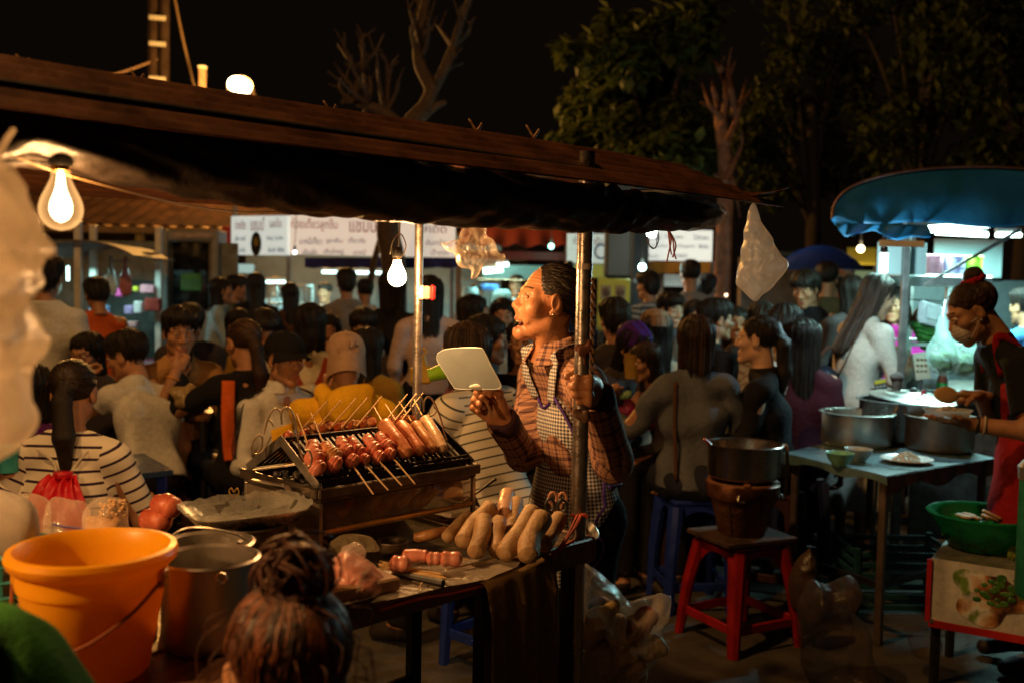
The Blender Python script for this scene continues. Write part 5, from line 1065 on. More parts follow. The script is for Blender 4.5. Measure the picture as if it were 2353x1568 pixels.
for a, m_, c, r, Y, lab in HEAP:
    R0 = r*PX7*.94; A_ = SCc(*a, Y); B_ = SCc(*m_, Y+.05); C_ = SCc(*c, Y+.11)
    if lab.startswith('olive'): B_ = SCc(*m_, Y); C_ = SCc(*c, Y+.03)
    for p in (A_, B_, C_): p.z = max(p.z, .90+R0*.95)
    sausage('sausage', lab, [A_, B_, C_], R0, PALE if not lab.startswith(('pink', 'olive')) else (sausm('pinkish_raw', (.45, .22, .13), (.60, .38, .25)) if lab.startswith('pink') else SB), 'pale sausages heaped on the counter')
for a, m_, c, r, Y, lab in (((165, 630), (210, 625), (260, 610), 60, 2.05, 'left end of the fresh pink sausage, a knotted link'), ((250, 590), (330, 570), (400, 560), 46, 2.12, 'pink fresh link lying behind the knotted one'), ((430, 580), (470, 590), (500, 590), 46, 2.1, 'middle pink fresh link with a dimple'), ((530, 600), (590, 605), (645, 605), 52, 2.1, 'right pink fresh link beside the pale heap')):
    pp = [SCc(*p, Y) for p in (a, m_, c)]
    for p in pp: p.z = max(.905+r*PX7*.9, min(p.z, .93))
    sausage('sausage', lab, pp, r*PX7, SR, 'pink fresh links on the counter')
for x0, y0, x1, y1, r, lab in ((365, 1160, 398, 1166, 27, 'upper of two red sausages behind the orange bucket'), (340, 1194, 376, 1198, 27, 'lower of two red sausages behind the orange bucket')):
    a, c = at(x0, y0, 2.06), at(x1, y1, 2.04); sausage('sausage', lab, [a, (a+c)/2+V((0, 0, .003)), c], r*2.05/FP, SRED, 'red sausages by the bucket')
# ---------------------------------------------------------------- helpers: bags and cloth
from mathutils import noise as NZ
def pillow(name, label, cat, px, Y, thick, mat, amp=.006, f=22, seed=1, N=90, J=20, parent=None, group=None, ctr=None, tilt=0, fl=1, sm=60):
    """a soft bag: an outline with depth, crumpled on both faces. px: outline pixels at depth Y (or (x, y, dY))"""
    O = [at(p[0], p[1], Y+(p[2] if len(p) > 2 else 0)) for p in px]; q = cr(O+[O[0]], 10)[:-1]
    L = [0]
    for i in range(len(q)): L.append(L[-1]+(q[(i+1) % len(q)]-q[i]).length)
    out = []
    for k in range(N):
        s_ = L[-1]*k/N; i = max(j for j in range(len(q)) if L[j] <= s_); t_ = (s_-L[i])/max(L[i+1]-L[i], 1e-6); out.append(q[i].lerp(q[(i+1) % len(q)], t_))
    c = at(*ctr, Y) if ctr else sum(out, V())/N; so = V((seed*3.1, seed*1.7, seed*.9)); b = MB()
    for sg in (-1, 1):
        vs = [c+V((0, sg*thick*fl, 0))]; fs = []
        for j in range(1, J+1):
            r = j/J
            for k in range(N):
                p = c.lerp(out[k], r); z = thick*(1-r**2.6)**.6 if r < 1 else 0
                if fl != 1: z *= 1
                n1 = NZ.noise(p*f+so*sg); n2 = NZ.noise(p*f*2.3+so*1.3+V((0, 0, sg*4))); w_ = min(1, (1-r)*5)
                d = (1-2*abs(n1))*amp+(1-2*abs(n2))*amp*.45
                vs.append(p+V((NZ.noise(p*f+so*2)*amp*.8, sg*(z+d*w_), NZ.noise(p*f-so)*amp*.8*(.3+.7*r))))
        for k in range(N): fs.append((0, 1+k, 1+(k+1) % N)[::sg])
        for j in range(J-1):
            for k in range(N): fs.append((1+j*N+k, 1+j*N+N+k, 1+j*N+N+(k+1) % N, 1+j*N+(k+1) % N)[::sg])
        b.add(vs, fs)
    if parent is not None: return b.build(name, [mat] if not isinstance(mat, list) else mat, parent, sm, world=True)
    o = b.build(name, [mat] if not isinstance(mat, list) else mat, None, 60); o.data.transform(Matrix.Translation(-c)); o.location = c; return tag(o, label, cat, group)
clearbag = film('clear_bag', (.62, .54, .44), .14, .14, 40, .6, .38, .35); whitebag = film('white_bag', (.78, .74, .68), .62, .3, 30, .5, .3, .6); milkybag = film('milky_bag', (.56, .48, .38), .36, .28, 18, .6, .35, .6)
# hanging bags
t = thing('plastic_bag', 'crumpled clear bag hanging from the rolled tarp beside the vendor\'s head', 'bag', at(1088, 570, 2.58))
pillow('bag_body', None, None, [(1070, 516), (1090, 520), (1112, 516), (1122, 548), (1160, 596), (1128, 612), (1107, 622), (1090, 641), (1076, 620), (1050, 608), (1046, 588), (1015, 561), (1048, 546)], 2.58, .022, clearbag, .013, 42, 3, 64, 17, t, sm=None)
t = thing('plastic_bag', 'big white bag hanging from the right tip of the tin roof', 'bag', at(1750, 600, 2.86))
pillow('bag_body', None, None, [(1731, 466), (1738, 490), (1752, 515), (1770, 540), (1790, 575), (1808, 604), (1800, 628), (1782, 650), (1762, 672), (1738, 693), (1722, 680), (1700, 664), (1691, 645), (1695, 610), (1702, 570), (1712, 520), (1722, 480)], 2.86, .045, film('thin_white_bag', (.80, .76, .70), .58, .25, 24, .6, .3, .6), .013, 24, 5, 72, 20, t, sm=None)
MB().tube([at(1731, 470, 2.86), at(1731, 452, 2.85)], .003, 6).build('tie', [M('tie_white', (.5, .46, .4), .6)], t, world=True)
t = thing('plastic_bag', 'large cream bag hanging close at the left edge beside the big bulb', 'bag', at(30, 560, .95))
pillow('bag_body', None, None, [(-90, 380), (-20, 380), (20, 430), (60, 500), (105, 550), (122, 580), (115, 600), (85, 615), (60, 640), (54, 700), (20, 730), (-90, 740)], .95, .05, milkybag, .026, 15, 7, 60, 16, t, sm=None)
t = thing('plastic_bag', 'long cream bag hanging below another at the left edge', 'bag', at(20, 850, .98))
pillow('bag_body', None, None, [(-80, 640), (0, 640), (40, 690), (62, 760), (77, 815), (68, 850), (62, 900), (52, 980), (35, 1020), (0, 1046), (-80, 1050)], .98, .05, milkybag, .026, 15, 9, 60, 18, t, sm=None)
MB().tube(cr([at(-20, 390, .96), at(10, 330, 1.1), at(30, 300, 1.2)], 5), .004, 6).build('handle', [milkybag], t, world=True)
# ---------------------------------------------------------------- things on the counter
orange = M('orange_plastic', (.84, .45, .010), .38, col2=(.74, .34, .008), vs=9, thr=(.3, .75), bump=.05, bs=60, transl=.42, spec=.4)
bc = onz(215, 1540, .9); t = thing('bucket', 'big orange plastic bucket on the cart shelf at lower left', 'bucket', bc)
MB().lathe([(.002, .0), (.078, .0), (.083, .006), (.1075, .140), (.1105, .142), (.112, .150), (.1105, .156), (.113, .172), (.118, .174), (.124, .180), (.127, .190), (.124, .198), (.115, .1995), (.108, .190), (.105, .17), (.08, .012), (.002, .008)], 48, cap=False).build('bucket_body', [orange], t)
for s_ in (-1, 1): MB().box((s_*.112, -.01, .155), (.014, .03, .03), None, .004).build('ear', [orange], t)
b = MB(); b.tube(cr([V((.118, -.014, .158)), V((.085, -.075, .115)), V((.02, -.104, .073)), V((-.05, -.093, .058)), V((-.10, -.055, .07)), V((-.119, -.014, .152))], 8), .0028, 7); b.build('handle', [M('bucket_handle', (.22, .06, .02), .5)], t)
def pot(name, label, c, r, h_, mat, cat='pot', rim=.012, taper=1.0, handles=None, ang=0, group=None):
    t = thing(name, label, cat, c, ang, group)
    MB().lathe([(.002, 0), (r*.90*taper, 0), (r*.97*taper, h_*.05), (r*taper, h_*.12), (r, h_*.96), (r+rim*.3, h_*.98), (r+rim, h_*.985), (r+rim*1.1, h_), (r+rim*.4, h_+.003), (r-.004, h_-.002), (r*taper-.006, h_*.12), (.002, h_*.03)], 44, cap=False).build('pot_body', [mat], t, 50); return t
c1 = onz(480, 1475, .9); t = pot('cooking_pot', 'bright steel pot standing next to the orange bucket', c1, .078, .148, steel, rim=.007)
b = MB(); b.tube(cr([V((-.083, -.01, .135)), V((-.086, -.035, .07)), V((-.080, -.045, .02)), V((-.072, -.05, .03)), V((-.075, -.04, .075))], 6), .0022, 6); b.build('handle', [steel], t)
b = MB(); b.tube([V((.046+.008*math.cos(a), -.086, .138+.008*math.sin(a))) for a in np.linspace(0, 6.28, 13)], .0022, 6); b.build('ear_ring', [steel], t)
c2 = onz(478, 1405, .9); t = pot('cooking_pot', 'second steel pot behind the bright one with a ladle in it', c2, .077, .132, dullsteel, rim=.008)
MB().tube([(.0, .01, .02), (.05, -.005, .115), (.062, -.01, .138)], [.004, .006, .007], 8, flat=.5).build('ladle', [M('ladle_dark', (.08, .06, .05), .35, .6)], t)
b = MB(); b.tube(cr([V((-.085, -.02, .125)), V((-.03, -.03, .165)), V((.05, -.02, .155)), V((.083, 0, .128))], 7), .0020, 6); b.build('handle', [steel], t)
# tray with a plastic sheet, on a dark tin
tc_ = at(565, 1195, 2.03); t = thing('tray', 'shallow steel tray lined with a clear plastic sheet left of the grill', 'tray', tc_)
hx, hy = .122, .085
def trayf(i, j):
    a = 2*math.pi*i; ex = 4; cx, cy = math.cos(a), math.sin(a); k = (abs(cx)**ex+abs(cy)**ex)**(-1/ex)
    r = j if j < .8 else .8+(j-.8)*1.0; zz = 0 if j < .8 else (j-.8)/.2*.026
    p = V((hx*cx*k*r, hy*cy*k*r, zz)); return tc_+Matrix.Rotation(.62, 3, 'Z') @ p
MB().slab(trayf, 56, 10, .002, (0, 0, -1)).build('tray_pan', [M('tray_metal', (.48, .44, .36), .25, .8, var=.15)], t, world=True)
def sheetf(i, j):
    a = 2*math.pi*i; ex = 3.4; cx, cy = math.cos(a), math.sin(a); k = (abs(cx)**ex+abs(cy)**ex)**(-1/ex); r = j*1.08
    p = V((hx*cx*k*r, hy*cy*k*r, (.004 if j < .75 else .004+(j-.75)*.13)+.004*NZ.noise(V((cx*r*6, cy*r*6, 2)))*2)); return tc_+Matrix.Rotation(.62, 3, 'Z') @ p
MB().grid(sheetf, 64, 16).build('liner', [film('tray_liner', (.7, .72, .66), .3, .1, 50, .5, .4, .3)], t, 60, world=True)
tin = tc_.copy(); tin.z = .9; pot('tin_drum', 'sooty tin under the lined tray', tin, .085, tc_.z-.9-.004, grime, 'tin', .003)
b = MB(); p = at(535, 1142, 2.02); b.tube(cr([p, p+V((-.008, 0, .012)), p+V((-.004, 0, .02)), p+V((.002, 0, .012)), p+V((.008, 0, .02)), p+V((.012, 0, .01)), p+V((.002, 0, 0))], 5), .0014, 5); o = b.build('binder_clip', [M('gold_clip', (.5, .35, .12), .3, .9)], None, 60); tag(o, 'small gold wire clip on the rim of the lined tray', 'clip')
# peanut bags behind the bucket
nutm = M('peanuts', (.45, .25, .10), .6, col2=(.62, .40, .19), vs=30)
for k, (px, seed, lab, Y) in enumerate((([(-30, 1150), (40, 1130), (95, 1140), (112, 1165), (108, 1240), (110, 1330), (-30, 1330)], 11, 'clear bag with a red printed frame at the left edge behind the bucket', 1.84), ([(112, 1150), (125, 1138), (165, 1146), (200, 1160), (203, 1240), (200, 1330), (108, 1330), (108, 1200)], 12, 'clear bag with a dark blue printed line behind the bucket', 1.86), ([(196, 1170), (215, 1150), (262, 1140), (285, 1150), (292, 1200), (295, 1330), (200, 1330), (195, 1240)], 13, 'clear bag filled with chopped peanuts behind the bucket rim', 1.84))):
    t = thing('food_bag', lab, 'bag', at(px[3][0]-60, 1250, Y), 0); pillow('bag_film', None, None, px, Y, .045, film('food_film', (.8, .7, .58), .16, .10, 30, .4, .4, .3), .006, 24, seed, 90, 18, t)
    inn = [(p[0]*.9+.1*(px[0][0]+px[3][0])/2, 1222-38*(k == 2) if p[1] < 1200 else p[1]) for p in px]; pillow('contents', None, None, inn, Y, .036, [nutm if k != 1 else M('sugar', (.6, .52, .42), .8)][0], .004, 60, seed+5, 70, 12, t)
    if k == 2:
        b = MB()
        for i in range(70):
            p = at(rng.uniform(228, 288), rng.uniform(1148, 1186), Y+rng.uniform(-.03, .02)); b.sph(p, (.004, .003, .003), 6, 4)
        o = b.build('chopped_peanuts', [nutm], t, world=True); o['kind'] = 'stuff'
    if k == 0: MB().tube([at(-20, 1185, Y-.05), at(84, 1190, Y-.052), at(80, 1240, Y-.05)], .0022, 5).build('red_print', [M('red_print', (.5, .08, .08), .5)], t, world=True)
    if k == 1: MB().tube(cr([at(120, 1202, Y-.047), at(150, 1208, Y-.05), at(195, 1214, Y-.046)], 5), .0022, 5).build('blue_print', [M('blue_print', (.07, .06, .2), .5)], t, world=True)
# teal basket and paper left of the bucket
p = at(5, 1380, 1.62); t = thing('basket', 'teal lattice basket at the left edge behind the bucket', 'basket', (p.x, p.y, .9))
b = MB(); hh_ = .17
for k in range(28):
    a = 2*math.pi*k/28; b.bar((.07*math.cos(a), .07*math.sin(a), .0), (.082*math.cos(a), .082*math.sin(a), hh_), .006, .003)
for z in (.005, .03, .055, .08, .105, .13, .155, .17): b.tube([V(((.07+.07*z)*math.cos(a), (.07+.07*z)*math.sin(a), z)) for a in np.linspace(0, 2*math.pi, 29)], .0028 if z < .16 else .005, 6)
b.build('lattice', [tealp], t)
v, f = solid([ell((.01, -.02, .2), (.06, .05, .07), .03), ell((-.02, .01, .16), (.06, .05, .09), .03)], .008, (), folds(5, .008, 50)); o = mesh_obj('crumpled_paper', v, f, [M('tissue', (.30, .27, .23), .9)], None, None, 180); o.location = (p.x, p.y, .9); tag(o, 'crumpled white paper stuffed in the teal basket', 'paper')
# white sheet, sticks, knife, board, meat bag
def onc(cx, cy, z=.9): return onz((900+cx/3.057)*.9484, (1140+cy/3.057)*.9484, z)
b = MB(); pol = [onc(x, y) for x, y in ((-10, 985), (250, 940), (520, 870), (860, 810), (1080, 715), (1100, 680), (900, 650), (620, 645), (430, 670), (260, 690), (100, 760), (240, 880), (60, 930))]
cc = sum(pol, V())/len(pol)
def shf(i, j):
    k = i*len(pol); a = pol[int(k) % len(pol)].lerp(pol[(int(k)+1) % len(pol)], k-int(k)); q_ = cc.lerp(a, j); return V((q_.x, q_.y, .9025+.003*max(0, NZ.noise(q_*40))+.004*max(0, NZ.noise(q_*18+V((3, 0, 0))))*(j)))
t_ = tag(MB().grid(shf, 78, 16).build('plastic_sheet', [film('counter_sheet', (.74, .64, .50), .55, .2, 60, .5, .25, .3)], None, 60), 'wrinkled clear sheet spread on the counter in front of the pale sausages', 'plastic sheet')
t = thing('stick_bundle', 'bundle of bamboo skewers lying beside the knife', 'skewers', onc(300, 740))
for k in range(16):
    a = onc(rng.uniform(40, 120), 670+rng.uniform(0, 50), .906+.004*rng.random()*3); c = onc(rng.uniform(480, 590), 760+rng.uniform(-8, 36), .906+.003*rng.random()*3); MB().tube([a, c], .0019, 5).build('stick', [stickm], t, world=True)
t = thing('knife', 'knife with black handle lying by the bamboo skewers', 'knife', onc(350, 800)); MB().tube([onc(165, 755, .912), onc(350, 795, .912), onc(530, 830, .912)], [.006, .0075, .0085], 8).build('handle', [blackm], t, world=True); MB().bar(onc(-60, 705, .911), onc(165, 755, .911), .018, .0018).build('blade', [steel], t, world=True)
for k, (x0, y0, x1, y1) in enumerate(((530, 645, 720, 655), (555, 725, 925, 650), (235, 575, 400, 650), (350, 878, 372, 825), (60, 665, 185, 690))):
    o = MB().tube([V((0, 0, 0)), onc(x1, y1, .911)-onc(x0, y0, .911)], .0018, 5).build('skewer_stick', [stickm if k != 2 else steel], None); o.location = onc(x0, y0, .911); tag(o, ('pale loose skewer nearest the pink links', 'loose skewer pointing at the pale heap', 'thin steel pin stuck across the pink links', 'stubby broken skewer end by the knife', 'short loose skewer left of the bundle')[k], 'skewer')
t = tag(MB().box((0, 0, 0), (.15, .12, .028), Matrix.Rotation(CANG-.12, 3, 'Z'), .004).build('cutting_board', [woodm], None), 'thick wooden cutting board at the front edge of the counter', 'cutting board'); q_ = onz(862, 1352, .917); t.location = (q_.x-.05, q_.y+.03, .9185)
t = thing('meat_bag', 'clear bag of pink minced meat on the cutting board', 'bag', at(800, 1330, 1.95))
mpx = [(750, 1290), (790, 1265), (830, 1282), (870, 1310), (893, 1340), (885, 1362), (840, 1378), (790, 1385), (740, 1360)]
pillow('meat', None, None, [(x*.94+815*.06, y*.94+1330*.06) for x, y in mpx], 1.95, .05, SR, .006, 30, 31, 70, 14, t)
pillow('bag_film', None, None, mpx+[(735, 1320)], 1.95, .056, film('meat_film', (.85, .7, .62), .12, .08, 60, .8, .45, .2), .008, 32, 33, 90, 18, t)
pillow('bag_neck', None, None, [(775, 1285), (790, 1255), (815, 1245), (838, 1262), (832, 1290), (800, 1300)], 2.0, .02, film('meat_film_neck', (.85, .7, .62), .15, .08, 60, .8, .45, .2), .008, 40, 34, 70, 12, t)
pillow('plastic_bag', 'flat empty clear bag lying under the display box front', 'bag', [(760, 1240), (800, 1225), (850, 1235), (870, 1262), (800, 1275), (760, 1265)], 2.08, .008, film('empty_bag', (.6, .5, .3), .2, .1, 60, .8, .4, .3), .006, 40, 35, 70, 12)
t = pot('dipping_bowl', 'small dark metal bowl in front of the display box', SCc(150, 520, 2.2)-V((0, 0, .02)), .035, .02, grime, 'bowl', .003)
# scissors
t = thing('scissors', 'two pairs of scissors upright behind the heap, black and pink handles', 'scissors', at(1280, 1175, 2.42))
for (x, y, r, dy, m_) in ((1263, 1159, 13, 0, 'k'), (1291, 1161, 13, 0, 'k'), (1270, 1143, 12, .03, 'p'), (1292, 1144, 12, .03, 'p')):
    c = at(x, y, 2.40+dy); k = 2.42/FP; b = MB(); b.tube([c+V((r*.78*k*math.cos(a), 0, r*1.1*k*math.sin(a))) for a in np.linspace(0, 2*math.pi, 21)], .0038, 8)
    b.tube([c-V((0, 0, r*1.05*k)), at(1278, 1190, 2.40+dy)], .005, 8); b.build('finger_loop', [M('black_handle', (.02, .022, .028), .4) if m_ == 'k' else M('pink_handle', (.55, .26, .16), .4)], t, world=True)
for dy in (0, .03): MB().bar(at(1278, 1188, 2.40+dy), at(1280, 1262, 2.40+dy), .012, .003).build('blade', [steel], t, world=True)
t = thing('metal_bowl', 'steel bowl wedged behind the front post at the counter corner', 'bowl', at(1338, 1212, 2.50)); c = at(1338, 1222, 2.52)
MB().lathe([(.002, -.03), (.02, -.028), (.034, -.012), (.041, .012), (.039, .013), (.03, -.01), (.002, -.025)], 28, c, Matrix.Rotation(R(28), 3, 'X') @ Matrix.Rotation(R(20), 3, 'Y'), cap=False).build('bowl', [steel], t, world=True)
b = MB(); b.tube([c+V((0, 0, -.03)), C(.05, .1, .888)], .006, 6); b.build('bracket', [blackm], t, world=True)
t = thing('fork_rod', 'thin dark roasting rod leaning out behind the display box', 'rod', at(1100, 1130, 2.5)); MB().tube([at(1138, 1099, 2.55), at(1100, 1128, 2.5), at(1050, 1160, 2.45), at(1040, 1168, 2.44)], [.004, .0028, .0028, .0028], 7).build('rod', [blackm], t, world=True); MB().sph(at(1137, 1100, 2.55), .005, 8, 6).build('knob', [blackm], t, world=True)
t = thing('drip_pan', 'dark oblong pan behind the pale heap', 'pan', C(-.12, .42, .9)); b = MB(); cbox(b, -.15, -.02, .30, .56, .9005, .925, .008); b.build('pan', [grime], t, world=True)
# towel over the front edge
towm = M('towel', (.34, .21, .08), .95, col2=(.44, .28, .12), vs=60, bump=.9, bs=420, spec=.05)
ta, tb_ = onpl(1112, 1345, C(0, -.05), CVx), onpl(1264, 1278, C(0, -.05), CVx)
def tow(i, j):
    p = ta.lerp(tb_, i); f_ = .006*math.sin(i*13+.6*math.sin(j*3))+.004*math.sin(i*27+j*2+1)
    if j < .12: q_ = j/.12; return p+CVx*(.05*(1-q_)+.012*math.sin(i*9)*(1-q_))+V((0, 0, .003+(.005*math.sin(i*20))*(1-q_)))+CVx*(-.0+f_*0)
    q_ = (j-.12)/.88; return p+V((0, 0, -.34*q_))-CVx*(.004+.006*q_+(f_+.014)*min(1, q_*4+.15))+(tb_-ta)*(.03*math.sin(q_*2)*(i-.5)+.03*q_)
t = tag(MB().slab(tow, 60, 60, .004, -CVx).build('towel', [towm], None, 60), 'brown terry towel hanging over the front edge of the cart', 'towel')
# rubbish bag on the post
t = thing('rubbish_bag', 'clear rubbish bag tied to the front post, stuffed with paper', 'bag', at(1420, 1450, 2.5))
rpx = [(1340, 1288), (1358, 1300), (1400, 1330), (1440, 1372), (1470, 1385), (1530, 1366), (1543, 1372), (1538, 1400), (1525, 1440), (1524, 1475), (1500, 1520), (1470, 1558), (1430, 1600), (1380, 1625), (1325, 1620), (1325, 1500), (1332, 1400)]
pillow('bag_film', None, None, rpx, 2.5, .10, film('rubbish_film', (.75, .62, .46), .18, .10, 22, .8, .40, .3), .012, 22, 41, 80, 22, t, ctr=(1410, 1460), sm=None)
stuffm = [M('waste_tan', (.60, .38, .17), .8, var=.3), M('waste_blue', (.02, .03, .10), .7), M('waste_yellow', (.55, .36, .09), .7, var=.3), M('waste_white', (.72, .58, .40), .8, var=.2), M('waste_red', (.18, .04, .03), .7)]
for k in range(46):
    x, y = rng.uniform(1345, 1500), rng.uniform(1395, 1590)
    if y > 1760-(x-1345)*1.4 or y < 1370+(x-1345)*.35: x = 1350+rng.random()*70
    v, f = solid([ell((0, 0, 0), (rng.uniform(.03, .05), rng.uniform(.02, .036), rng.uniform(.02, .036)), .01)], .007, (), folds(k, .007, 75)); o = mesh_obj('crumpled_waste', xf(v, Matrix.Translation(at(x, y, 2.5+rng.uniform(-.05, .07))) @ Matrix.Rotation(rng.uniform(0, 3), 4, 'Y')), f, [stuffm[[0, 3, 2, 0, 1, 3, 0, 4, 3][k % 9]]], t, None, 60, world=True)
t2 = MB().tube(cr([at(1343, 1225, 2.44), at(1346, 1260, 2.45), at(1345, 1290, 2.46)], 4), .0035, 6).build('tie', [M('violet_tie', (.10, .06, .22), .6)], t, world=True)
# under the cart
t = thing('folding_stool', 'dark bent tube folding stool under the cart', 'stool', C(-.55, .32)); b = MB()
for v_ in (.22, .46): b.tube(cr([C(-.95, v_, .02), C(-.78, v_, .30), C(-.72, v_, .40), C(-.60, v_, .42), C(-.42, v_, .42), C(-.36, v_, .38), C(-.33, v_, .02)], 5), .011, 8)
b.build('frame', [M('dark_tube', (.03, .02, .015), .4, .5)], t, world=True); b = MB(); cbox(b, -.70, -.40, .2, .48, .425, .44, .006); b.build('seat', [blackm], t, world=True)
t = pot('basin', 'pale basin on the low shelf under the cart', C(-.50, .25, .226), .12, .09, M('pale_enamel', (.3, .28, .25), .3), 'basin', .01, .75)
t = thing('wire_coil', 'tangle of dark wire on the low shelf under the cart', 'wire', C(-.85, .2, .226)); b = MB()
for k in range(9): b.tube([C(-.85+.09*math.cos(a*1.03+k)+.03*k/9+rng.uniform(-.01, .01), .2+.07*math.sin(a+k), .24+.012*k+.012*math.sin(a*3+k)) for a in np.linspace(0, 6.3, 16)], .004, 5)
b.build('coil', [blackm], t, world=True)
t = thing('waste_bucket', 'dark grey bucket on the low shelf below the cart board', 'bucket', C(-1.12, .2, .226)); MB().lathe([(.09, 0), (.12, .24), (.125, .25), (.115, .25), (.085, .01)], 24, cap=False).build('bucket_body', [M('dark_grey_plastic', (.05, .045, .04), .5)], t); MB().tube(cr([V((-.12, 0, .24)), V((-.06, -.02, .33)), V((.06, -.02, .33)), V((.12, 0, .24))], 6), .003, 6).build('handle', [greyp], t)
# green jacket, lower left
grm = M('green_cloth', (.02, .10, .012), .85, var=.25, vs=8, bump=.3, bs=200, spec=.15)
t = thing('chair', 'chair at the lower left corner under a green jacket', 'chair', (-.74, 1.28, 0))
MB().box((-.74, 1.31, .43), (.30, .28, .03), None, .012).build('seat', [woodm], t, world=True)
for sx in (-.13, .13):
    MB().box((-.74+sx, 1.16, .52), (.03, .03, 1.04), None, .006).build('leg', [woodm], t, world=True); MB().box((-.74+sx, 1.43, .205), (.03, .03, .41), None, .006).build('leg', [woodm], t, world=True)
MB().box((-.74, 1.16, .97), (.229, .02, .12), None, .006).build('backrest', [woodm], t, world=True)
def jk(i, j):
    x = -.86+.40*i; w_ = math.exp(-((i-.55)/.38)**4); top = 1.125*w_+.98*(1-w_); f_ = .017*math.sin(i*30+j*2)+.010*math.sin(i*47+2*math.sin(j*4))
    if j < .5: q_ = j/.5; return V((x+.02*(1-q_)*math.sin(i*5), 1.125-.02*math.sin(q_*1.5)-(f_+.02)*(1.15-q_), .72+(top-.72)*q_))
    q_ = (j-.5)/.5; return V((x, 1.125+.075*math.sin(q_*math.pi/2)+f_*q_*.8+.02*q_, top+.01*math.sin(min(q_*4, math.pi))-.42*max(0, q_-.25)))
tag(MB().grid(jk, 70, 44).build('jacket', [grm], None, 180), 'green jacket draped over the chair back in the lower left corner', 'jacket')
# ---------------------------------------------------------------- stove on a red stool
def plastic_stool(label, c, top, wtop, wbot, mat, ang=0, group=None):
    t = thing('plastic_stool', label, 'stool', (c[0], c[1], 0), ang, group); a, d = wtop/2, wbot/2
    b = MB(); b.box((0, 0, top-.0125), (wtop, wtop, .025), None, .008); b.build('seat', [mat], t)
    for sx in (-1, 1):
        for sy in (-1, 1):
            b = MB(); q = [(sx*(a-.012), sy*(a-.012), top-.026), (sx*(a+(d-a)*.5), sy*(a+(d-a)*.5), top*.5), (sx*d, sy*d, 0)]
            b.tube(q, [.040, .034, .026], 8, True, .8)
            b.build('leg', [mat], t)
    for z in (top*.24,):
        e = a+(d-a)*(1-z/top)
        for sx, sy, L_, in ((1, 0, 1), (-1, 0, 1), (0, 1, 0), (0, -1, 0)): MB().box((sx*e, sy*e, z), ((.014, 2*e-.05, .04) if L_ else (2*e-.05, .014, .04)), None, .004).build('stretcher', [mat], t)
    for sx, sy, L_ in ((1, 0, 1), (-1, 0, 1), (0, 1, 0), (0, -1, 0)):
        b = MB(); N_ = 12; w_ = 2*a-.03; vs = []
        for k in range(N_+1):
            x = -w_/2+w_*k/N_; y1 = top-.026; y0 = top-.05-.085*(abs(2*x/w_)**2.6)
            for zz in (y1, y0):
                for o_ in (.0, .010): p_ = a-.002-o_; vs.append((sx*p_, x, zz) if L_ else (x, sy*p_, zz))
        fs = []
        for k in range(N_):
            q = k*4; fs += [(q, q+4, q+6, q+2), (q+1, q+3, q+7, q+5), (q+2, q+6, q+7, q+3)]
        b.add(vs, fs); b.build('apron_arch', [mat], t)
    return t
sbase = onz(1690, 1475, 0); redstool = M('red_stool_plastic', (.30, .010, .010), .35, var=.3, vs=10, bump=.08)
tst = plastic_stool('tall red plastic stool carrying the clay stove', (sbase.x+.02, sbase.y+.05), .445, .27, .36, redstool, R(28))
SX, SY = sbase.x+.02, sbase.y+.05
o = MB().box((SX, SY, .457), (.36, .30, .02), Matrix.Rotation(R(24), 3, 'Z'), .003).build('scorched_board', [M('scorched_wood', (.06, .03, .018), .8, var=.5)], None); tag(o, 'scorched board lying on the red stool under the stove', 'board')
t = thing('clay_stove', 'soot stained clay charcoal stove with a dented tin jacket on a board', 'stove', (SX, SY, .467))
clay = M('clay', (.13, .05, .022), .75, col2=(.28, .11, .05), vs=7, bump=.4, bs=30)
MB().lathe([(.01, 0), (.095, 0), (.10, .005), (.138, .16), (.142, .165), (.15, .205), (.155, .225), (.148, .232), (.12, .225), (.1, .18), (.01, .17)], 32, wob=.012, cap=False).build('stove_body', [clay], t, 60)
MB().lathe([(.139, .150), (.152, .163), (.159, .222), (.153, .226)], 32, wob=.02, cap=False).build('tin_collar', [M('rust_tin', (.16, .06, .03), .5, .5, var=.5, vs=14, bump=.3)], t, 60)
for a in (.4, 2.5, 4.6): MB().box((.135*math.cos(a), .135*math.sin(a), .232), (.05, .03, .018), Matrix.Rotation(a, 3, 'Z'), .006).build('pot_rest', [clay], t)
for k in range(5): a = -2.2+.5*k; MB().bar((.104*math.cos(a), .104*math.sin(a), .01), (.139*math.cos(a), .139*math.sin(a), .15), .004, .003).build('tin_seam', [grime], t)
b = MB()
for a in (-1.9, -.5): b.tube(cr([V((.158*math.cos(a), .158*math.sin(a), .19)), V((.172*math.cos(a), .172*math.sin(a), .17)), V((.158*math.cos(a+.15), .158*math.sin(a+.15), .165))], 4), .005, 6)
b.build('lifting_lug', [dullsteel], t)
t = pot('cooking_pot', 'steel stock pot boiling on the clay stove with a red handled spoon', (SX, SY, .710), .158, .145, M('stock_pot_steel', (.42, .35, .29), .24, .95, var=.15, vs=6), rim=.008, taper=.97)
MB().bar((-.10, -.02, .10), (-.185, -.05, .17), .016, .010, bev=.003).build('spoon_handle', [M('red_handle', (.45, .03, .02), .4)], t)
MB().lathe([(.002, .095), (.151, .095)], 32, cap=False).build('broth', [M('broth', (.12, .07, .03), .08)], t)
MB().tube(cr([V((.163, .0, .14)), V((.185, 0, .12)), V((.185, 0, -.06)), V((.165, 0, -.08))], 5), .008, 7).build('side_handle', [M('bone_handle', (.3, .2, .1), .5)], t)
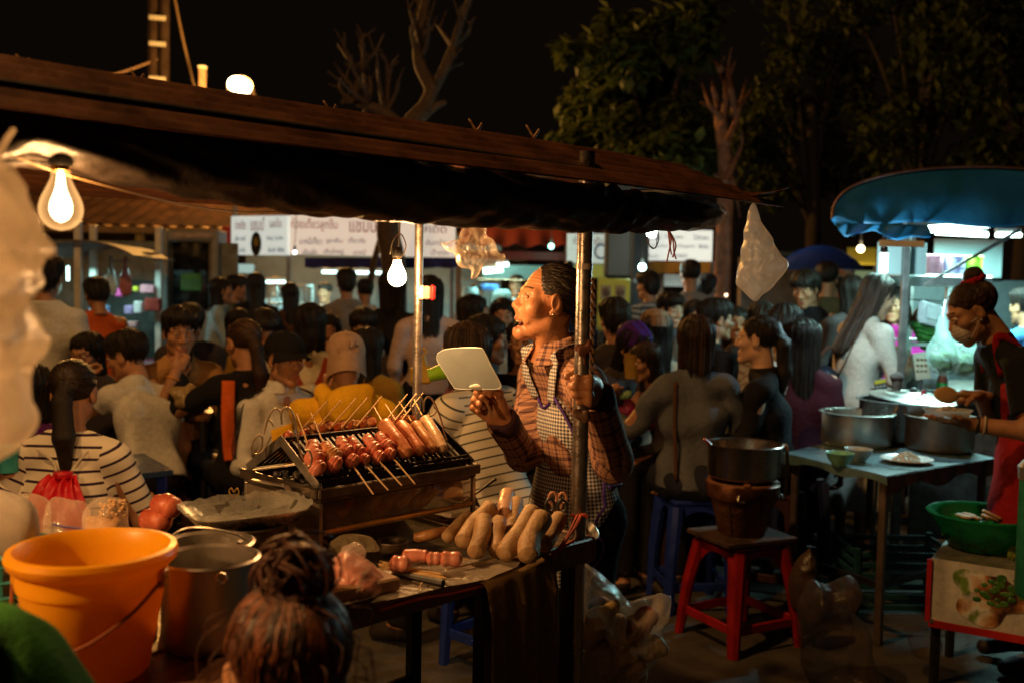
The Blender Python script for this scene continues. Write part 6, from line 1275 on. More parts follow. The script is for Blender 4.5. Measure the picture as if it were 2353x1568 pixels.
# ---------------------------------------------------------------- table of the rice cook
ka, kl, kr = onz(2035, 1092, .75), onz(1800, 1040, .75), onz(2287, 1050, .75); kf = kl+kr-ka+V((0, .30, 0))
t = thing('table', 'rice cook\'s table covered in pale blue vinyl with steel legs', 'table', ((kl.x+kr.x)/2, (kl.y+kr.y)/2, 0))
vin = M('blue_vinyl', (.05, .10, .12), .32, col2=(.12, .20, .23), vs=5, bump=.1, bs=30, coat=.2)
def tt(i, j): p = ka.lerp(kl, i).lerp(kr.lerp(kf, i), j); return V((p.x, p.y, .75+.002*math.sin(i*9+j*4)))
MB().slab(tt, 20, 20, .03, (0, 0, -1)).build('table_top', [vin], t, world=True)
def edge(a, c, n, dz, s_=.012): return lambda i, j: a.lerp(c, i)+V((0, -.008-s_*abs(math.sin(i*n))*j, -.002-dz*j*(.8+.25*math.sin(i*n*.7+1))))
MB().slab(edge(ka, kr, 21, .075), 50, 6, .003, (0, 1, 0)).build('vinyl_drop', [M('dark_vinyl', (.05, .03, .028), .5, bump=.2)], t, world=True); MB().slab(edge(kl, ka, 17, .04), 40, 5, .003, (0, 1, 0)).build('vinyl_drop', [vin], t, world=True)
for p in (ka.lerp(kf, .06), kl.lerp(kr, .06), kr.lerp(kl, .06), kf.lerp(ka, .06)): MB().box((p.x, p.y, .36), (.032, .032, .72), Matrix.Rotation(.8, 3, 'Z'), .004).build('leg', [M('leg_steel', (.14, .10, .08), .5, .5)], t, world=True)
for a, c in ((ka, kl), (ka, kr)): MB().bar(V((a.x, a.y, .26)).lerp(V((kf.x, kf.y, .26)), .06), V((c.x, c.y, .26)).lerp(V((kf.x, kf.y, .26)), .06), .025).build('rail', [blackm], t, world=True)
def rpx(y0, x0, x1, z=.75):
    c = onz((x0+x1)/2, y0, z); return c, (x1-x0)/2*c.y/FP
c, r = rpx(1030, 1905, 2065); c.y += r*.7; k = onz(1985, 957, .75+.19); pot('cooking_pot', 'wide steel pot on the left of the rice cook\'s table', V((c.x, c.y, .7505)), r, .165, steel, rim=.014)
c = at(2072, 950, 5.10); r = 95*5.1/FP; bigp = pot('cooking_pot', 'large dark steel pot at the back of the table, covered by a lid', V((c.x, c.y, .7505)), r, .215, M('dark_pot', (.16, .16, .16), .3, .9), rim=.016)
lid = thing('pot_lid', 'ridged aluminium lid lying on the large back pot with a red rag on its knob', 'lid', V((c.x+.05, c.y-.01, .972))); ML = Matrix.Rotation(R(3), 3, 'Y') @ Matrix.Rotation(R(4), 3, 'X')
MB().lathe([(r*1.02, 0), (r*1.03, .006), (r*.95, .012), (r*.72, .014), (r*.68, .022), (r*.64, .022), (r*.6, .018), (r*.3, .028), (r*.26, .034), (r*.1, .036), (.002, .036)], 44, (0, 0, 0), ML, cap=False).build('lid', [steel], lid, 60); MB().sph((0, 0, .046), (.02, .02, .012), 12, 8).build('knob', [blackm], lid)
MB().tube(cr([V((-.03, -.13, .026)), V((-.0, -.10, .03)), V((.02, -.08, .05)), V((.035, -.06, .035))], 5), [.009]*16, 7, True, .5).build('red_rag', [cloth('red_rag', (.22, .012, .02))], lid)
c, r = rpx(1040, 2100, 2252); c.y += r*.6; pc3 = V((c.x, c.y, .7505)); pot('cooking_pot', 'dull aluminium rice pot in front of the cook', pc3, r, .168, M('rice_pot', (.26, .20, .16), .42, .85, var=.25, vs=9), rim=.010)
MB().lathe([(.002, .168), (r*.5, .160), (r*.96, .138)], 30, pc3, wob=.01).build('heaped_rice', [M('rice', (.62, .62, .58), .8, bump=.9, bs=160)], None); tag(bpy.data.objects['heaped_rice'], 'steamed rice heaped in the dull rice pot', 'rice')
def bowl(label, x, y, wpx, h_, mat, z=.75):
    c = onz(x, y, z); r = wpx/2*c.y/FP; t = thing('bowl', label, 'bowl', V((c.x, c.y+r*.6, z+.0008)))
    MB().lathe([(.002, 0), (r*.5, 0), (r*.55, .006), (r*.82, h_*.5), (r*.97, h_), (r, h_+.002), (r*.94, h_), (r*.78, h_*.5), (r*.5, .012), (.002, .01)], 32, cap=False).build('bowl', [mat], t, 50); return t
bowl('mint green melamine bowl on the blue table', 1935, 1072, 66, .055, M('mint_melamine', (.22, .50, .36), .3))
bowl('grey white bowl just behind the mint green one', 1978, 1062, 64, .055, M('grey_melamine', (.42, .42, .38), .3))
c = onz(2093, 1066, .75); t = thing('plate', 'white plate with a mound of cooked rice at the front of the table', 'plate', V((c.x, c.y+.05, .7508)))
MB().lathe([(.002, 0), (.06, 0), (.075, .006), (.115, .018), (.113, .021), (.07, .009), (.002, .006)], 36, cap=False).build('plate', [M('white_melamine', (.62, .62, .6), .25)], t, 50)
b = MB(); ricem = M('rice_grains', (.62, .58, .48), .7, var=.15)
for i in range(420):
    a = rng.uniform(0, 6.28); q_ = rng.random()**.6; b.sph((.062*q_*math.cos(a), .05*q_*math.sin(a), .012+.032*(1-q_*q_)*rng.uniform(.7, 1.1)), (.006, .0035, .0035), 5, 3, Matrix.Rotation(rng.uniform(0, 6), 3, 'Z') @ Matrix.Rotation(rng.uniform(-1, 1), 3, 'Y'))
o = b.build('rice_grains', [ricem], t); o['kind'] = 'stuff'
# things under and around the table
t = thing('plastic_crate', 'dark teal crate under the rice cook\'s table', 'crate', (kl.x*.4+kr.x*.6, (ka.y+kf.y)/2, 0)); cx_, cy_ = kl.x*.4+kr.x*.6, (ka.y+kf.y)/2
for z in (.03, .08, .13, .18, .23, .28):
    for sx, sy, d in ((.24, 0, (.012, .34, .028)), (-.24, 0, (.012, .34, .028)), (0, .17, (.468, .012, .028)), (0, -.17, (.468, .012, .028))): MB().box((cx_+sx, cy_+sy, z), d, None, .003).build('slat', [M('dark_teal', (.01, .06, .07), .5)], t, world=True)
for sx in (-.24, .24):
    for sy in (-.17, .17): MB().box((cx_+sx, cy_+sy, .155), (.03, .03, .31), None, .004).build('corner_post', [bpy.data.materials['dark_teal']], t, world=True)
dkbag = film('dim_bag', (.16, .10, .07), .22, .35, 24, .7, .30, .3)
t = thing('plastic_bag', 'limp tan bag standing open on the ground by the table', 'bag', at(1915, 1500, 3.9)); pillow('bag_body', None, None, [(1845, 1340), (1862, 1322), (1900, 1345), (1945, 1318), (1972, 1345), (1950, 1395), (1985, 1430), (2005, 1500), (2010, 1575), (1960, 1600), (1890, 1595), (1845, 1540), (1838, 1470), (1830, 1400)], 3.72, .10, dkbag, .022, 12, 51, 60, 16, t, sm=None)
t = thing('plastic_bag', 'narrow brown bag hanging from the left corner of the table', 'bag', at(1840, 1330, 4.1)); pillow('bag_body', None, None, [(1860, 1255), (1872, 1290), (1868, 1400), (1850, 1420), (1818, 1395), (1812, 1330), (1835, 1280)], 4.1, .05, film('brown_bag', (.12, .07, .045), .7, .4, 20, .6, .2, .3), .010, 12, 53, 80, 18, t)
t = thing('plastic_bag', 'small crumpled bag on the ground below the printed cloth', 'bag', at(2110, 1470, 3.8)); pillow('bag_body', None, None, [(2080, 1440), (2120, 1432), (2150, 1450), (2160, 1490), (2130, 1515), (2095, 1500)], 3.85, .05, dkbag, .012, 14, 55, 80, 18, t)
# printed vinyl box with the green basin
ga, gb = onz(2140, 1282, .5), onz(2420, 1325, .5); gd = V((-(gb-ga).y, (gb-ga).x, 0)).normalized(); t = thing('side_table', 'low table wrapped in vinyl printed with a food picture, red lower edge', 'table', V((ga.x+.3, ga.y+.25, 0)))
gx = (gb-ga).normalized(); GW = .56
MB().slab(lambda i, j: ga+gx*GW*i+gd*.42*j+V((0, 0, .5-ga.z+.004)), 4, 4, .02, (0, 0, -1)).build('table_top', [M('vinyl_top', (.12, .12, .10), .22, col2=(.26, .25, .2), vs=9, coat=.4)], t, world=True)
def printm():
    m = M('printed_vinyl', (.5, .5, .46), .3, coat=.3, var=.08); nt = m.node_tree; N = nt.nodes; L = nt.links; tc = N.new('ShaderNodeTexCoord')
    n1 = N.new('ShaderNodeTexVoronoi'); n1.inputs['Scale'].default_value = 26; n2 = N.new('ShaderNodeTexNoise'); n2.inputs['Scale'].default_value = 7; n2.inputs['Detail'].default_value = 7
    L.new(tc.outputs['Object'], n1.inputs[0]); L.new(tc.outputs['Object'], n2.inputs[0])
    r = N.new('ShaderNodeValToRGB'); L.new(n2.outputs[0], r.inputs[0]); e = r.color_ramp.elements
    for p_, c_ in ((.36, (.05, .02, .01)), (.44, (.30, .13, .04)), (.50, (.5, .38, .26)), (.55, (.55, .53, .5)), (.62, (.12, .2, .03))):
        x = e.new(p_); x.color = (*c_, 1)
    e.remove(e[0]); e.remove(e[-1])
    h_ = N.new('ShaderNodeHueSaturation'); L.new(n1.outputs[1], h_.inputs['Color']); h_.inputs['Saturation'].default_value = .0; mx = N.new('ShaderNodeMix'); mx.data_type = 'RGBA'; mx.blend_type = 'OVERLAY'; mx.inputs[0].default_value = .35
    L.new(r.outputs[0], mx.inputs[6]); L.new(h_.outputs[0], mx.inputs[7]); L.new(mx.outputs[2], N['Principled BSDF'].inputs['Base Color']); return m
b = MB(); gn = -gd
def drop(i, j): return ga+gx*GW*i+gn*(.006+.008*math.sin(i*8)*j)+V((0, 0, .5-ga.z+.004-.245*j))
b.slab(drop, 30, 10, .003, gd); b.build('vinyl_front', [M('print_ground', (.52, .50, .46), .3, coat=.3)], t, world=True)
picm = printm()
def pat(i, j):
    a = 2*math.pi*i; rr = j*(1+.18*math.sin(3*a+1)+.10*math.sin(5*a+2)); x, z = .36+.22*rr*math.cos(a), .52+.40*rr*math.sin(a); return drop(min(max(x, .01), .99), 1-min(max(z, .02), .98))+gn*.0035
MB().grid(pat, 60, 10).build('food_print', [picm], t, 180, world=True)
greenp = M('herb_print', (.02, .09, .012), .3, col2=(.09, .22, .03), vs=30, coat=.3); b = MB()
for k in range(26): x, z = .42+rng.gauss(0, .07), .62+rng.gauss(0, .11); q_ = rng.uniform(.008, .018); c = drop(x, 1-z)+gn*.0045; b.sph(c, (q_, .001, q_*.7), 8, 5, Matrix((gx, -gd, V((0, 0, 1)))).transposed())
b.build('herb_print', [greenp], t, world=True)
MB().bar(ga+gx*0+gn*.012+V((0, 0, .5-ga.z-.246)), ga+gx*GW+gn*.012+V((0, 0, .5-ga.z-.246)), .008, .028).build('red_hem', [redp], t, world=True); MB().bar(ga+gn*.012-gx*.004+V((0, 0, .5-ga.z)), ga+gn*.012-gx*.004+V((0, 0, .5-ga.z-.24)), .008, .018, gx).build('red_hem', [redp], t, world=True)
MB().lathe([(.004, 0), (.009, .0), (.009, .003), (.004, .003)], 14, ga+gx*.012+gn*.018+V((0, 0, .5-ga.z-.235)), Matrix.Rotation(R(90), 3, 'X')).build('eyelet', [steel], t, world=True)
for i, j in ((.04, .06), (.96, .06), (.04, .94), (.96, .94)): p = ga+gx*GW*i+gd*.42*j; MB().box((p.x, p.y, .242), (.03, .03, .484), None, .004).build('leg', [blackm], t, world=True)
gc = onz(2278, 1272, .505); t = thing('basin', 'translucent green plastic basin of leaves on the printed table', 'basin', V((gc.x, gc.y+.09, .5065))); t.scale = (1.28, 1.28, 1.0)
grp = M('green_basin', (.01, .26, .09), .25, var=.1, transl=.45, coat=.2)
MB().lathe([(.002, 0), (.085, 0), (.095, .006), (.125, .07), (.148, .128), (.16, .132), (.164, .140), (.158, .146), (.145, .140), (.12, .07), (.09, .010), (.002, .006)], 44, cap=False).build('basin_body', [grp], t, 50)
lf = [M('lettuce', (.03, .14, .015), .5, var=.4, transl=.3), M('pale_stem', (.42, .36, .12), .5, transl=.2), M('ginger', (.40, .22, .07), .7, var=.3)]
for k in range(14):
    a = rng.uniform(0, 6.28); q_ = rng.uniform(.02, .085); c = V((q_*math.cos(a), q_*math.sin(a), .03+.055*rng.random())); RM = Matrix.Rotation(rng.uniform(0, 6), 3, 'Z') @ Matrix.Rotation(rng.uniform(-.8, .8), 3, 'X')
    MB().grid(lambda i, j: c+RM @ V(((i-.5)*.075*math.sin(math.pi*min(.98, j+.04))**.6, (j-.5)*.10, .018*math.sin(i*9+j*5)+.02*(i-.5)**2*4)), 8, 8).build('lettuce_leaf', [lf[0]], t, 180)
for k in range(5): MB().box((rng.uniform(-.06, .05), rng.uniform(-.05, .05), .125+.012*rng.random()), (.06, .03, .012), Matrix.Rotation(rng.uniform(-.6, .6), 3, 'Y') @ Matrix.Rotation(rng.uniform(0, 3), 3, 'Z'), .004).build('ginger_slice', [lf[2]], t)
o = MB().grid(lambda i, j: V(((i-.5)*.05*(.4+math.sin(math.pi*j)), .10*j, .03*math.sin(2.2*j)+.012*math.sin(i*8))), 8, 10).build('lettuce_leaf', [M('pale_leaf', (.22, .28, .05), .5, transl=.3)], None, 180); o.location = onz(2322, 1285, .51); o.rotation_euler = (0, 0, -.9); tag(o, 'loose pale lettuce leaf beside the green basin', 'leaf')
p = at(2384, 1080, 3.3); t = thing('canister', 'green canister with a steel lid at the right edge', 'canister', (p.x, p.y, .5065)); hz = at(2350, 1020, 3.3).z-.56; MB().lathe([(.05, 0), (.055, .01), (.055, hz*.86), (.04, hz*.88)], 20).build('body', [M('green_can', (.02, .16, .09), .35)], t); MB().lathe([(.06, hz*.86), (.062, hz*.95), (.045, hz), (.002, hz*1.02)], 10).build('lid', [steel], t)
# cables on the ground
for pts, lab in (([(1425, 1210), (1480, 1196), (1560, 1192), (1640, 1185)], 'thin black cable on the ground behind the vendor'), ([(1440, 1375), (1530, 1362), (1640, 1340), (1800, 1300)], 'black cable on the ground under the red stool'), ([(1000, 1420), (1130, 1400), (1200, 1395)], 'black cable on the ground beyond the cart legs')):
    q = [onz(x, y, .008) for x, y in pts]; tag(MB().tube(cr(q, 8), .008, 6).build('power_cable', [blackm], None), lab, 'cable')
# ---------------------------------------------------------------- the blue canopy stall at right
t = thing('canopy_stall', 'food stall under an arched blue tarpaulin with bright tube lamps', 'market stall', at(2200, 900, 5.733))
bl = M('blue_tarpaulin', (.012, .14, .30), .55, col2=(.02, .19, .36), vs=4, bump=.3, bs=16, transl=.45)
yf = 5.031
def arcpt(i):                                           # the arched front hoop
    a = math.pi*(1-i); c = at(2262, 512, yf); return c+V((.77*math.cos(a), 0, .271*max(0, math.sin(a))**.72))
def gable(i, j):
    p = arcpt(.004+.992*i); c = V((p.x, p.y, at(2262, 512, yf).z-.006+.012*math.sin(i*21)+.010*math.sin(i*9+1))); q_ = c.lerp(p, j); return q_+V((0, -.018*math.sin(math.pi*j)*math.sin(math.pi*i)-.006*math.sin(i*40)*(1-j), 0))
MB().slab(gable, 70, 16, .003, (0, 1, 0)).build('gable_sheet', [bl], t, 180, world=True)
def vault(i, j): p = arcpt(i); return p+V((.62*j, .005+1.45*j, -.012*math.sin(j*math.pi*3)**2))
MB().slab(vault, 48, 18, .003, (0, 0, -1)).build('vault_sheet', [bl], t, 180, world=True)
MB().tube([arcpt(k/40)+V((0, -.004, .006)) for k in range(41)], .007, 7).build('hoop', [M('hoop', (.16, .09, .08), .4, .5)], t, world=True)
MB().bar(arcpt(.44)+V((0, .01, 0)), V((arcpt(.44).x, yf+.012, at(2200, 512, yf).z)), .02).build('gable_strut', [M('strut_dark', (.02, .05, .07), .6)], t, world=True)
fa, fb = at(1916, 512, yf-.01), at(2130, 517, yf-.01)
def flap(i, j): p = fa.lerp(fb, i); return p+V((.02*j, -.012*math.sin(i*19+j*3)-.01*j, -(.030+.030*math.exp(-((i-.08)/.07)**2)+.022*math.sin(i*8)**2+.035*math.exp(-((i-.72)/.25)**2))*j))
MB().slab(flap, 50, 6, .003, (0, 1, 0)).build('tarp_flap', [bl], t, 180, world=True)
postm = M('post_grey', (.20, .20, .19), .45, .6)
for x, Y in ((2076, 5.45), (2448, 5.078), (2090, 6.786), (2372, 6.786)):
    p = at(x, 700, Y); MB().box((p.x, p.y, .96), (.036, .036, 1.92), None, .004).build('post', [postm], t, world=True)
MB().bar(at(2240, 590, 5.733), at(2320, 545, 5.733), .012).build('brace', [postm], t, world=True); MB().bar(at(2124, 655, 5.148), at(2342, 528, 5.148), .014).build('brace', [postm], t, world=True)
MB().bar(at(2078, 517, 5.066), at(2350, 500, 6.552), .02).build('lamp_rail', [postm], t, world=True)
for a, c, r in ((at(2122, 528, 5.792), at(2352, 508, 5.792), .022), (at(2150, 534, 6.201), at(2268, 540, 6.201), .016), (at(2288, 540, 6.435), at(2345, 541, 6.435), .014)): tubelamp(t, a, c, r, tubew)
MB().tube([at(2122, 528, 5.792)-V((.012, 0, 0)), at(2116, 528, 5.792)], .02, 10).build('tube_cap', [whitem], t, world=True)
MB().sph(at(2102, 524, 5.733), .018, 12, 8).build('round_bulb', [E('round_glow', (.8, 1, .95), 10)], t, world=True)
b = MB(); c = at(2030, 603, 5.031); b.tube([c+V((0, 0, .046)), c-V((0, 0, .046))], .019, 14); b.sph(c-V((0, 0, .046)), (.019, .019, .01), 12, 6); b.build('led_bulb', [E('led_glow', (.88, 1, 1), 9)], t, world=True)
MB().lathe([(.019, .047), (.019, .07), (.013, .085), (.015, .09), (.015, .13), (.008, .14)], 14, c).build('led_socket', [blackm], t, world=True); MB().tube(cr([c+V((0, 0, .14)), c+V((.008, 0, .17)), V((c.x+.004, c.y+.02, at(2030, 514, 5.031).z))], 5), .004, 6).build('cord', [postm], t, world=True)
lamp('stall_tube_light', at(2235, 545, 5.792), TEAL, 60, .1, 'AREA', (0, 0, 0), .55); lamp('stall_tube_light', at(2235, 545, 6.318), TEAL, 30, .1, 'AREA', (0, 0, 0), .5); lamp('led_light', c-V((.0, .03, .09)), (.6, .95, 1), 22, .03)
palep = M('pale_board', (.40, .52, .52), .5, var=.1, vs=4)
board(MB(), 2016, 556, 2126, 632, 5.557, .012, .003).build('hanging_board', [palep], t, world=True); MB().box(at(2071, 560, 4.742), (.215, .006, .03), None, .002).build('board_strip', [whitem], t, world=True)
board(MB(), 2146, 548, 2300, 640, 6.844, .012).build('back_panel', [palep], t, world=True); board(MB(), 2090, 640, 2480, 930, 6.903, .02).build('back_panel', [M('back_dark', (.05, .06, .06), .6)], t, world=True)
# counter and glass case
cz = .93; ca_ = at(2070, 900, 5.522)
MB().box((ca_.x+.62, 6.143, cz-.02), (1.3, 1.2, .04), None, .008).build('counter_top', [dullsteel], t, world=True)
for sx in (.02, 1.22):
    for y in (5.569, 6.716): MB().box((ca_.x+sx, y, (cz-.04)/2), (.04, .04, cz-.04), None, .004).build('leg', [postm], t, world=True)
MB().box((ca_.x+.62, 5.593, .52), (1.04, .02, .80), None, .003).build('front_panel', [M('front_steel', (.16, .15, .14), .45, .5, var=.3)], t, world=True)
gcs = thing('glass_case', 'aluminium framed glass case holding food, with tubs on its top', 'display case', at(2140, 780, 5.792))
alu = M('aluminium', (.52, .56, .56), .35, .6); tz_ = at(2140, 640, 5.792).z; x0, x1 = at(2082, 700, 5.686).x, at(2268, 700, 5.686).x
for x in (x0, x1):
    for y in (5.686, 6.201): MB().box((x, y, (cz+tz_)/2), (.032, .032, tz_-cz-.034), None, .003).build('upright', [alu], gcs, world=True)
for z, h_ in ((tz_-.016, .06), (cz+.018, .03), (1.22, .02)):
    for y in (5.686, 6.201): MB().bar((x0-.016, y, z), (x1+.016, y, z), .034, h_, bev=.003).build('rail', [alu], gcs, world=True)
MB().box(((x0+x1)/2, 5.944, tz_+.016), (x1-x0+.05, .5, .012), None, .003).build('top_sheet', [M('top_sheet', (.5, .55, .55), .4)], gcs, world=True)
MB().box(((x0+x1)/2, 5.944, 1.233), (x1-x0, .42, .006)).build('glass_shelf', [film('case_glass', (.7, .9, .85), .1, .04, 8, 0, .3)], gcs, world=True)
for k in range(6): MB().sph((x0+.05+.05*k, 5.792, 1.38-.02*(k % 2)), (.026, .03, .07), 12, 8, Matrix.Rotation(.3*k, 3, 'Y')).build('roast_meat', [sausm('roast', (.16, .06, .03), (.3, .12, .06))], gcs, world=True)
MB().tube([(x0, 5.663, 1.475), ((x0+x1)/2, 5.663, 1.465), (x1, 5.663, 1.455)], .004, 6).build('hook_rail', [postm], gcs, world=True)
for xa, xb, col, lab, hpx in ((2124, 2162, (.62, .34, .42), 'pink plastic tub on top of the glass case', 44), (2164, 2212, (.40, .38, .55), 'lilac plastic tub between the pink and the green one', 43), (2213, 2252, (.30, .52, .05), 'lime green plastic tub on top of the glass case', 43)):
    p = at((xa+xb)/2, 700, 5.815); r = (xb-xa)/2*5.815/FP; h_ = hpx*5.815/FP; q = thing('storage_tub', lab, 'tub', (p.x, p.y, tz_+.023), 0, 'tubs on the glass case'); MB().lathe([(r*.88, 0), (r*.94, .004), (r*.98, h_*.92), (r*1.03, h_*.93), (r*1.03, h_), (r*.9, h_+.004)], 28).build('tub_body', [M('tub_'+lab.split()[0], col, .35, transl=.3)], q)
    if 'lilac' in lab: text('4×80', 'lettering', M('tub_print', (.06, .07, .25), .5), q, .05, .016, facing(V((p.x+.01, p.y-r*1.0, tz_+.06))))
# food and wares on the counter
fo = thing('foam_box', 'white foam food box leaning over greens in the glass case', 'box', at(2150, 725, 5.616)); RB = Matrix.Rotation(R(14), 3, 'Y') @ Matrix.Rotation(R(-28), 3, 'X'); p = at(2150, 725, 5.593)
MB().box(p, (.21, .04, .15), RB, .018).build('box_body', [M('foam', (.50, .55, .56), .7)], fo, world=True); MB().box(p+RB @ V((.008, -.024, 0)), (.15, .008, .095), RB, .006).build('inset', [M('foam_inset', (.42, .47, .48), .7)], fo, world=True)
gl = M('green_veg', (.02, .14, .02), .5, col2=(.08, .28, .05), vs=16, transl=.2)
vg = thing('vegetables', 'bundle of cucumbers and long beans behind the stall post', 'vegetables', at(2120, 790, 5.616))
for k in range(7): a = at(2090+4*k, 742+9*k, 5.639+.02*k); MB().tube(cr([a, a+V((.09, -.01, -.02-.01*(k % 3))), a+V((.2, .0, -.035))], 5), [.010, .016, .017, .017, .018, .018, .017, .017, .016, .012, .006], 9).build('cucumber', [gl], vg, world=True)
for k, (cx, cy, w_, lab) in enumerate(((2165, 800, 38, 'clear bag of greens hanging in front of the case, left one'), (2215, 805, 42, 'clear bag of greens hanging in front of the case, middle one'), (2258, 812, 30, 'clear bag of greens hanging in front of the case, right one'))):
    t2 = thing('greens_bag', lab, 'bag', at(cx, cy, 5.382)); pillow('bag_film', None, None, [(cx-4, cy-75), (cx+4, cy-75), (cx+w_*.5, cy-30), (cx+w_, cy+20), (cx+w_*.8, cy+50), (cx, cy+62), (cx-w_*.8, cy+46), (cx-w_, cy+10), (cx-w_*.45, cy-35)], 5.382, .05, film('greens_film', (.66, .85, .82), .34, .14, 30, .7, .45, .5), .010, 20, 60+k, 80, 16, t2)
    pillow('greens', None, None, [(cx, cy+6), (cx+w_*.75, cy+16), (cx+w_*.6, cy+44), (cx, cy+55), (cx-w_*.6, cy+40), (cx-w_*.8, cy+12)], 5.382, .035, gl, .010, 40, 70+k, 60, 10, t2)
    MB().tube([at(cx, cy-76, 5.382), at(cx+6, cy-110, 5.557)], .003, 6).build('tie', [postm], t2, world=True)
b = MB(); p = at(2110, 870, 5.85); sp = thing('plate_stack', 'stack of white plates on the stall counter', 'plates', V((p.x, p.y, cz)))
for k in range(8): MB().lathe([(.002, 0), (.065, 0), (.115, .014), (.113, .017), (.06, .006), (.002, .005)], 32, (0, 0, .0005+.010*k), cap=False).build('plate', [M('plate_white', (.55, .58, .58), .3)], sp, 50)
MB().lathe([(.115, .0), (.10, .05), (.06, .085), (.002, .09)], 28, (0, 0, .092), cap=False).build('upturned_bowl', [bpy.data.materials['plate_white']], sp, 50)
p = at(2108, 900, 5.593); q = thing('lid', 'pale round lid in front of the plate stack', 'lid', V((p.x, p.y, p.z-.012))); MB().lathe([(.075, 0), (.075, .01), (.05, .02), (.002, .024)], 28).build('lid', [M('pale_lid', (.5, .55, .56), .3)], q); MB().lathe([(.07, cz-p.z+.012), (.07, -.0005)], 24).build('tub', [M('lid_tub', (.4, .36, .34), .5)], q)
p = at(2163, 905, 5.674); q = thing('sauce_bottle', 'glass sauce bottle with a green label and white cap', 'bottle', V((p.x, p.y, cz)))
hb = at(2163, 836, 5.674).z-cz; MB().lathe([(.002, 0), (.028, 0), (.03, .01), (.03, hb*.5), (.02, hb*.72), (.013, hb*.8), (.013, hb*.9)], 20).build('glass', [M('sauce_red', (.22, .05, .03), .15, coat=.4)], q); MB().lathe([(.0225, hb*.5), (.0305, hb*.42), (.0308, hb*.2)], 20, cap=False).build('label', [M('green_label', (.03, .3, .05), .5)], q); MB().lathe([(.0145, hb*.86), (.0145, hb), (.002, hb)], 14).build('bottle_cap', [whitem], q)
p = at(2030, 905, 5.323); q = thing('menu_card', 'dark menu card with printed rows on a stand by the stall post', 'menu', V((p.x, p.y, .75)))
a = at(2026, 905, 5.323); Rm = Matrix.Rotation(R(-12), 3, 'Y'); MB().box(a, (.065, .006, .16), Rm, .002).build('card', [M('menu_dark', (.05, .055, .06), .3)], q, world=True)
for k in range(5):
    for s_ in (-1, 0, 1): MB().box(a+Rm @ V((s_*.019, -.004, .045-.026*k)), (.013, .002, .012), Rm).build('printed_row', [M('menu_print', (.3, .3, .28), .5)], q, world=True)
MB().box(a+Rm @ V((0, -.004, .07)), (.06, .002, .018), Rm).build('yellow_head', [M('menu_yellow', (.5, .42, .04), .5)], q, world=True); MB().bar(a-V((0, 0, .08)), V((a.x-.02, a.y, .0)), .012).build('stand', [postm], q, world=True)
p = at(2060, 905, 5.207); v, f = solid([cap((0, 0, .09), (.008, 0, -.09), .022, .014, .01), ell((0, 0, .09), (.032, .028, .02), .01)], .006, (), folds(8, .006, 80)); o = mesh_obj('rag', v, f, [cloth('grey_rag', (.10, .09, .085))], None, None, 180); o.location = p; tag(o, 'grey rag tied round the stall post', 'rag')
p = at(2120, 845, 5.499); q = thing('price_card', 'cream card with printed squares standing on the counter', 'card', V((p.x, p.y, cz))); MB().box(at(2117, 840, 5.499), (.08, .006, .15), Matrix.Rotation(R(-10), 3, 'Y'), .002).build('card', [M('cream_card', (.5, .5, .4), .6)], q, world=True)
for k in range(9): MB().box(at(2108+9*(k % 3), 826+13*(k//3), 4.695), (.012, .002, .012)).build('printed_square', [M('card_print', (.25, .3, .18), .6)], q, world=True)
MB().bar(V((p.x, 5.522, cz)), V((p.x, 5.511, cz+.12)), .01).build('stand', [postm], q, world=True)
# ---------------------------------------------------------------- the people
def cl(n, c, **k): return cloth(n, c, **k)
K = {n: cl(n+'_cloth', c) for n, c in dict(white=(.54, .52, .48), cream=(.55, .47, .34), orange=(.55, .10, .02), purple=(.07, .012, .09), tan=(.36, .19, .07), black=(.012, .011, .012), yellow=(.78, .42, .02), grey=(.10, .105, .12), mid=(.20, .17, .15), navy=(.015, .02, .06), mustard=(.32, .18, .03), maroon=(.045, .010, .016), olive=(.07, .06, .03), palepink=(.45, .32, .28), paleblue=(.30, .38, .42), brown=(.10, .05, .03), magenta=(.50, .03, .26), skyblue=(.08, .26, .55), dim=(.05, .04, .04), red=(.40, .03, .02), dress=(.52, .50, .44)).items()}
JEANS = cl('dark_jeans', (.02, .022, .035)); BLK = K['black']
ST1 = stripes('navy_stripes', (.66, .60, .50), (.03, .012, .04), .042, .0095); ST2 = stripes('green_black_stripes', (.64, .58, .48), (.012, .02, .02), .036, .006); ST3 = stripes('grey_stripes', (.30, .30, .30), (.03, .035, .04), .05, .022)
SEATS = []; ALL = {}
def who(label, hx, ht, Y, face, seat=True, **k):
    z = at(hx, ht, Y).z; c = at(hx, ht+30, Y); ln, hu = R(k.get('lean', 0)), R(k.get('lean', 0)+k.get('hunch', 0))
    H = k.pop('H', None); ck = V((-math.sin(R(face)), math.cos(R(face)), 0))
    top = (.058+.105+.118)+(.03 if k.get('hat') else 0)
    if seat:
        H = H or 1.58; s = H/1.6; sh_ = z-.085-(.25*math.cos(ln)+.235*math.cos(hu)+top-.02)*s; k['seat'] = min(max(sh_, .26), .66)
    else:
        H = H or (z/(.87+.25*math.cos(ln)+.235*math.cos(hu)+top-.02))*1.6; s = H/1.6
    off = (.25*math.sin(ln)+.235*math.sin(hu)+.04)*s; loc = (c.x-ck.x*off, c.y-ck.y*off, 0)
    r = person(label, loc, face, H=H, **k)
    if seat: SEATS.append((loc, k['seat'], face))
    ALL[label] = r; return r
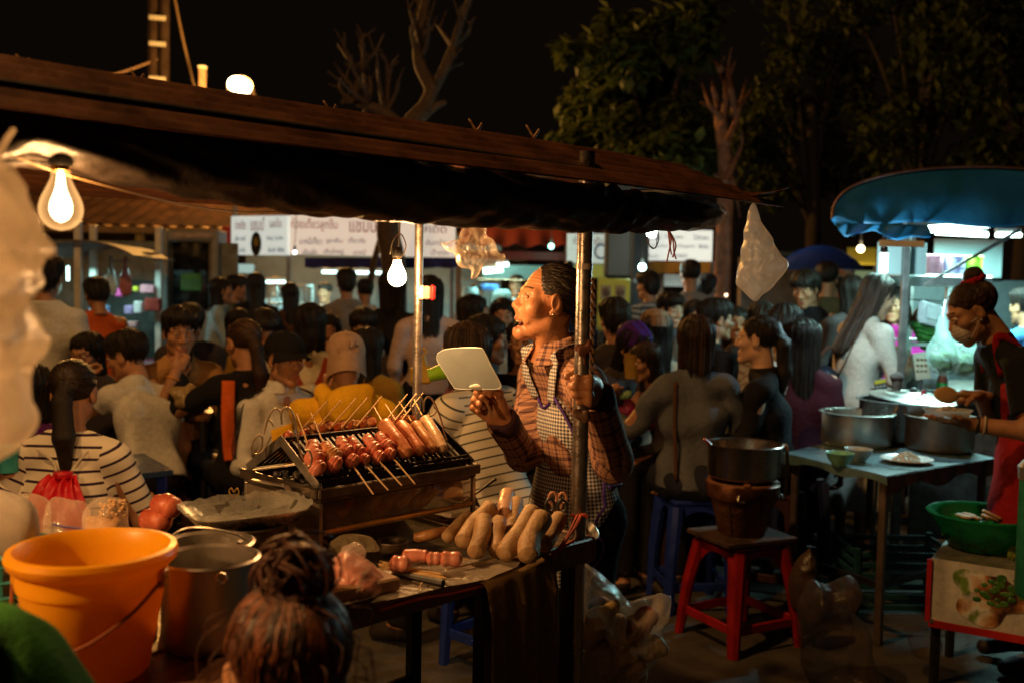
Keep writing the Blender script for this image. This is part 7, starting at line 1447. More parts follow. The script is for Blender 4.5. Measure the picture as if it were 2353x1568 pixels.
# left of the cart
pw = who('person standing with back turned in white t-shirt and brown hair at far left', 108, 598, 5.8, 8, False, top=K['white'], sleeve=.30, bottom=JEANS, hair='mess', hairm=HBR, fine=1.5, shw=1.12, Rr=(.06, .14, -.44), hem=.03)
who('person in orange hooded top standing by the snack stall', 226, 642, 7.0, 25, False, top=K['orange'], sleeve=.9, bottom=K['mid'], hair='mess', fine=1.4, Rr=(-.0, .3, -.25), L=(.0, .3, -.22), head=(10, -20, 0))
pony = who('person with long ponytail in striped top wearing a red drawstring bag', 172, 838, 3.6, -2, top=ST1, sleeve=.92, bottom=JEANS, hair='pony', fine=2, lean=4, L=(-.10, .16, -.34), Rr=(.04, .30, -.26), head=(8, -6, 0), shw=1.02)
who('person in sleeveless white shirt hunched over his food', 280, 766, 5.0, 52, top=K['white'], sleeve=.16, bottom=BLK, hair='short', fine=1.5, lean=14, hunch=24, L=(.02, .30, .05), handL='hold', head=(30, -15, 0), side=8)
polo = who('person in tan polo shirt resting his chin on his fist', 412, 720, 5.2, -146, top=K['tan'], sleeve=.44, bottom=JEANS, hair='short', fine=2.2, lean=12, hunch=4, Rr=(-.135, .165, .045), handR='fist', hintR=(.3, .4, -1), palmR=(-.3, -.6, 0), L=(-.02, .34, -.22), head=(-4, -8, 0), shw=1.12, hs=1.04)
who('person in dark purple top half hidden by the cream bags', 70, 842, 4.3, 10, top=K['purple'], sleeve=.8, bottom=BLK, hair='bob', fine=1.2)
who('small person with dark bobbed hair behind the white t-shirt', 203, 768, 5.7, 170, top=K['dim'], sleeve=.9, hair='bob', fine=1.2, bottom=BLK, head=(0, -15, 0))
pho = who('person in black jacket with orange scarf holding up a phone', 566, 742, 5.0, 24, top=BLK, sleeve=.95, bottom=BLK, hair='pony', hairm=HBR, fine=1.8, lean=6, L=(-.14, .34, .02), handL='phone', palmL=((.5, .5, 0), (-.1, .25, .9)), Rr=(-.08, .36, -.05), head=(20, -6, 0))
boy = who('person in black cap and white track jacket with yellow chest', 655, 762, 4.7, -132, top=K['white'], sleeve=.95, bottom=BLK, hair='bald', hat='cap', hatm=K['black'], fine=2.2, L=(-.08, .26, -.26), Rr=(-.02, .24, -.28), handR='hold', handL='hold', head=(-2, -5, 0), collar=.02)
hood = who('person in yellow hoodie and backwards beige cap seen from behind', 797, 764, 4.6, 6, top=K['yellow'], sleeve=.95, bottom=JEANS, hair='bald', hat='back', hatm=M('beige_cap', (.36, .22, .14), .8, var=.12, bump=.2), fine=2.2, L=(.085, .09, .07), handL='phone', palmL=((.9, .1, 0), (.05, -.1, 1)), hintL=(-.6, .5, -.8), Rr=(.0, .32, -.24), shw=1.2, fat=1.12, lean=6, fold=1.3, head=(8, -4, 0))
back = who('person with thick black hair and a cream backpack on red straps', 712, 705, 5.6, 10, top=K['cream'], sleeve=.6, bottom=JEANS, hair='bob', fine=1.6, shw=1.1, fat=1.08)
who('person with short dark hair bending over food beyond the phone holder', 604, 712, 6.1, 192, top=K['mustard'], sleeve=.5, bottom=JEANS, hair='short', fine=1.4, lean=16, hunch=14, head=(10, -28, 0), L=(.05, .25, -.1))
who('person with dark hair seated just left of the bending diner', 545, 712, 6.9, 175, top=K['dim'], bottom=BLK, hair='bob', fine=1.1, head=(15, -20, 0))
who('person with dark hair seated behind the tan polo shirt', 435, 700, 6.4, 200, top=K['dim'], bottom=BLK, hair='mess', fine=1.1, head=(0, -30, 0), hunch=14)
who('person in white patterned blouse standing near the framed cabinet', 511, 643, 8.6, -70, False, top=K['paleblue'], sleeve=.6, bottom=BLK, hair='bob', fine=1.2, Rr=(-.0, .3, -.2))
who('person with bare arm reaching toward the red hoarding', 545, 640, 9.2, -60, False, top=K['olive'], sleeve=.2, bottom=BLK, hair='short', fine=1.1, L=(0, .35, -.25))
who('person in black with very long hair standing at the glass cabinet', 586, 632, 8.9, 20, False, top=BLK, bottom=BLK, hair='long', fine=1.2)
who('person in pale top facing the camera behind the glass cabinet', 632, 640, 11.6, 178, False, top=K['paleblue'], bottom=BLK, hair='bob', fine=1.1)
who('person with dark hair standing beside the glass cabinet door', 664, 654, 9.3, 30, False, top=K['brown'], bottom=BLK, hair='long', fine=1.1)
who('person in grey brown shirt standing at the noodle stall counter', 795, 626, 8.8, 18, False, top=K['mid'], sleeve=.4, bottom=JEANS, hair='mess', fine=1.3, Rr=(.02, .34, -.2))
who('person in white apron working inside the noodle stall', 745, 655, 11.4, 165, False, top=K['white'], bottom=BLK, hair='short', fine=1.1, Rr=(-.05, .3, -.2))
who('person in white standing left of the dark tree trunk', 838, 648, 9.6, 20, False, top=K['white'], sleeve=.9, bottom=BLK, hair='short', fine=1.2)
who('large person in black coat standing behind the small bulb', 905, 628, 6.6, -16, False, top=BLK, bottom=BLK, hair='bob', fine=1.3, shw=1.15, fat=1.15)
who('person with long dark hair in pale pink cardigan near the tail light', 985, 640, 6.4, 12, False, top=K['palepink'], bottom=BLK, hair='long', fine=1.4, L=(-.05, .1, -.46), Rr=(.06, .16, -.42))
who('person with dark hair seated under the leaning tree stake', 834, 716, 6.3, 188, top=K['dim'], bottom=BLK, hair='short', fine=1.2, head=(0, -15, 0))
who('person in mustard jacket right of the beige cap', 850, 760, 5.5, -18, top=K['mustard'], bottom=BLK, hair='long', fine=1.4)
who('person with dark hair between the backpack and the standing grey shirt', 752, 730, 6.7, 185, top=K['dim'], bottom=BLK, hair='bob', fine=1.1)
# behind the vendor
strp = who('person with brown hair in striped top seated just behind the grill', 1068, 752, 4.05, 48, top=ST2, sleeve=.5, bottom=BLK, hair='bob', hairm=HBR, fine=2, lean=16, hunch=10, L=(.06, .34, -.16), Rr=(-.02, .34, -.18), shw=1.1, hem=.06)
who('person with long black hair in profile left of the vendor\'s chin', 1117, 732, 5.0, -82, top=K['brown'], bottom=BLK, hair='long', fine=1.7, lean=10, head=(0, -6, 0))
who('person in black dress with white neckline under the vendor\'s chin', 1202, 742, 5.1, 172, top=BLK, bottom=BLK, hair='long', fine=1.5, L=(.05, .3, -.25), Rr=(-.05, .3, -.28), collar=-.02)
who('person with dark bob facing right beyond the fan', 1092, 684, 6.7, -72, top=K['dim'], bottom=BLK, hair='bob', fine=1.2)
who('person in pale blue top seated beyond the vendor\'s face', 1152, 690, 7.0, 160, top=K['paleblue'], bottom=BLK, hair='long', fine=1.2, head=(20, -10, 0))
who('person with dark bun standing behind the vendor\'s head', 1303, 616, 9.0, 10, False, top=K['navy'], bottom=BLK, hair='bun', fine=1.1)
who('stall keeper in white behind the teal lit shelf', 1186, 638, 11.7, 176, False, top=K['white'], bottom=BLK, hair='short', fine=1.1)
who('stall keeper in dark shirt at the left of the teal lit shelf', 1095, 655, 11.5, 170, False, top=K['brown'], bottom=BLK, hair='short', fine=1.1)
who('person with dark hair at the right end of the orange shelf', 1262, 650, 10.2, 10, False, top=K['skyblue'], bottom=BLK, hair='short', fine=1.1)
# right of the vendor
who('person with ruffled black hair and dark top right of the front post', 1410, 698, 5.9, 14, top=K['dim'], bottom=BLK, hair='mess', fine=1.4)
who('person in purple headscarf looking down at a child', 1449, 732, 5.2, -138, top=K['dim'], bottom=BLK, hair='bob', hat='scarf', hatm=cl('purple_scarf', (.05, .015, .16)), fine=1.8, lean=8, hunch=10, head=(-8, -22, 0), L=(-.0, .3, -.18))
who('child with brown hair drinking from a yellow cup', 1490, 790, 5.0, 112, H=1.25, top=K['dim'], bottom=BLK, hair='bob', hairm=HBR, fine=1.6, lean=14, hunch=14, head=(0, -14, 0), Rr=(-.04, .26, -.02), handR='hold')
who('person in beige cap with long black hair and cream sleeves', 1503, 712, 5.7, 12, top=K['cream'], bottom=BLK, hair='long', hat='cap', hatm=M('sand_cap', (.24, .15, .09), .8, bump=.2), fine=1.5)
who('person with glasses and receding hair seated beyond the beige cap', 1538, 680, 7.1, -146, top=K['paleblue'], bottom=BLK, hair='short', skin=1, fine=1.6, head=(0, -8, 0))
who('pale person with dark bob facing the camera, seated far back', 1594, 694, 7.2, 172, top=K['dim'], bottom=BLK, hair='bob', skin=1, fine=1.5, head=(10, -12, 0))
who('person in black with short hair looking right behind the grey sweater', 1647, 698, 6.0, -78, top=BLK, bottom=BLK, hair='short', fine=1.5)
gsw = who('person in grey sweater with brown bob seen from behind on a blue stool', 1596, 734, 4.75, 8, top=K['grey'], sleeve=.95, bottom=JEANS, hair='bob', hairm=HBR, fine=1.9, L=(-.12, .34, -.2), Rr=(.05, .28, -.3), shw=1.08, hem=.05)
who('person in grey striped t-shirt standing by the yellow menu stand', 1486, 632, 8.7, 34, False, top=ST3, sleeve=.45, bottom=BLK, hair='mess', fine=1.4, shw=1.1)
who('tall person in olive grey shirt with back turned under the menu board', 1584, 606, 9.1, 6, False, top=K['mid'], bottom=BLK, hair='short', fine=1.2, shw=1.1)
who('person in navy shirt standing right of the tall olive grey one', 1625, 638, 9.3, -34, False, top=K['navy'], bottom=BLK, hair='mess', fine=1.2)
who('person in black seated sideways with a ponytail, facing left', 1738, 734, 4.9, 66, top=BLK, bottom=BLK, hair='pony', fine=1.8, lean=6, L=(.05, .26, -.3), Rr=(-.05, .26, -.28), skin=1)
who('person in white striped shirt bending beneath the hanging white bag', 1803, 688, 5.7, -38, top=stripes('pale_stripes', (.46, .42, .38), (.28, .2, .15), .05, .02), bottom=BLK, hair='mess', fine=1.5, lean=24, hunch=18)
who('person in maroon top with a magenta strap and long hair', 1846, 740, 5.5, -14, top=K['maroon'], bottom=BLK, hair='long', fine=1.5)
who('person in black standing under the dark blue umbrella', 1862, 626, 7.1, 168, False, top=BLK, bottom=BLK, hair='mess', fine=1.2, head=(-30, -20, 0))
who('person in olive shirt standing below the warm round lamp', 1900, 612, 8.2, -30, False, top=K['olive'], bottom=BLK, hair='short', fine=1.2)
who('bald person in pink shirt facing right below the yellow canopy', 1931, 622, 8.4, -84, False, top=K['palepink'], bottom=BLK, hair='bald', fine=1.3)
who('person with long black hair standing just left of the white dress', 1951, 640, 6.9, 8, False, top=K['dim'], bottom=BLK, hair='long', fine=1.2)
who('person with dark hair seated below the tip of the hanging white bag', 1746, 700, 6.4, 186, top=K['dim'], bottom=BLK, hair='short', fine=1.2, head=(0, -20, 0))
who('person with dark hair seated between the black top and white stripes', 1690, 712, 6.8, 180, top=K['dim'], bottom=BLK, hair='bob', fine=1.1)
wd = who('person in white belted dress with long brown hair looking at a phone', 2006, 632, 5.75, -74, False, top=K['dress'], skirt=True, sleeve=.8, bottom=None, hair='long', hairm=HBR, skin=1, fine=2, lean=2, hunch=8, head=(0, -24, 0), L=(.02, .26, -.16), Rr=(-.06, .26, -.18), handR='phone', fold=1.2)
who('person in magenta shirt behind the stall\'s front post', 2052, 672, 6.9, 150, False, top=K['magenta'], bottom=BLK, hair='bob', fine=1.2)
who('person in sky blue shirt behind the cook at the right edge', 2352, 672, 6.4, 20, False, top=K['skyblue'], bottom=BLK, hair='short', fine=1.2, shw=1.1)
# foreground head
fg = who('blurred person with auburn topknot in the foreground below the counter', 682, 1372, 1.28, 12, top=K['black'], bottom=BLK, hair='topbun', hairm=M('auburn_hair', (.022, .007, .004), .42, col2=(.11, .034, .013), vs=16, stretch=(22, 22, 1.6), bump=.4, bs=24, spec=.3), fine=2, lean=2, head=(18, -6, 0))
b = MB(); q = random.Random(4); bc_ = V((.005, -.045, .135))
for k in range(150):
    if k < 120:
        n_ = V((q.gauss(0, 1), q.gauss(0, 1), q.gauss(0, 1))).normalized(); x, z = frame(n_); R_ = q.uniform(.026, .052); a0 = q.uniform(0, 6.28); da = q.uniform(1.6, 3.6); pts = [bc_+(x*math.cos(a0+da*i/7)+z*math.sin(a0+da*i/7)*.8)*R_*(1+.08*i*(k % 5 == 0)) for i in range(8)]; r_ = q.uniform(.0010, .0032); b.tube(cr(pts, 2), [r_]*12+[r_*.6, r_*.5, r_*.3], 5)
    else:
        a = q.uniform(0, 6.28); p0 = V((.078*math.cos(a), -.02+.096*math.sin(a), .06+q.uniform(-.06, .05))); p2 = p0*1.06+V((.03*math.cos(a)+q.gauss(0, .012), .02*math.sin(a), -q.uniform(.03, .10))); b.tube(cr([p0, (p0+p2)/2+V((.016*math.cos(a), .012*math.sin(a), .012)), p2], 4), [.0009]*8+[.0004], 4)
mesh_obj('loose_strands', xf(np.array(b.v), fg['HM']), b.f, [bpy.data.materials['auburn_hair']], fg['o'], None, 180)['kind'] = 'stuff'
strands(fg, (0, -.2, .98), 420, .0016, [bpy.data.materials['auburn_hair'], M('dark_auburn', (.012, .005, .003), .4), M('light_auburn', (.20, .06, .022), .45)], y0=(-1, .6), z0=(-.7, .75), c=(0, -.02, .04), seed=5)
strands(pony, (0, -.97, .05), 300, .0012, [HB, M('pony_strand', (.035, .018, .010), .4)], y0=(-.95, .7), z0=(-.6, .95), c=(0, -.022, .038), rad=(.0805, .0995, .0855), seed=6)
strands(pho, (0, -.97, .05), 240, .0013, [HBR, M('brown_strand', (.08, .038, .018), .4)], y0=(-.95, .7), z0=(-.6, .95), c=(0, -.022, .038), rad=(.0805, .0995, .0855), seed=7)
LS = [M('light_strand', (.06, .03, .015), .42), M('dark_strand_hair', (.010, .007, .005), .42)]
for n, (lab, r) in enumerate(list(ALL.items())):
    if r['o'].location.y < 7.3 and any(c.name.split('.')[0] == 'hair' for c in r['o'].children) and r not in (fg, pony, pho, boy, hood): hanging_strands(r, 130, .0013, [HB, LS[0], LS[1]] if r in (gsw, strp, wd) else [HB, LS[1]], n)
# seats for everyone who sits
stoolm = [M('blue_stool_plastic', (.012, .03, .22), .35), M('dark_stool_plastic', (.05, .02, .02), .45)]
proto = {}
for n, (loc, sh_, face) in enumerate(SEATS):
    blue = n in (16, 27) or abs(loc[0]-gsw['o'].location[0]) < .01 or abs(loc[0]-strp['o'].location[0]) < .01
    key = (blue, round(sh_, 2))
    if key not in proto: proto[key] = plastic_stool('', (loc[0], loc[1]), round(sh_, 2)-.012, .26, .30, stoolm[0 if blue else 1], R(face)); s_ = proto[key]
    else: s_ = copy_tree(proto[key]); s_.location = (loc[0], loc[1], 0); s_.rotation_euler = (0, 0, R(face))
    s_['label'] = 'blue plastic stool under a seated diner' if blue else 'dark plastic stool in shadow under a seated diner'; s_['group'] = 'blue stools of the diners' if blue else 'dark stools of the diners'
# ---------------------------------------------------------------- what they wear and hold
def rel(p, v): return p['W'] @ V(v)
def surf(obj, pts, off=.004, axis=1, sign=1, rad=.022):
    """points (x, z) of a person's frame put on a garment's surface"""
    n = len(obj.data.vertices); co = np.zeros(n*3, np.float32); obj.data.vertices.foreach_get('co', co); co = co.reshape(-1, 3); out = []
    for x, z in pts:
        d = (co[:, 0]-x)**2+(co[:, 2]-z)**2; m = d < rad*rad
        if not m.any(): m = d <= d.min()+1e-9
        y = (co[m, 1]*sign).max()*sign; out.append(V((x, y+off*sign, z)))
    return out
def shirt_of(p): return [c for c in p['o'].children if c.name.split('.')[0] in ('shirt', 'dress')][0]
def on_surf(p, name, mat, pts, r, flat=.35, sign=-1, n=8, off=.003, thingargs=None):
    q = cr(surf(shirt_of(p), pts, off, 1, sign), n); b = MB(); b.tube(q, r, 8, True, flat, V((0, 1, 0))); return b.build(name, [mat], p['o'], 180)
# three dark stripes down the track jacket sleeve, yellow chest
Kb = M('stripe_black', (.01, .01, .012), .8); bs = boy['s']
for i in (-1, 1):
    S, (el, wr) = boy['sh'][i], boy['arm'][i]
    for k in (-1, 0, 1):
        d1 = (el-S).normalized(); d2 = (wr-el).normalized(); side_ = V((i, 0, 0)); x1 = (side_-d1*side_.dot(d1)).normalized(); y1 = d1.cross(x1); x2 = (x1-d2*x1.dot(d2)).normalized(); y2 = d2.cross(x2)
        MB().tube(cr([boy['nek'].lerp(S, .45)+V((0, .016*k, .06)), S+x1*.050+y1*.015*k+V((0, 0, .022)), S.lerp(el, .35)+x1*.058+y1*.015*k, S.lerp(el, .8)+x1*.053+y1*.014*k, el.lerp(wr, .12)+x2*.050+y2*.013*k, el.lerp(wr, .5)+x2*.045+y2*.012*k, el.lerp(wr, .88)+x2*.040+y2*.011*k], 5), .0042, 6, True, .5).build('sleeve_stripe', [Kb], boy['o'], 180)
cz_ = boy['che'].z
for s_ in (-1, 1):
    def chest(i, j, s_=s_):
        x = s_*(.012+.105*i); z = cz_+.10-.03*i-(.13+.02*i)*j; y = surf(shirt_of(boy), [(x, z)], .004, 1, 1, .02)[0].y; return V((x, y, z))
    MB().slab(chest, 8, 8, .003, (0, 1, 0)).build('yellow_panel', [K['yellow']], boy['o'], 180)
MB().tube(cr(surf(shirt_of(boy), [(0, cz_+.12), (0, cz_), (0, cz_-.12)], .006, 1, 1), 5), .003, 6).build('zip', [steel], boy['o'])
b = MB(); nb = boy['nek']
b.slab(lambda i, j: nb+V(((.062+.020*j)*math.cos(math.pi*(.62+1.76*i)), .012+(.058+.022*j)*math.sin(math.pi*(.62+1.76*i)), .055-.055*j)), 26, 4, .005, (0, 0, 1)).build('collar', [K['white']], boy['o'], 180)
MB().tube(cr([V((.055, .098, .045)), V((.03, .125, .045)), V((0, .128, .046))], 3), .001, 4)
# hood, lettering on the hoodie and the cap
hn = hood['nek']; v, f = solid([cap(hn+V((-.10, -.03, .015)), hn+V((0, -.10, -.05)), .045, .055, .05), cap(hn+V((.10, -.03, .015)), hn+V((0, -.10, -.05)), .045, .055, .05), ell(hn+V((0, -.085, -.05)), (.115, .055, .085), .05), ell(hn+V((0, .02, .06)), (.062, .075, .08), .03, -1)], .008, (), folds(6, .010, 34)); mesh_obj('hood', v, f, [K['yellow']], hood['o'], None, 180)
def wrap_text(p, s_, mat, w_, h_, x, z, rotz=0, shear=0, sign=-1, obj=None, name='lettering'):
    tx = text(s_, name, mat, p['o'], w_, h_, PM[p['o'].name] @ Matrix.Translation((x, 0, z)) @ Matrix.Rotation(math.pi if sign > 0 else 0, 4, 'Z') @ Matrix.Rotation(math.pi/2, 4, 'X') @ Matrix.Rotation(rotz, 4, 'Z'), .0015, shear)
    n = len(tx.data.vertices); co = np.zeros(n*3, np.float32); tx.data.vertices.foreach_get('co', co); co = co.reshape(-1, 3); sp = surf(obj or shirt_of(p), [(c[0], c[2]) for c in co], .0035, 1, sign, .016)
    co[:, 1] += np.array([q.y for q in sp], np.float32); tx.data.vertices.foreach_set('co', co.ravel()); tx.data.update(); return tx
lr = M('red_print_text', (.38, .03, .02), .7); zz = hood['che'].z
wrap_text(hood, 'Mero', lr, .155, .072, -.035, zz+.02, R(12), .35); wrap_text(hood, 'Teny', lr, .12, .04, .11, zz+.045, R(14), .35); wrap_text(hood, '"EL', lr, .045, .024, -.12, zz+.075, R(14)); wrap_text(hood, 'CLOTHING', Kb, .075, .020, .135, zz-.005, R(14))
on_surf(hood, 'lettering', lr, [(-.02, zz+.0), (.05, zz+.012), (.12, zz+.032), (.175, zz+.05)], .004)
capo = [c for c in hood['o'].children if c.name.startswith('cap')][0]
hcx, hcz = hood['hc'].x, hood['hc'].z; text('Life', 'lettering', M('cap_print', (.03, .02, .02), .7), hood['o'], .048, .040, hood['W'] @ hood['HM'] @ Matrix.Translation((.028, -.1125, .072)) @ Matrix.Rotation(R(17), 4, 'Z') @ Matrix.Rotation(R(90-24), 4, 'X') @ Matrix.Rotation(R(-8), 4, 'Z'), .0012, .2)
def phone(label, p, side, m=None, d=V((0, 0, 1)), off=V((0, 0, 0)), n=V((0, -1, 0)), lit=0):
    el, wr = p['arm'][side]; c = rel(p, wr)+off; t = thing('phone', label, 'phone', c); d = V(d).normalized(); n = V(n); n = (n-d*n.dot(d)).normalized(); RM = Matrix((d.cross(n)*-1, n, d)).transposed()
    MB().box((0, 0, 0), (.072, .008, .148), RM, .004).build('phone_body', [blackm], t); MB().box(RM @ V((0, .0046, 0)), (.066, .001, .138), RM).build('screen', [E('phone_screen', (.7, .85, 1), lit) if lit else M('screen_dark', (.02, .02, .025), .1)], t); MB().sph(RM @ V((-.022, -.0045, .055)), (.006, .002, .006), 8, 5, RM).build('camera', [M('lens_glass', (.2, .22, .25), .1)], t); return t
phone('dark phone held up by the person with the orange scarf', pho, -1, d=(.2, 0, 1), off=V((.02, .05, .10)), n=(.4, 1, 0), lit=.0)
phone('phone held to the ear by the person in the yellow hoodie', hood, -1, d=(.1, -.1, 1), off=V((.028, .0, .085)), n=(1, .2, 0))
phone('phone held by the person in the white dress', wd, 1, d=(.6, 0, .7), off=V((.08, -.0, .05)), n=(-.6, 0, .7), lit=.5)
# orange scarf on the phone holder, belt and strap of the dress
on_surf(pho, 'scarf', K['orange'], [(-.10, pho['nek'].z-.02), (-.11, pho['che'].z+.05), (-.105, pho['che'].z-.10), (-.10, pho['pel'].z+.08)], .034, .25); on_surf(pho, 'scarf', K['orange'], [(.10, pho['nek'].z-.02), (.115, pho['che'].z+.06), (.11, pho['che'].z-.06)], .026, .25)
b = MB(); c = wd['pel']+V((0, 0, .10)); b.tube([c+V((.142*math.cos(a), .112*math.sin(a), .0)) for a in np.linspace(0, 2*math.pi, 41)], .012, 6, False, .5); b.build('belt', [K['brown']], wd['o'], 180)
on_surf(wd, 'bag_strap', K['brown'], [(.07, wd['nek'].z), (.05, wd['che'].z), (-.05, wd['pel'].z+.1)], .008, .4)
hbag = thing('handbag', 'black shoulder bag behind the white dress', 'bag', rel(wd, V((-.06, -.16, wd['pel'].z+.12)))); v, f = solid([ell((0, 0, 0), (.10, .06, .09), .03)], .012, (), folds(2, .008, 40)); mesh_obj('bag_body', v, f, [M('bag_leather', (.02, .025, .04), .35, bump=.2)], hbag, None, 180); MB().tube(cr([V((-.08, 0, .05)), V((-.03, 0, .16)), V((.03, 0, .2)), V((.07, 0, .06))], 6), .008, 6).build('handle', [K['brown']], hbag)
# red drawstring bag on the ponytail wearer
pz = pony['che'].z; sb = shirt_of(pony); t = thing('drawstring_bag', 'red drawstring bag hanging on the back of the striped top', 'bag', rel(pony, V((.05, -.2, pz-.16))))
yb = surf(sb, [(.05, pz+.02)], .0, 1, -1)[0].y
def dbag(i, j):
    a = 2*math.pi*i; q_ = j; w_ = (.045+.115*min(1, q_*1.5)**.8)*(1-.0*q_); f_ = 1+.14*math.sin(a*9+1)*math.exp(-q_*3)+.05*math.sin(a*5+2); dz = .085*(1-abs(2*q_-1)**3)**.5+.012
    return rel(pony, V((.05+w_*math.cos(a)*f_, yb-.03-dz*.55+dz*.5*math.sin(a)*f_, pz+.12-.36*q_+.012*math.sin(a*9)*(1-q_)**4)))
redbag = M('red_nylon', (.50, .008, .018), .42, var=.1, bump=.25, bs=60)
MB().grid(dbag, 64, 24, True).build('bag_body', [redbag], t, 180, world=True)
MB().lathe([(.036, 0), (.03, .012), (.034, .02)], 20, rel(pony, V((.05, yb-.03, pz+.118))), cap=True, wob=.08).build('gathered_neck', [redbag], t, 180, world=True)
for s_, x0 in ((-1, -.085), (1, .10)):
    q = [V((.05+s_*.02, yb-.03, pz+.122))]+surf(sb, [((.05+x0)/2, pz+.16), (x0, pony['nek'].z-.035)], .006, 1, -1); MB().tube([rel(pony, p) for p in cr(q, 6)], .0045, 6).build('cord', [M('white_cord', (.5, .44, .36), .8)], t, world=True)
MB().tube([rel(pony, p) for p in cr([V((.085, yb-.02, pz+.11)), V((.15, yb+.0, pz-.08)), V((.20, yb+.02, pz-.27))], 6)], .009, 6, True, .3).build('tan_strap', [M('tan_strap', (.38, .15, .04), .6)], t, world=True)
o = MB().tube([(.0, 0, -.035), (.004, 0, 0), (0, 0, .035)], [.006, .010, .006], 8, True, .5).build('hair_clip', [M('gold_clip_hair', (.55, .3, .1), .25, .9)], pony['o']); o.matrix_local = pony['HM'] @ Matrix.Translation((-.076, -.03, .06)) @ Matrix.Rotation(.4, 4, 'Y')
# cream backpack with red straps
t = thing('backpack', 'cream backpack worn on red straps', 'backpack', rel(back, V((0, -.2, back['che'].z))))
v, f = solid([ell((0, -.10, -.09), (.15, .09, .17), .05), ell((0, -.16, -.15), (.11, .05, .08), .04)], .012, (), folds(3, .006, 30)); v = xf(v, PM[back['o'].name] @ Matrix.Translation((0, surf(shirt_of(back), [(0, back['che'].z)], 0, 1, -1)[0].y+.02, back['che'].z))); mesh_obj('bag_body', v, f, [K['cream']], t, None, 180, world=True)
for s_ in (-1, 1): MB().tube([rel(back, p) for p in cr(surf(shirt_of(back), [(s_*.10, back['nek'].z-.02), (s_*.075, back['che'].z+.12), (s_*.03, back['che'].z+.03)], .012, 1, -1), 6)], .022, 7, True, .3, V((0, 1, 0))).build('strap', [cl('red_strap', (.30, .045, .02))], t, world=True)
# wrist bands, watch, strap
for p, i, m_, r in ((polo, 1, M('orange_band', (.6, .25, .04), .5), .034),):
    el, wr = p['arm'][i]; d = (wr-el).normalized(); x, z = frame(d); c = wr-d*.05; MB().tube([c+(x*math.cos(a)+z*math.sin(a))*r for a in np.linspace(0, 6.283, 19)], .005, 6).build('wrist_band', [m_], p['o'])
on_surf(gsw, 'bag_strap', K['brown'], [(-.12, gsw['nek'].z-.03), (-.13, gsw['che'].z), (-.125, gsw['pel'].z)], .010, .4)
# ---------------------------------------------------------------- the diners' tables and what stands on them
def dtable(label, pts, z, mat, legm=None, skirt=None):
    A_, B_, D_ = [onz(x, y, z) for x, y in pts]; E_ = A_+(B_-A_)+(D_-A_); c = (B_+D_)/2; t = thing('dining_table', label, 'table', (c.x, c.y, 0))
    MB().slab(lambda i, j: A_+(B_-A_)*i+(D_-A_)*j, 6, 6, .022, (0, 0, -1)).build('table_top', [mat], t, world=True)
    for i, j in ((.08, .08), (.92, .08), (.08, .92), (.92, .92)): p = A_+(B_-A_)*i+(D_-A_)*j; MB().box((p.x, p.y, (z-.022)/2), (.035, .035, z-.022), None, .005).build('leg', [legm or blackm], t, world=True)
    return A_, B_, D_, t
dtable('dark wooden table in front of the tan polo shirt', ((478, 958), (500, 930), (325, 945)), .80, M('dark_wood_top', (.16, .075, .03), .3, var=.3, coat=.3)); dtable('blue plastic table beside the striped ponytail wearer', ((398, 1078), (330, 1040), (120, 1110)), .74, M('blue_table', (.03, .06, .14), .25, var=.2, coat=.3), bluep)
dtable('wooden table behind the thinner steel post', ((1010, 884), (1010, 846), (880, 880)), .86, woodm); dtable('low dark table under the caps', ((880, 1000), (700, 1002), (900, 960)), .72, M('dark_top', (.05, .03, .02), .4))
A_, B_, D_, t = dtable('table covered in red cloth right of the vendor', ((1532, 900), (1395, 896), (1525, 862)), .93, M('red_table', (.40, .09, .03), .45, var=.2))
MB().slab(lambda i, j: A_.lerp(B_, i)+V((0, -.012-.012*math.sin(i*24)*j, .0-.5*j)), 40, 6, .004, (0, 1, 0)).build('table_cloth', [cl('red_table_cloth', (.22, .03, .02))], t, world=True)
dtable('red table behind the vendor\'s striped customer', ((1230, 925), (1010, 915), (1225, 890)), .9, M('red_table_far', (.35, .06, .03), .45, var=.2)); dtable('dark table among the diners at right', ((1760, 905), (1640, 900), (1765, 875)), .9, M('dim_top', (.04, .03, .025), .4))
dtable('long dark table among the far diners at left', ((760, 800), (560, 800), (770, 780)), .82, M('far_top', (.16, .06, .03), .4)); 
def small(name, label, cat, x, y, Y, build, mat): p = at(x, y, Y); o = build(MB()).build(name, [mat], None, 50); o.location = p; return tag(o, label, cat)
pillow('food_bag', 'bulging cream bag of food on the dark wooden table', 'bag', [(388, 895), (400, 888), (425, 886), (437, 880), (452, 892), (470, 915), (480, 940), (440, 944), (410, 938), (402, 915)], 4.95, .06, film('cream_food_bag', (.62, .45, .22), .85, .35, 24, .5, .2, .5), .010, 16, 81, 80, 18)
cupb = lambda r0, r1, h: (lambda b: b.lathe([(.002, 0), (r0, 0), (r1, h), (r1*1.05, h+.003), (r1*.92, h), (r0*.9, .006), (.002, .005)], 24, cap=False))
small('cup', 'yellow plastic cup held to the child\'s mouth', 'cup', 1452, 868, 4.98, cupb(.035, .045, .12), M('yellow_cup', (.5, .3, .06), .4, transl=.3)); small('cup', 'lime green cup tilted beside the vendor\'s fan', 'cup', 985, 862, 3.6, lambda b: b.lathe([(.002, 0), (.022, 0), (.034, .085), (.036, .087), (.031, .085), (.02, .006)], 22, (0, 0, 0), Matrix.Rotation(R(72), 3, 'Y'), cap=False), M('lime_cup', (.22, .42, .015), .35, transl=.3))
small('mug', 'teal mug on the blue table at the left edge', 'mug', 18, 1082, 3.5, lambda b: cupb(.036, .04, .09)(b).tube(cr([V((-.04, 0, .075)), V((-.07, 0, .07)), V((-.068, 0, .03)), V((-.038, 0, .02))], 5), .006, 6), tealp)
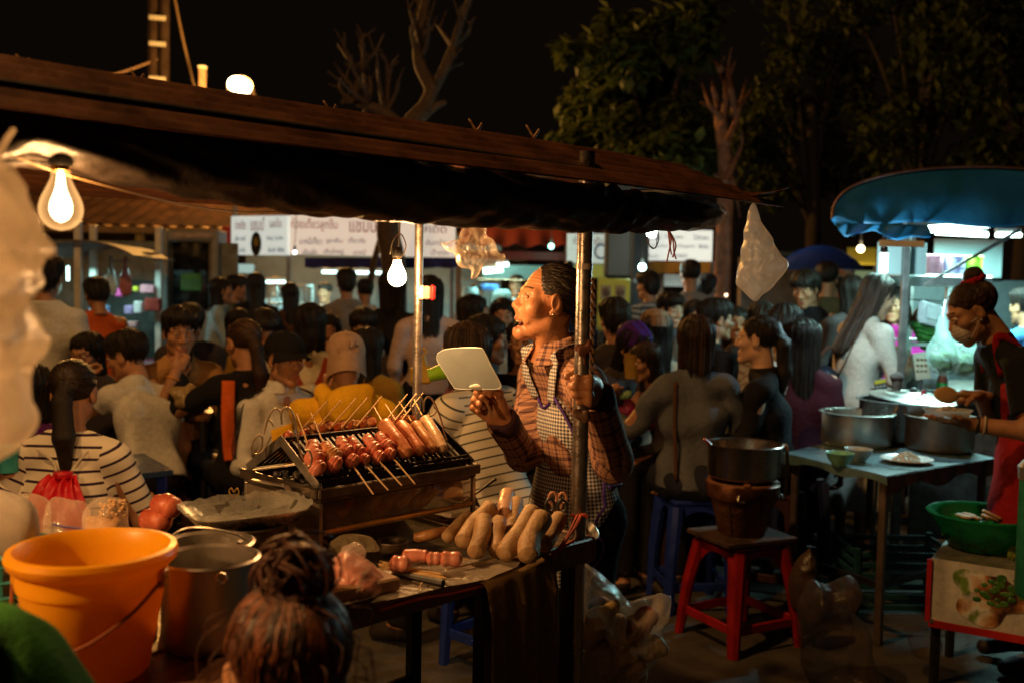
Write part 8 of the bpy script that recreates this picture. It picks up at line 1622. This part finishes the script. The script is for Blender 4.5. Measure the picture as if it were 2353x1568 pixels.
t = thing('condiment_caddy', 'yellow plastic caddy on the wooden table behind the post', 'caddy', at(968, 880, 4.6)); cq = at(968, 880, 4.6); ym = M('yellow_caddy', (.45, .27, .015), .4)
MB().box((0, 0, .04), (.10, .08, .08), None, .01).build('tray', [ym], t); MB().slab(lambda i, j: V(((.028-.010*j)*math.cos(math.pi*i*2), -.0+(.02)*math.sin(math.pi*i*2), .08+.055*j)), 20, 4, .003, (0, 0, 1)).build('handle', [ym], t); MB().tube([V((.020*math.cos(a), 0, .145+.016*math.sin(a))) for a in np.linspace(0, 6.283, 17)], .007, 7).build('grip_ring', [ym], t)
for k, (px, lab, m_) in enumerate((([(1408, 965), (1415, 925), (1440, 915), (1462, 930), (1470, 968), (1440, 972)], 'pink translucent bag hanging from the red table', film('pink_bag', (.7, .06, .28), .7, .3, 30, .5, .2, .6)), ([(1458, 960), (1470, 905), (1500, 900), (1520, 930), (1505, 985), (1470, 980)], 'magenta bag hanging at the right of the red table', film('magenta_bag', (.5, .02, .22), .8, .3, 30, .5, .2, .5)))):
    pillow('plastic_bag', lab, 'bag', px, 5.05, .04, m_, .010, 20, 90+k, 70, 14)
pillow('plastic_bag', 'pale green patch standing in for green light above the pink bag', 'bag', [(1422, 905), (1436, 896), (1450, 897), (1452, 908), (1440, 916), (1424, 916)], 5.0, .02, M('green_light_patch', (.35, .55, .30), .4, transl=.4), .005, 30, 95, 60, 10)  # translucent pale green shape put in for a bit of green light
# free standing blue stools near the vendor
plastic_stool('bright blue plastic stool standing empty right behind the vendor', (onz(1480, 1200, 0).x, onz(1480, 1200, 0).y+.15), .46, .29, .30, M('bright_blue_plastic', (.015, .03, .40), .3), R(20)); plastic_stool('blue plastic stool with orange cloth on its leg near the left table', (onz(440, 1180, 0).x, onz(440, 1180, 0).y), .47, .27, .30, stoolm[0], R(10))
# ---------------------------------------------------------------- the vendor
pole = lambda y: at(1337+(890-y)*.021, y, 2.425)
g0 = pole(888)
VS = uvpat('plaid_shirt', plaid); hx, Yv = 1256, 2.88; hz = at(hx, 628, Yv); ck = R(120); cv = V((-math.sin(ck), math.cos(ck), 0)); off = .25*math.sin(R(4))+.235*math.sin(R(18))+.035
vend = person('smiling vendor in plaid shirt and checked apron gripping the steel post', (hz.x-cv.x*off, Yv-cv.y*off, 0), 120, H=1.555, lean=4, hunch=14, head=(-18, 9, 0), world=True, old=True, skin=2, hair='sleek', hairm=HG, top=VS, sleeve=.93, bottom=cl('vendor_trousers', (.010, .009, .010)), hem=.15, fine=3, fold=.8,
    L=g0+V((.040, .050, -.012)), handL='grip', palmL=((-1, -.15, 0), (-.30, -1, .08)), hintL=V((.30, .05, -1)), Rr=at(1152, 958, 2.74), handR='pinch', palmR=((.25, -1, -.15), (-.72, -.12, .62)), hintR=V((.1, .2, -1)), twist=-4, bh=.009, fat=.95)
vs_ = vend['s']; sh_o = shirt_of(vend); nk = vend['nek']; ch = vend['che']; pe = vend['pel']
AP = uvpat('gingham', gingham, bump=.1); purp = M('purple_trim', (.06, .02, .20), .7)
def aw(Z): return .060+.120*np.clip((1.215-Z)/.20, 0, 1)**.75
def apost(F, X, Y, Z): return np.maximum(np.maximum(F, np.abs(X)-aw(Z)), np.maximum(np.maximum(.66-Z, Z-(1.215-.05*np.cos(np.clip(X/.06, -1.5, 1.5)*1.5))), -(Y-(.01-.06*np.clip((1.0-Z)/.1, 0, 1)))))
pr = vend['torso'](.018)+[cap(pe+V((0, .02, .06)), V((0, .075, .62)), .135, .165, .05, 1, ((0, 1, 0), .8))]
v, f = solid(pr, .006, (), folds(77, .005, 26), apost)
ap = mesh_obj('apron', v, f, [AP], vend['o'], None, 180, uv=limb_uv(v, f, [((0, 0, .5), (0, .02, 1.4), .14, (0, 1, 0), 0)]))
for s_ in (-1, 1):
    zs = np.linspace(1.20, .70, 26); q = surf(ap, [(s_*(float(aw(z))-.003), z) for z in zs], .001, 1, 1, .014); MB().tube(q, .0045, 6).build('trim', [purp], vend['o'], 180)
    st_ = surf(sh_o, [(s_*.056, 1.19), (s_*.070, 1.25), (s_*.078, 1.30), (s_*.070, nk.z+.02)], .009, 1, 1, .02); st_ = [V((s_*.052, surf(ap, [(s_*.05, 1.18)], .003, 1, 1, .02)[0].y, 1.185))]+st_[1:]+[V((s_*.058, nk.y-.035, nk.z+.045))]
    b = MB(); q = cr(st_, 8); b.tube(q, .020, 8, True, .16, V((0, 1, 0))); o = b.build('neck_strap', [AP], vend['o'], 180)
    l = o.data.uv_layers.new(name='UVMap'); L_ = np.array([(vv.co.x*1.2+vv.co.y*.8, vv.co.z) for vv in o.data.vertices]); l.uv.foreach_set('vector', L_[[lp.vertex_index for lp in o.data.loops]].astype(np.float32).ravel())
q = surf(ap, [(x, 1.215-.05*math.cos(max(-1.5, min(1.5, x/.06*1.5)))-.002) for x in np.linspace(-.055, .055, 15)], .001, 1, 1, .014); MB().tube(q, .0045, 6).build('trim', [purp], vend['o'], 180)
q = surf(ap, [(x, .995-.012*math.cos(x*18)) for x in np.linspace(-.08, .08, 12)], .001, 1, 1, .014); MB().tube(q, .0018, 5).build('pocket_seam', [purp], vend['o'], 180)
tp = [V((0, 0, 0))]*0
for x in np.linspace(.15, -.15, 17): tp += surf(sh_o, [(x, .945)], .005, 1, -1, .016)
MB().tube(cr(tp, 3), .005, 6).build('apron_tie', [purp], vend['o'], 180)
b = MB(); b.slab(lambda i, j: nk+V(((.058+.036*j)*math.cos(math.pi*(.60+1.80*i)), .004+(.056+.040*j)*math.sin(math.pi*(.60+1.80*i)), .058-.062*j+.016*math.sin(math.pi*(.60+1.80*i))*(-1))), 40, 6, .004, (0, 0, 1)); o = b.build('collar', [VS], vend['o'], 180)
l = o.data.uv_layers.new(name='UVMap'); L_ = np.array([(math.atan2(vv.co.x, vv.co.y-nk.y)*.075, vv.co.z*1.4) for vv in o.data.vertices]); l.uv.foreach_set('vector', L_[[lp.vertex_index for lp in o.data.loops]].astype(np.float32).ravel())
# breast pocket, cuffs, buttons
for x0 in (-.105,):
    pts = [(x0-.045, 1.17), (x0+.035, 1.17), (x0+.035, 1.07), (x0-.005, 1.055), (x0-.045, 1.07), (x0-.045, 1.17)]; MB().tube(surf(sh_o, pts, .001, 1, 1, .014), .0022, 5).build('breast_pocket', [M('pocket_edge', (.12, .05, .04), .8)], vend['o'], 180)
for i in (-1, 1):
    el, wr = vend['arm'][i]; d = (wr-el).normalized(); x, z = frame(d); c = el.lerp(wr, .90); MB().tube([c-d*.03, c-d*.01, c+d*.018, c+d*.022], [.043, .044, .042, .037], 20).build('cuff', [VS], vend['o'], 180)
# combed back hair, dark and grey
strands(vend, (0, -.93, -.36), 620, .0005, [HG, M('dark_strand', (.010, .008, .007), .35), M('grey_hair', (.10, .08, .065), .4), HG], y0=(-.95, .52), z0=(-.45, .92), seed=9)
for k, (a, r) in enumerate(((.072, .0022),)): o = MB().sph((0, 0, 0), .0035, 8, 6).build('ear_stud', [steel], vend['o']); o.location = vend['HM'] @ V((-.078, .0, -.034))
# the fan
fp = [(1006, 812), (1022, 803), (1060, 799), (1100, 799), (1112, 806), (1128, 838), (1150, 880), (1148, 890), (1136, 893), (1100, 893), (1050, 892), (1040, 884), (1020, 852), (1004, 826)]
t = thing('hand_fan', 'square pale plastic hand fan held up in the vendor\'s right hand', 'fan', at(1078, 850, 2.70)); Of = [at(x, y, 2.70-.0008*(x-1078)-.0003*(893-y)) for x, y in fp]; qf = cr(Of+[Of[0]], 4)[:-1]; n_ = len(qf); b = MB()
vsf = [p+V((0, s_*.0014, 0)) for s_ in (-1, 1) for p in qf]; b.add(vsf, [tuple(range(n_)), tuple(range(2*n_-1, n_-1, -1))]+[(k, n_+k, n_+(k+1) % n_, (k+1) % n_)[::-1] for k in range(n_)]); b.build('fan_blade', [M('fan_plastic', (.30, .345, .355), .4, var=.10, vs=7, bump=.05, bs=40, transl=.3)], t, world=True)
MB().tube(qf+[qf[0]], .0018, 6).build('fan_rim', [M('fan_rim', (.42, .46, .46), .4)], t, world=True)
hc_ = at(1098, 888, 2.682); MB().sph(hc_+V((0, -.002, 0)), (.024, .005, .009), 16, 8).build('clip', [whitem], t, world=True)
for k in range(4): MB().sph(hc_+V((-.012+.008*k, -.007, 0)), .0014, 6, 4).build('rivet', [steel], t, world=True)
MB().tube(cr([hc_-V((0, 0, .004)), at(1108, 905, 2.69), at(1122, 935, 2.685), at(1132, 958, 2.685)], 5), [.008, .007, .006, .006]+[.006]*12, 8, True, .5).build('handle', [M('fan_handle', (.25, .13, .06), .4)], t, world=True)
# ---------------------------------------------------------------- the rice cook
BT = cl('black_tee', (.012, .013, .012)); RA = cl('red_apron', (.26, .010, .014))
cook = who('cook in black t-shirt, red apron and face mask bending over the rice', 2270, 656, 4.0, 84, False, H=1.60, lean=10, hunch=22, head=(-4, -30, 0), world=True, top=BT, sleeve=.36, bottom=JEANS, hair='bun', hairm=HBR, fine=2.6, shw=1.08, L=at(2222, 972, 3.86), handL='flat', palmL=((0, .1, 1), (-1, .05, .1)), hintL=V((.4, -.3, -1)), Rr=at(2252, 908, 4.02), handR='fist', palmR=((.1, -.4, -1), (-1, 0, .05)), hintR=V((.5, .6, -.8)))
strands(cook, (0, -.42, .9), 260, .0011, [HBR, M('cook_strand', (.05, .024, .012), .4)], y0=(-.95, .6), z0=(-.6, .8), seed=3)
p2, c2, n2 = cook['pel'], cook['che'], cook['nek']
v, f = solid(cook['torso'](.016)+[cap(p2+V((0, .01, .05)), V((0, .05, .5)), .135, .16, .05, 1, ((0, 1, 0), .8))], .009, [((0, 0, .52), (0, 0, -1)), (c2+cook['s2']*.10, cook['s2'])], folds(15, .006, 28), lambda F, X, Y, Z: np.maximum(np.maximum(F, np.abs(X)-(.10+.07*np.clip((c2.z-.02-Z)/.12, 0, 1))), -(Y-(p2.y-.02+(Z-p2.z)*.3)))); mesh_obj('apron', v, f, [RA], cook['o'], None, 180)
for s_ in (-1, 1): MB().tube(cr([c2+V((s_*.09, .13, .08)), n2+V((s_*.085, .03, .03)), n2+V((s_*.075, -.07, -.02)), c2+V((s_*.02, -.13, -.06))], 7), .016, 7, True, .25, V((1, 0, 0))).build('apron_strap', [RA], cook['o'], 180)
HMc = cook['HM']; v, f = solid([ell((0, .07, -.062), (.052, .036, .046), .02), ell((0, .085, -.05), (.03, .026, .036), .02)], .004, (), lambda X, Y, Z: .0012*np.sin(Z*420)+0*X+0*Y); mesh_obj('face_mask', xf(v, HMc), f, [cl('mask_cloth', (.42, .36, .32))], cook['o'], None, 180)
for s_ in (-1, 1):
    for z1 in (-.03, -.085): MB().tube([HMc @ p for p in cr([V((s_*.05, .062, z1)), V((s_*.07, .03, (z1-.02)/2)), V((s_*.08, -.01, -.012))], 5)], .0014, 5).build('mask_loop', [whitem], cook['o'])
v, f = solid([ell((.034*math.cos(a), -.060+.034*math.sin(a), .108), .017, .012) for a in np.linspace(0, 5.5, 8)], .005, (), folds(7, .003, 200)); mesh_obj('scrunchie', xf(v, HMc), f, [cl('red_scrunchie', (.32, .012, .015))], cook['o'], None, 180)
el, wr = cook['arm'][-1]; d = (wr-el).normalized(); x, z = frame(d)
for o_, r, m_ in ((.035, .034, blackm), (.06, .036, M('cream_band', (.5, .4, .28), .6))): c = wr-d*o_; MB().tube([c+(x*math.cos(a)+z*math.sin(a))*r for a in np.linspace(0, 6.283, 19)], .005, 6).build('wrist_band', [m_], cook['o'])
MB().sph(HMc @ V((-.079, .0, -.036)), .005, 8, 6).build('earring', [steel], cook['o'])
c = at(2176, 966, 3.86); t = thing('rice_tray', 'clear tray of rice held in the cook\'s left hand', 'tray', c); MB().lathe([(.002, 0), (.06, 0), (.085, .045), (.088, .046), (.082, .044), (.058, .004)], 24, (0, 0, 0), None, 1.1, .8, cap=False).build('tray', [film('clear_tray', (.75, .78, .75), .3, .1, 20, .2, .4, .3)], t, 50)
b = MB()
for i in range(200): a = rng.uniform(0, 6.28); q_ = rng.random()**.6; b.sph((.062*q_*math.cos(a), .05*q_*math.sin(a), .02+.04*(1-q_*q_)*rng.uniform(.5, 1)), (.007, .004, .004), 5, 3, Matrix.Rotation(rng.uniform(0, 6), 3, 'Z') @ Matrix.Rotation(rng.uniform(-1, 1), 3, 'Y'))
b.build('rice_grains', [ricem], t)['kind'] = 'stuff'
t = thing('rice_paddle', 'round wooden rice paddle in the cook\'s right hand', 'paddle', at(2180, 906, 3.98)); MB().sph(at(2174, 906, 3.98), (.052, .012, .034), 18, 10, Matrix.Rotation(R(8), 3, 'Y')).build('paddle_head', [M('paddle_wood', (.42, .24, .09), .5, col2=(.5, .3, .13), vs=8)], t, world=True); MB().tube([at(2195, 904, 3.98), at(2255, 906, 4.0)], [.012, .009], 8).build('handle', [bpy.data.materials['paddle_wood']], t, world=True)
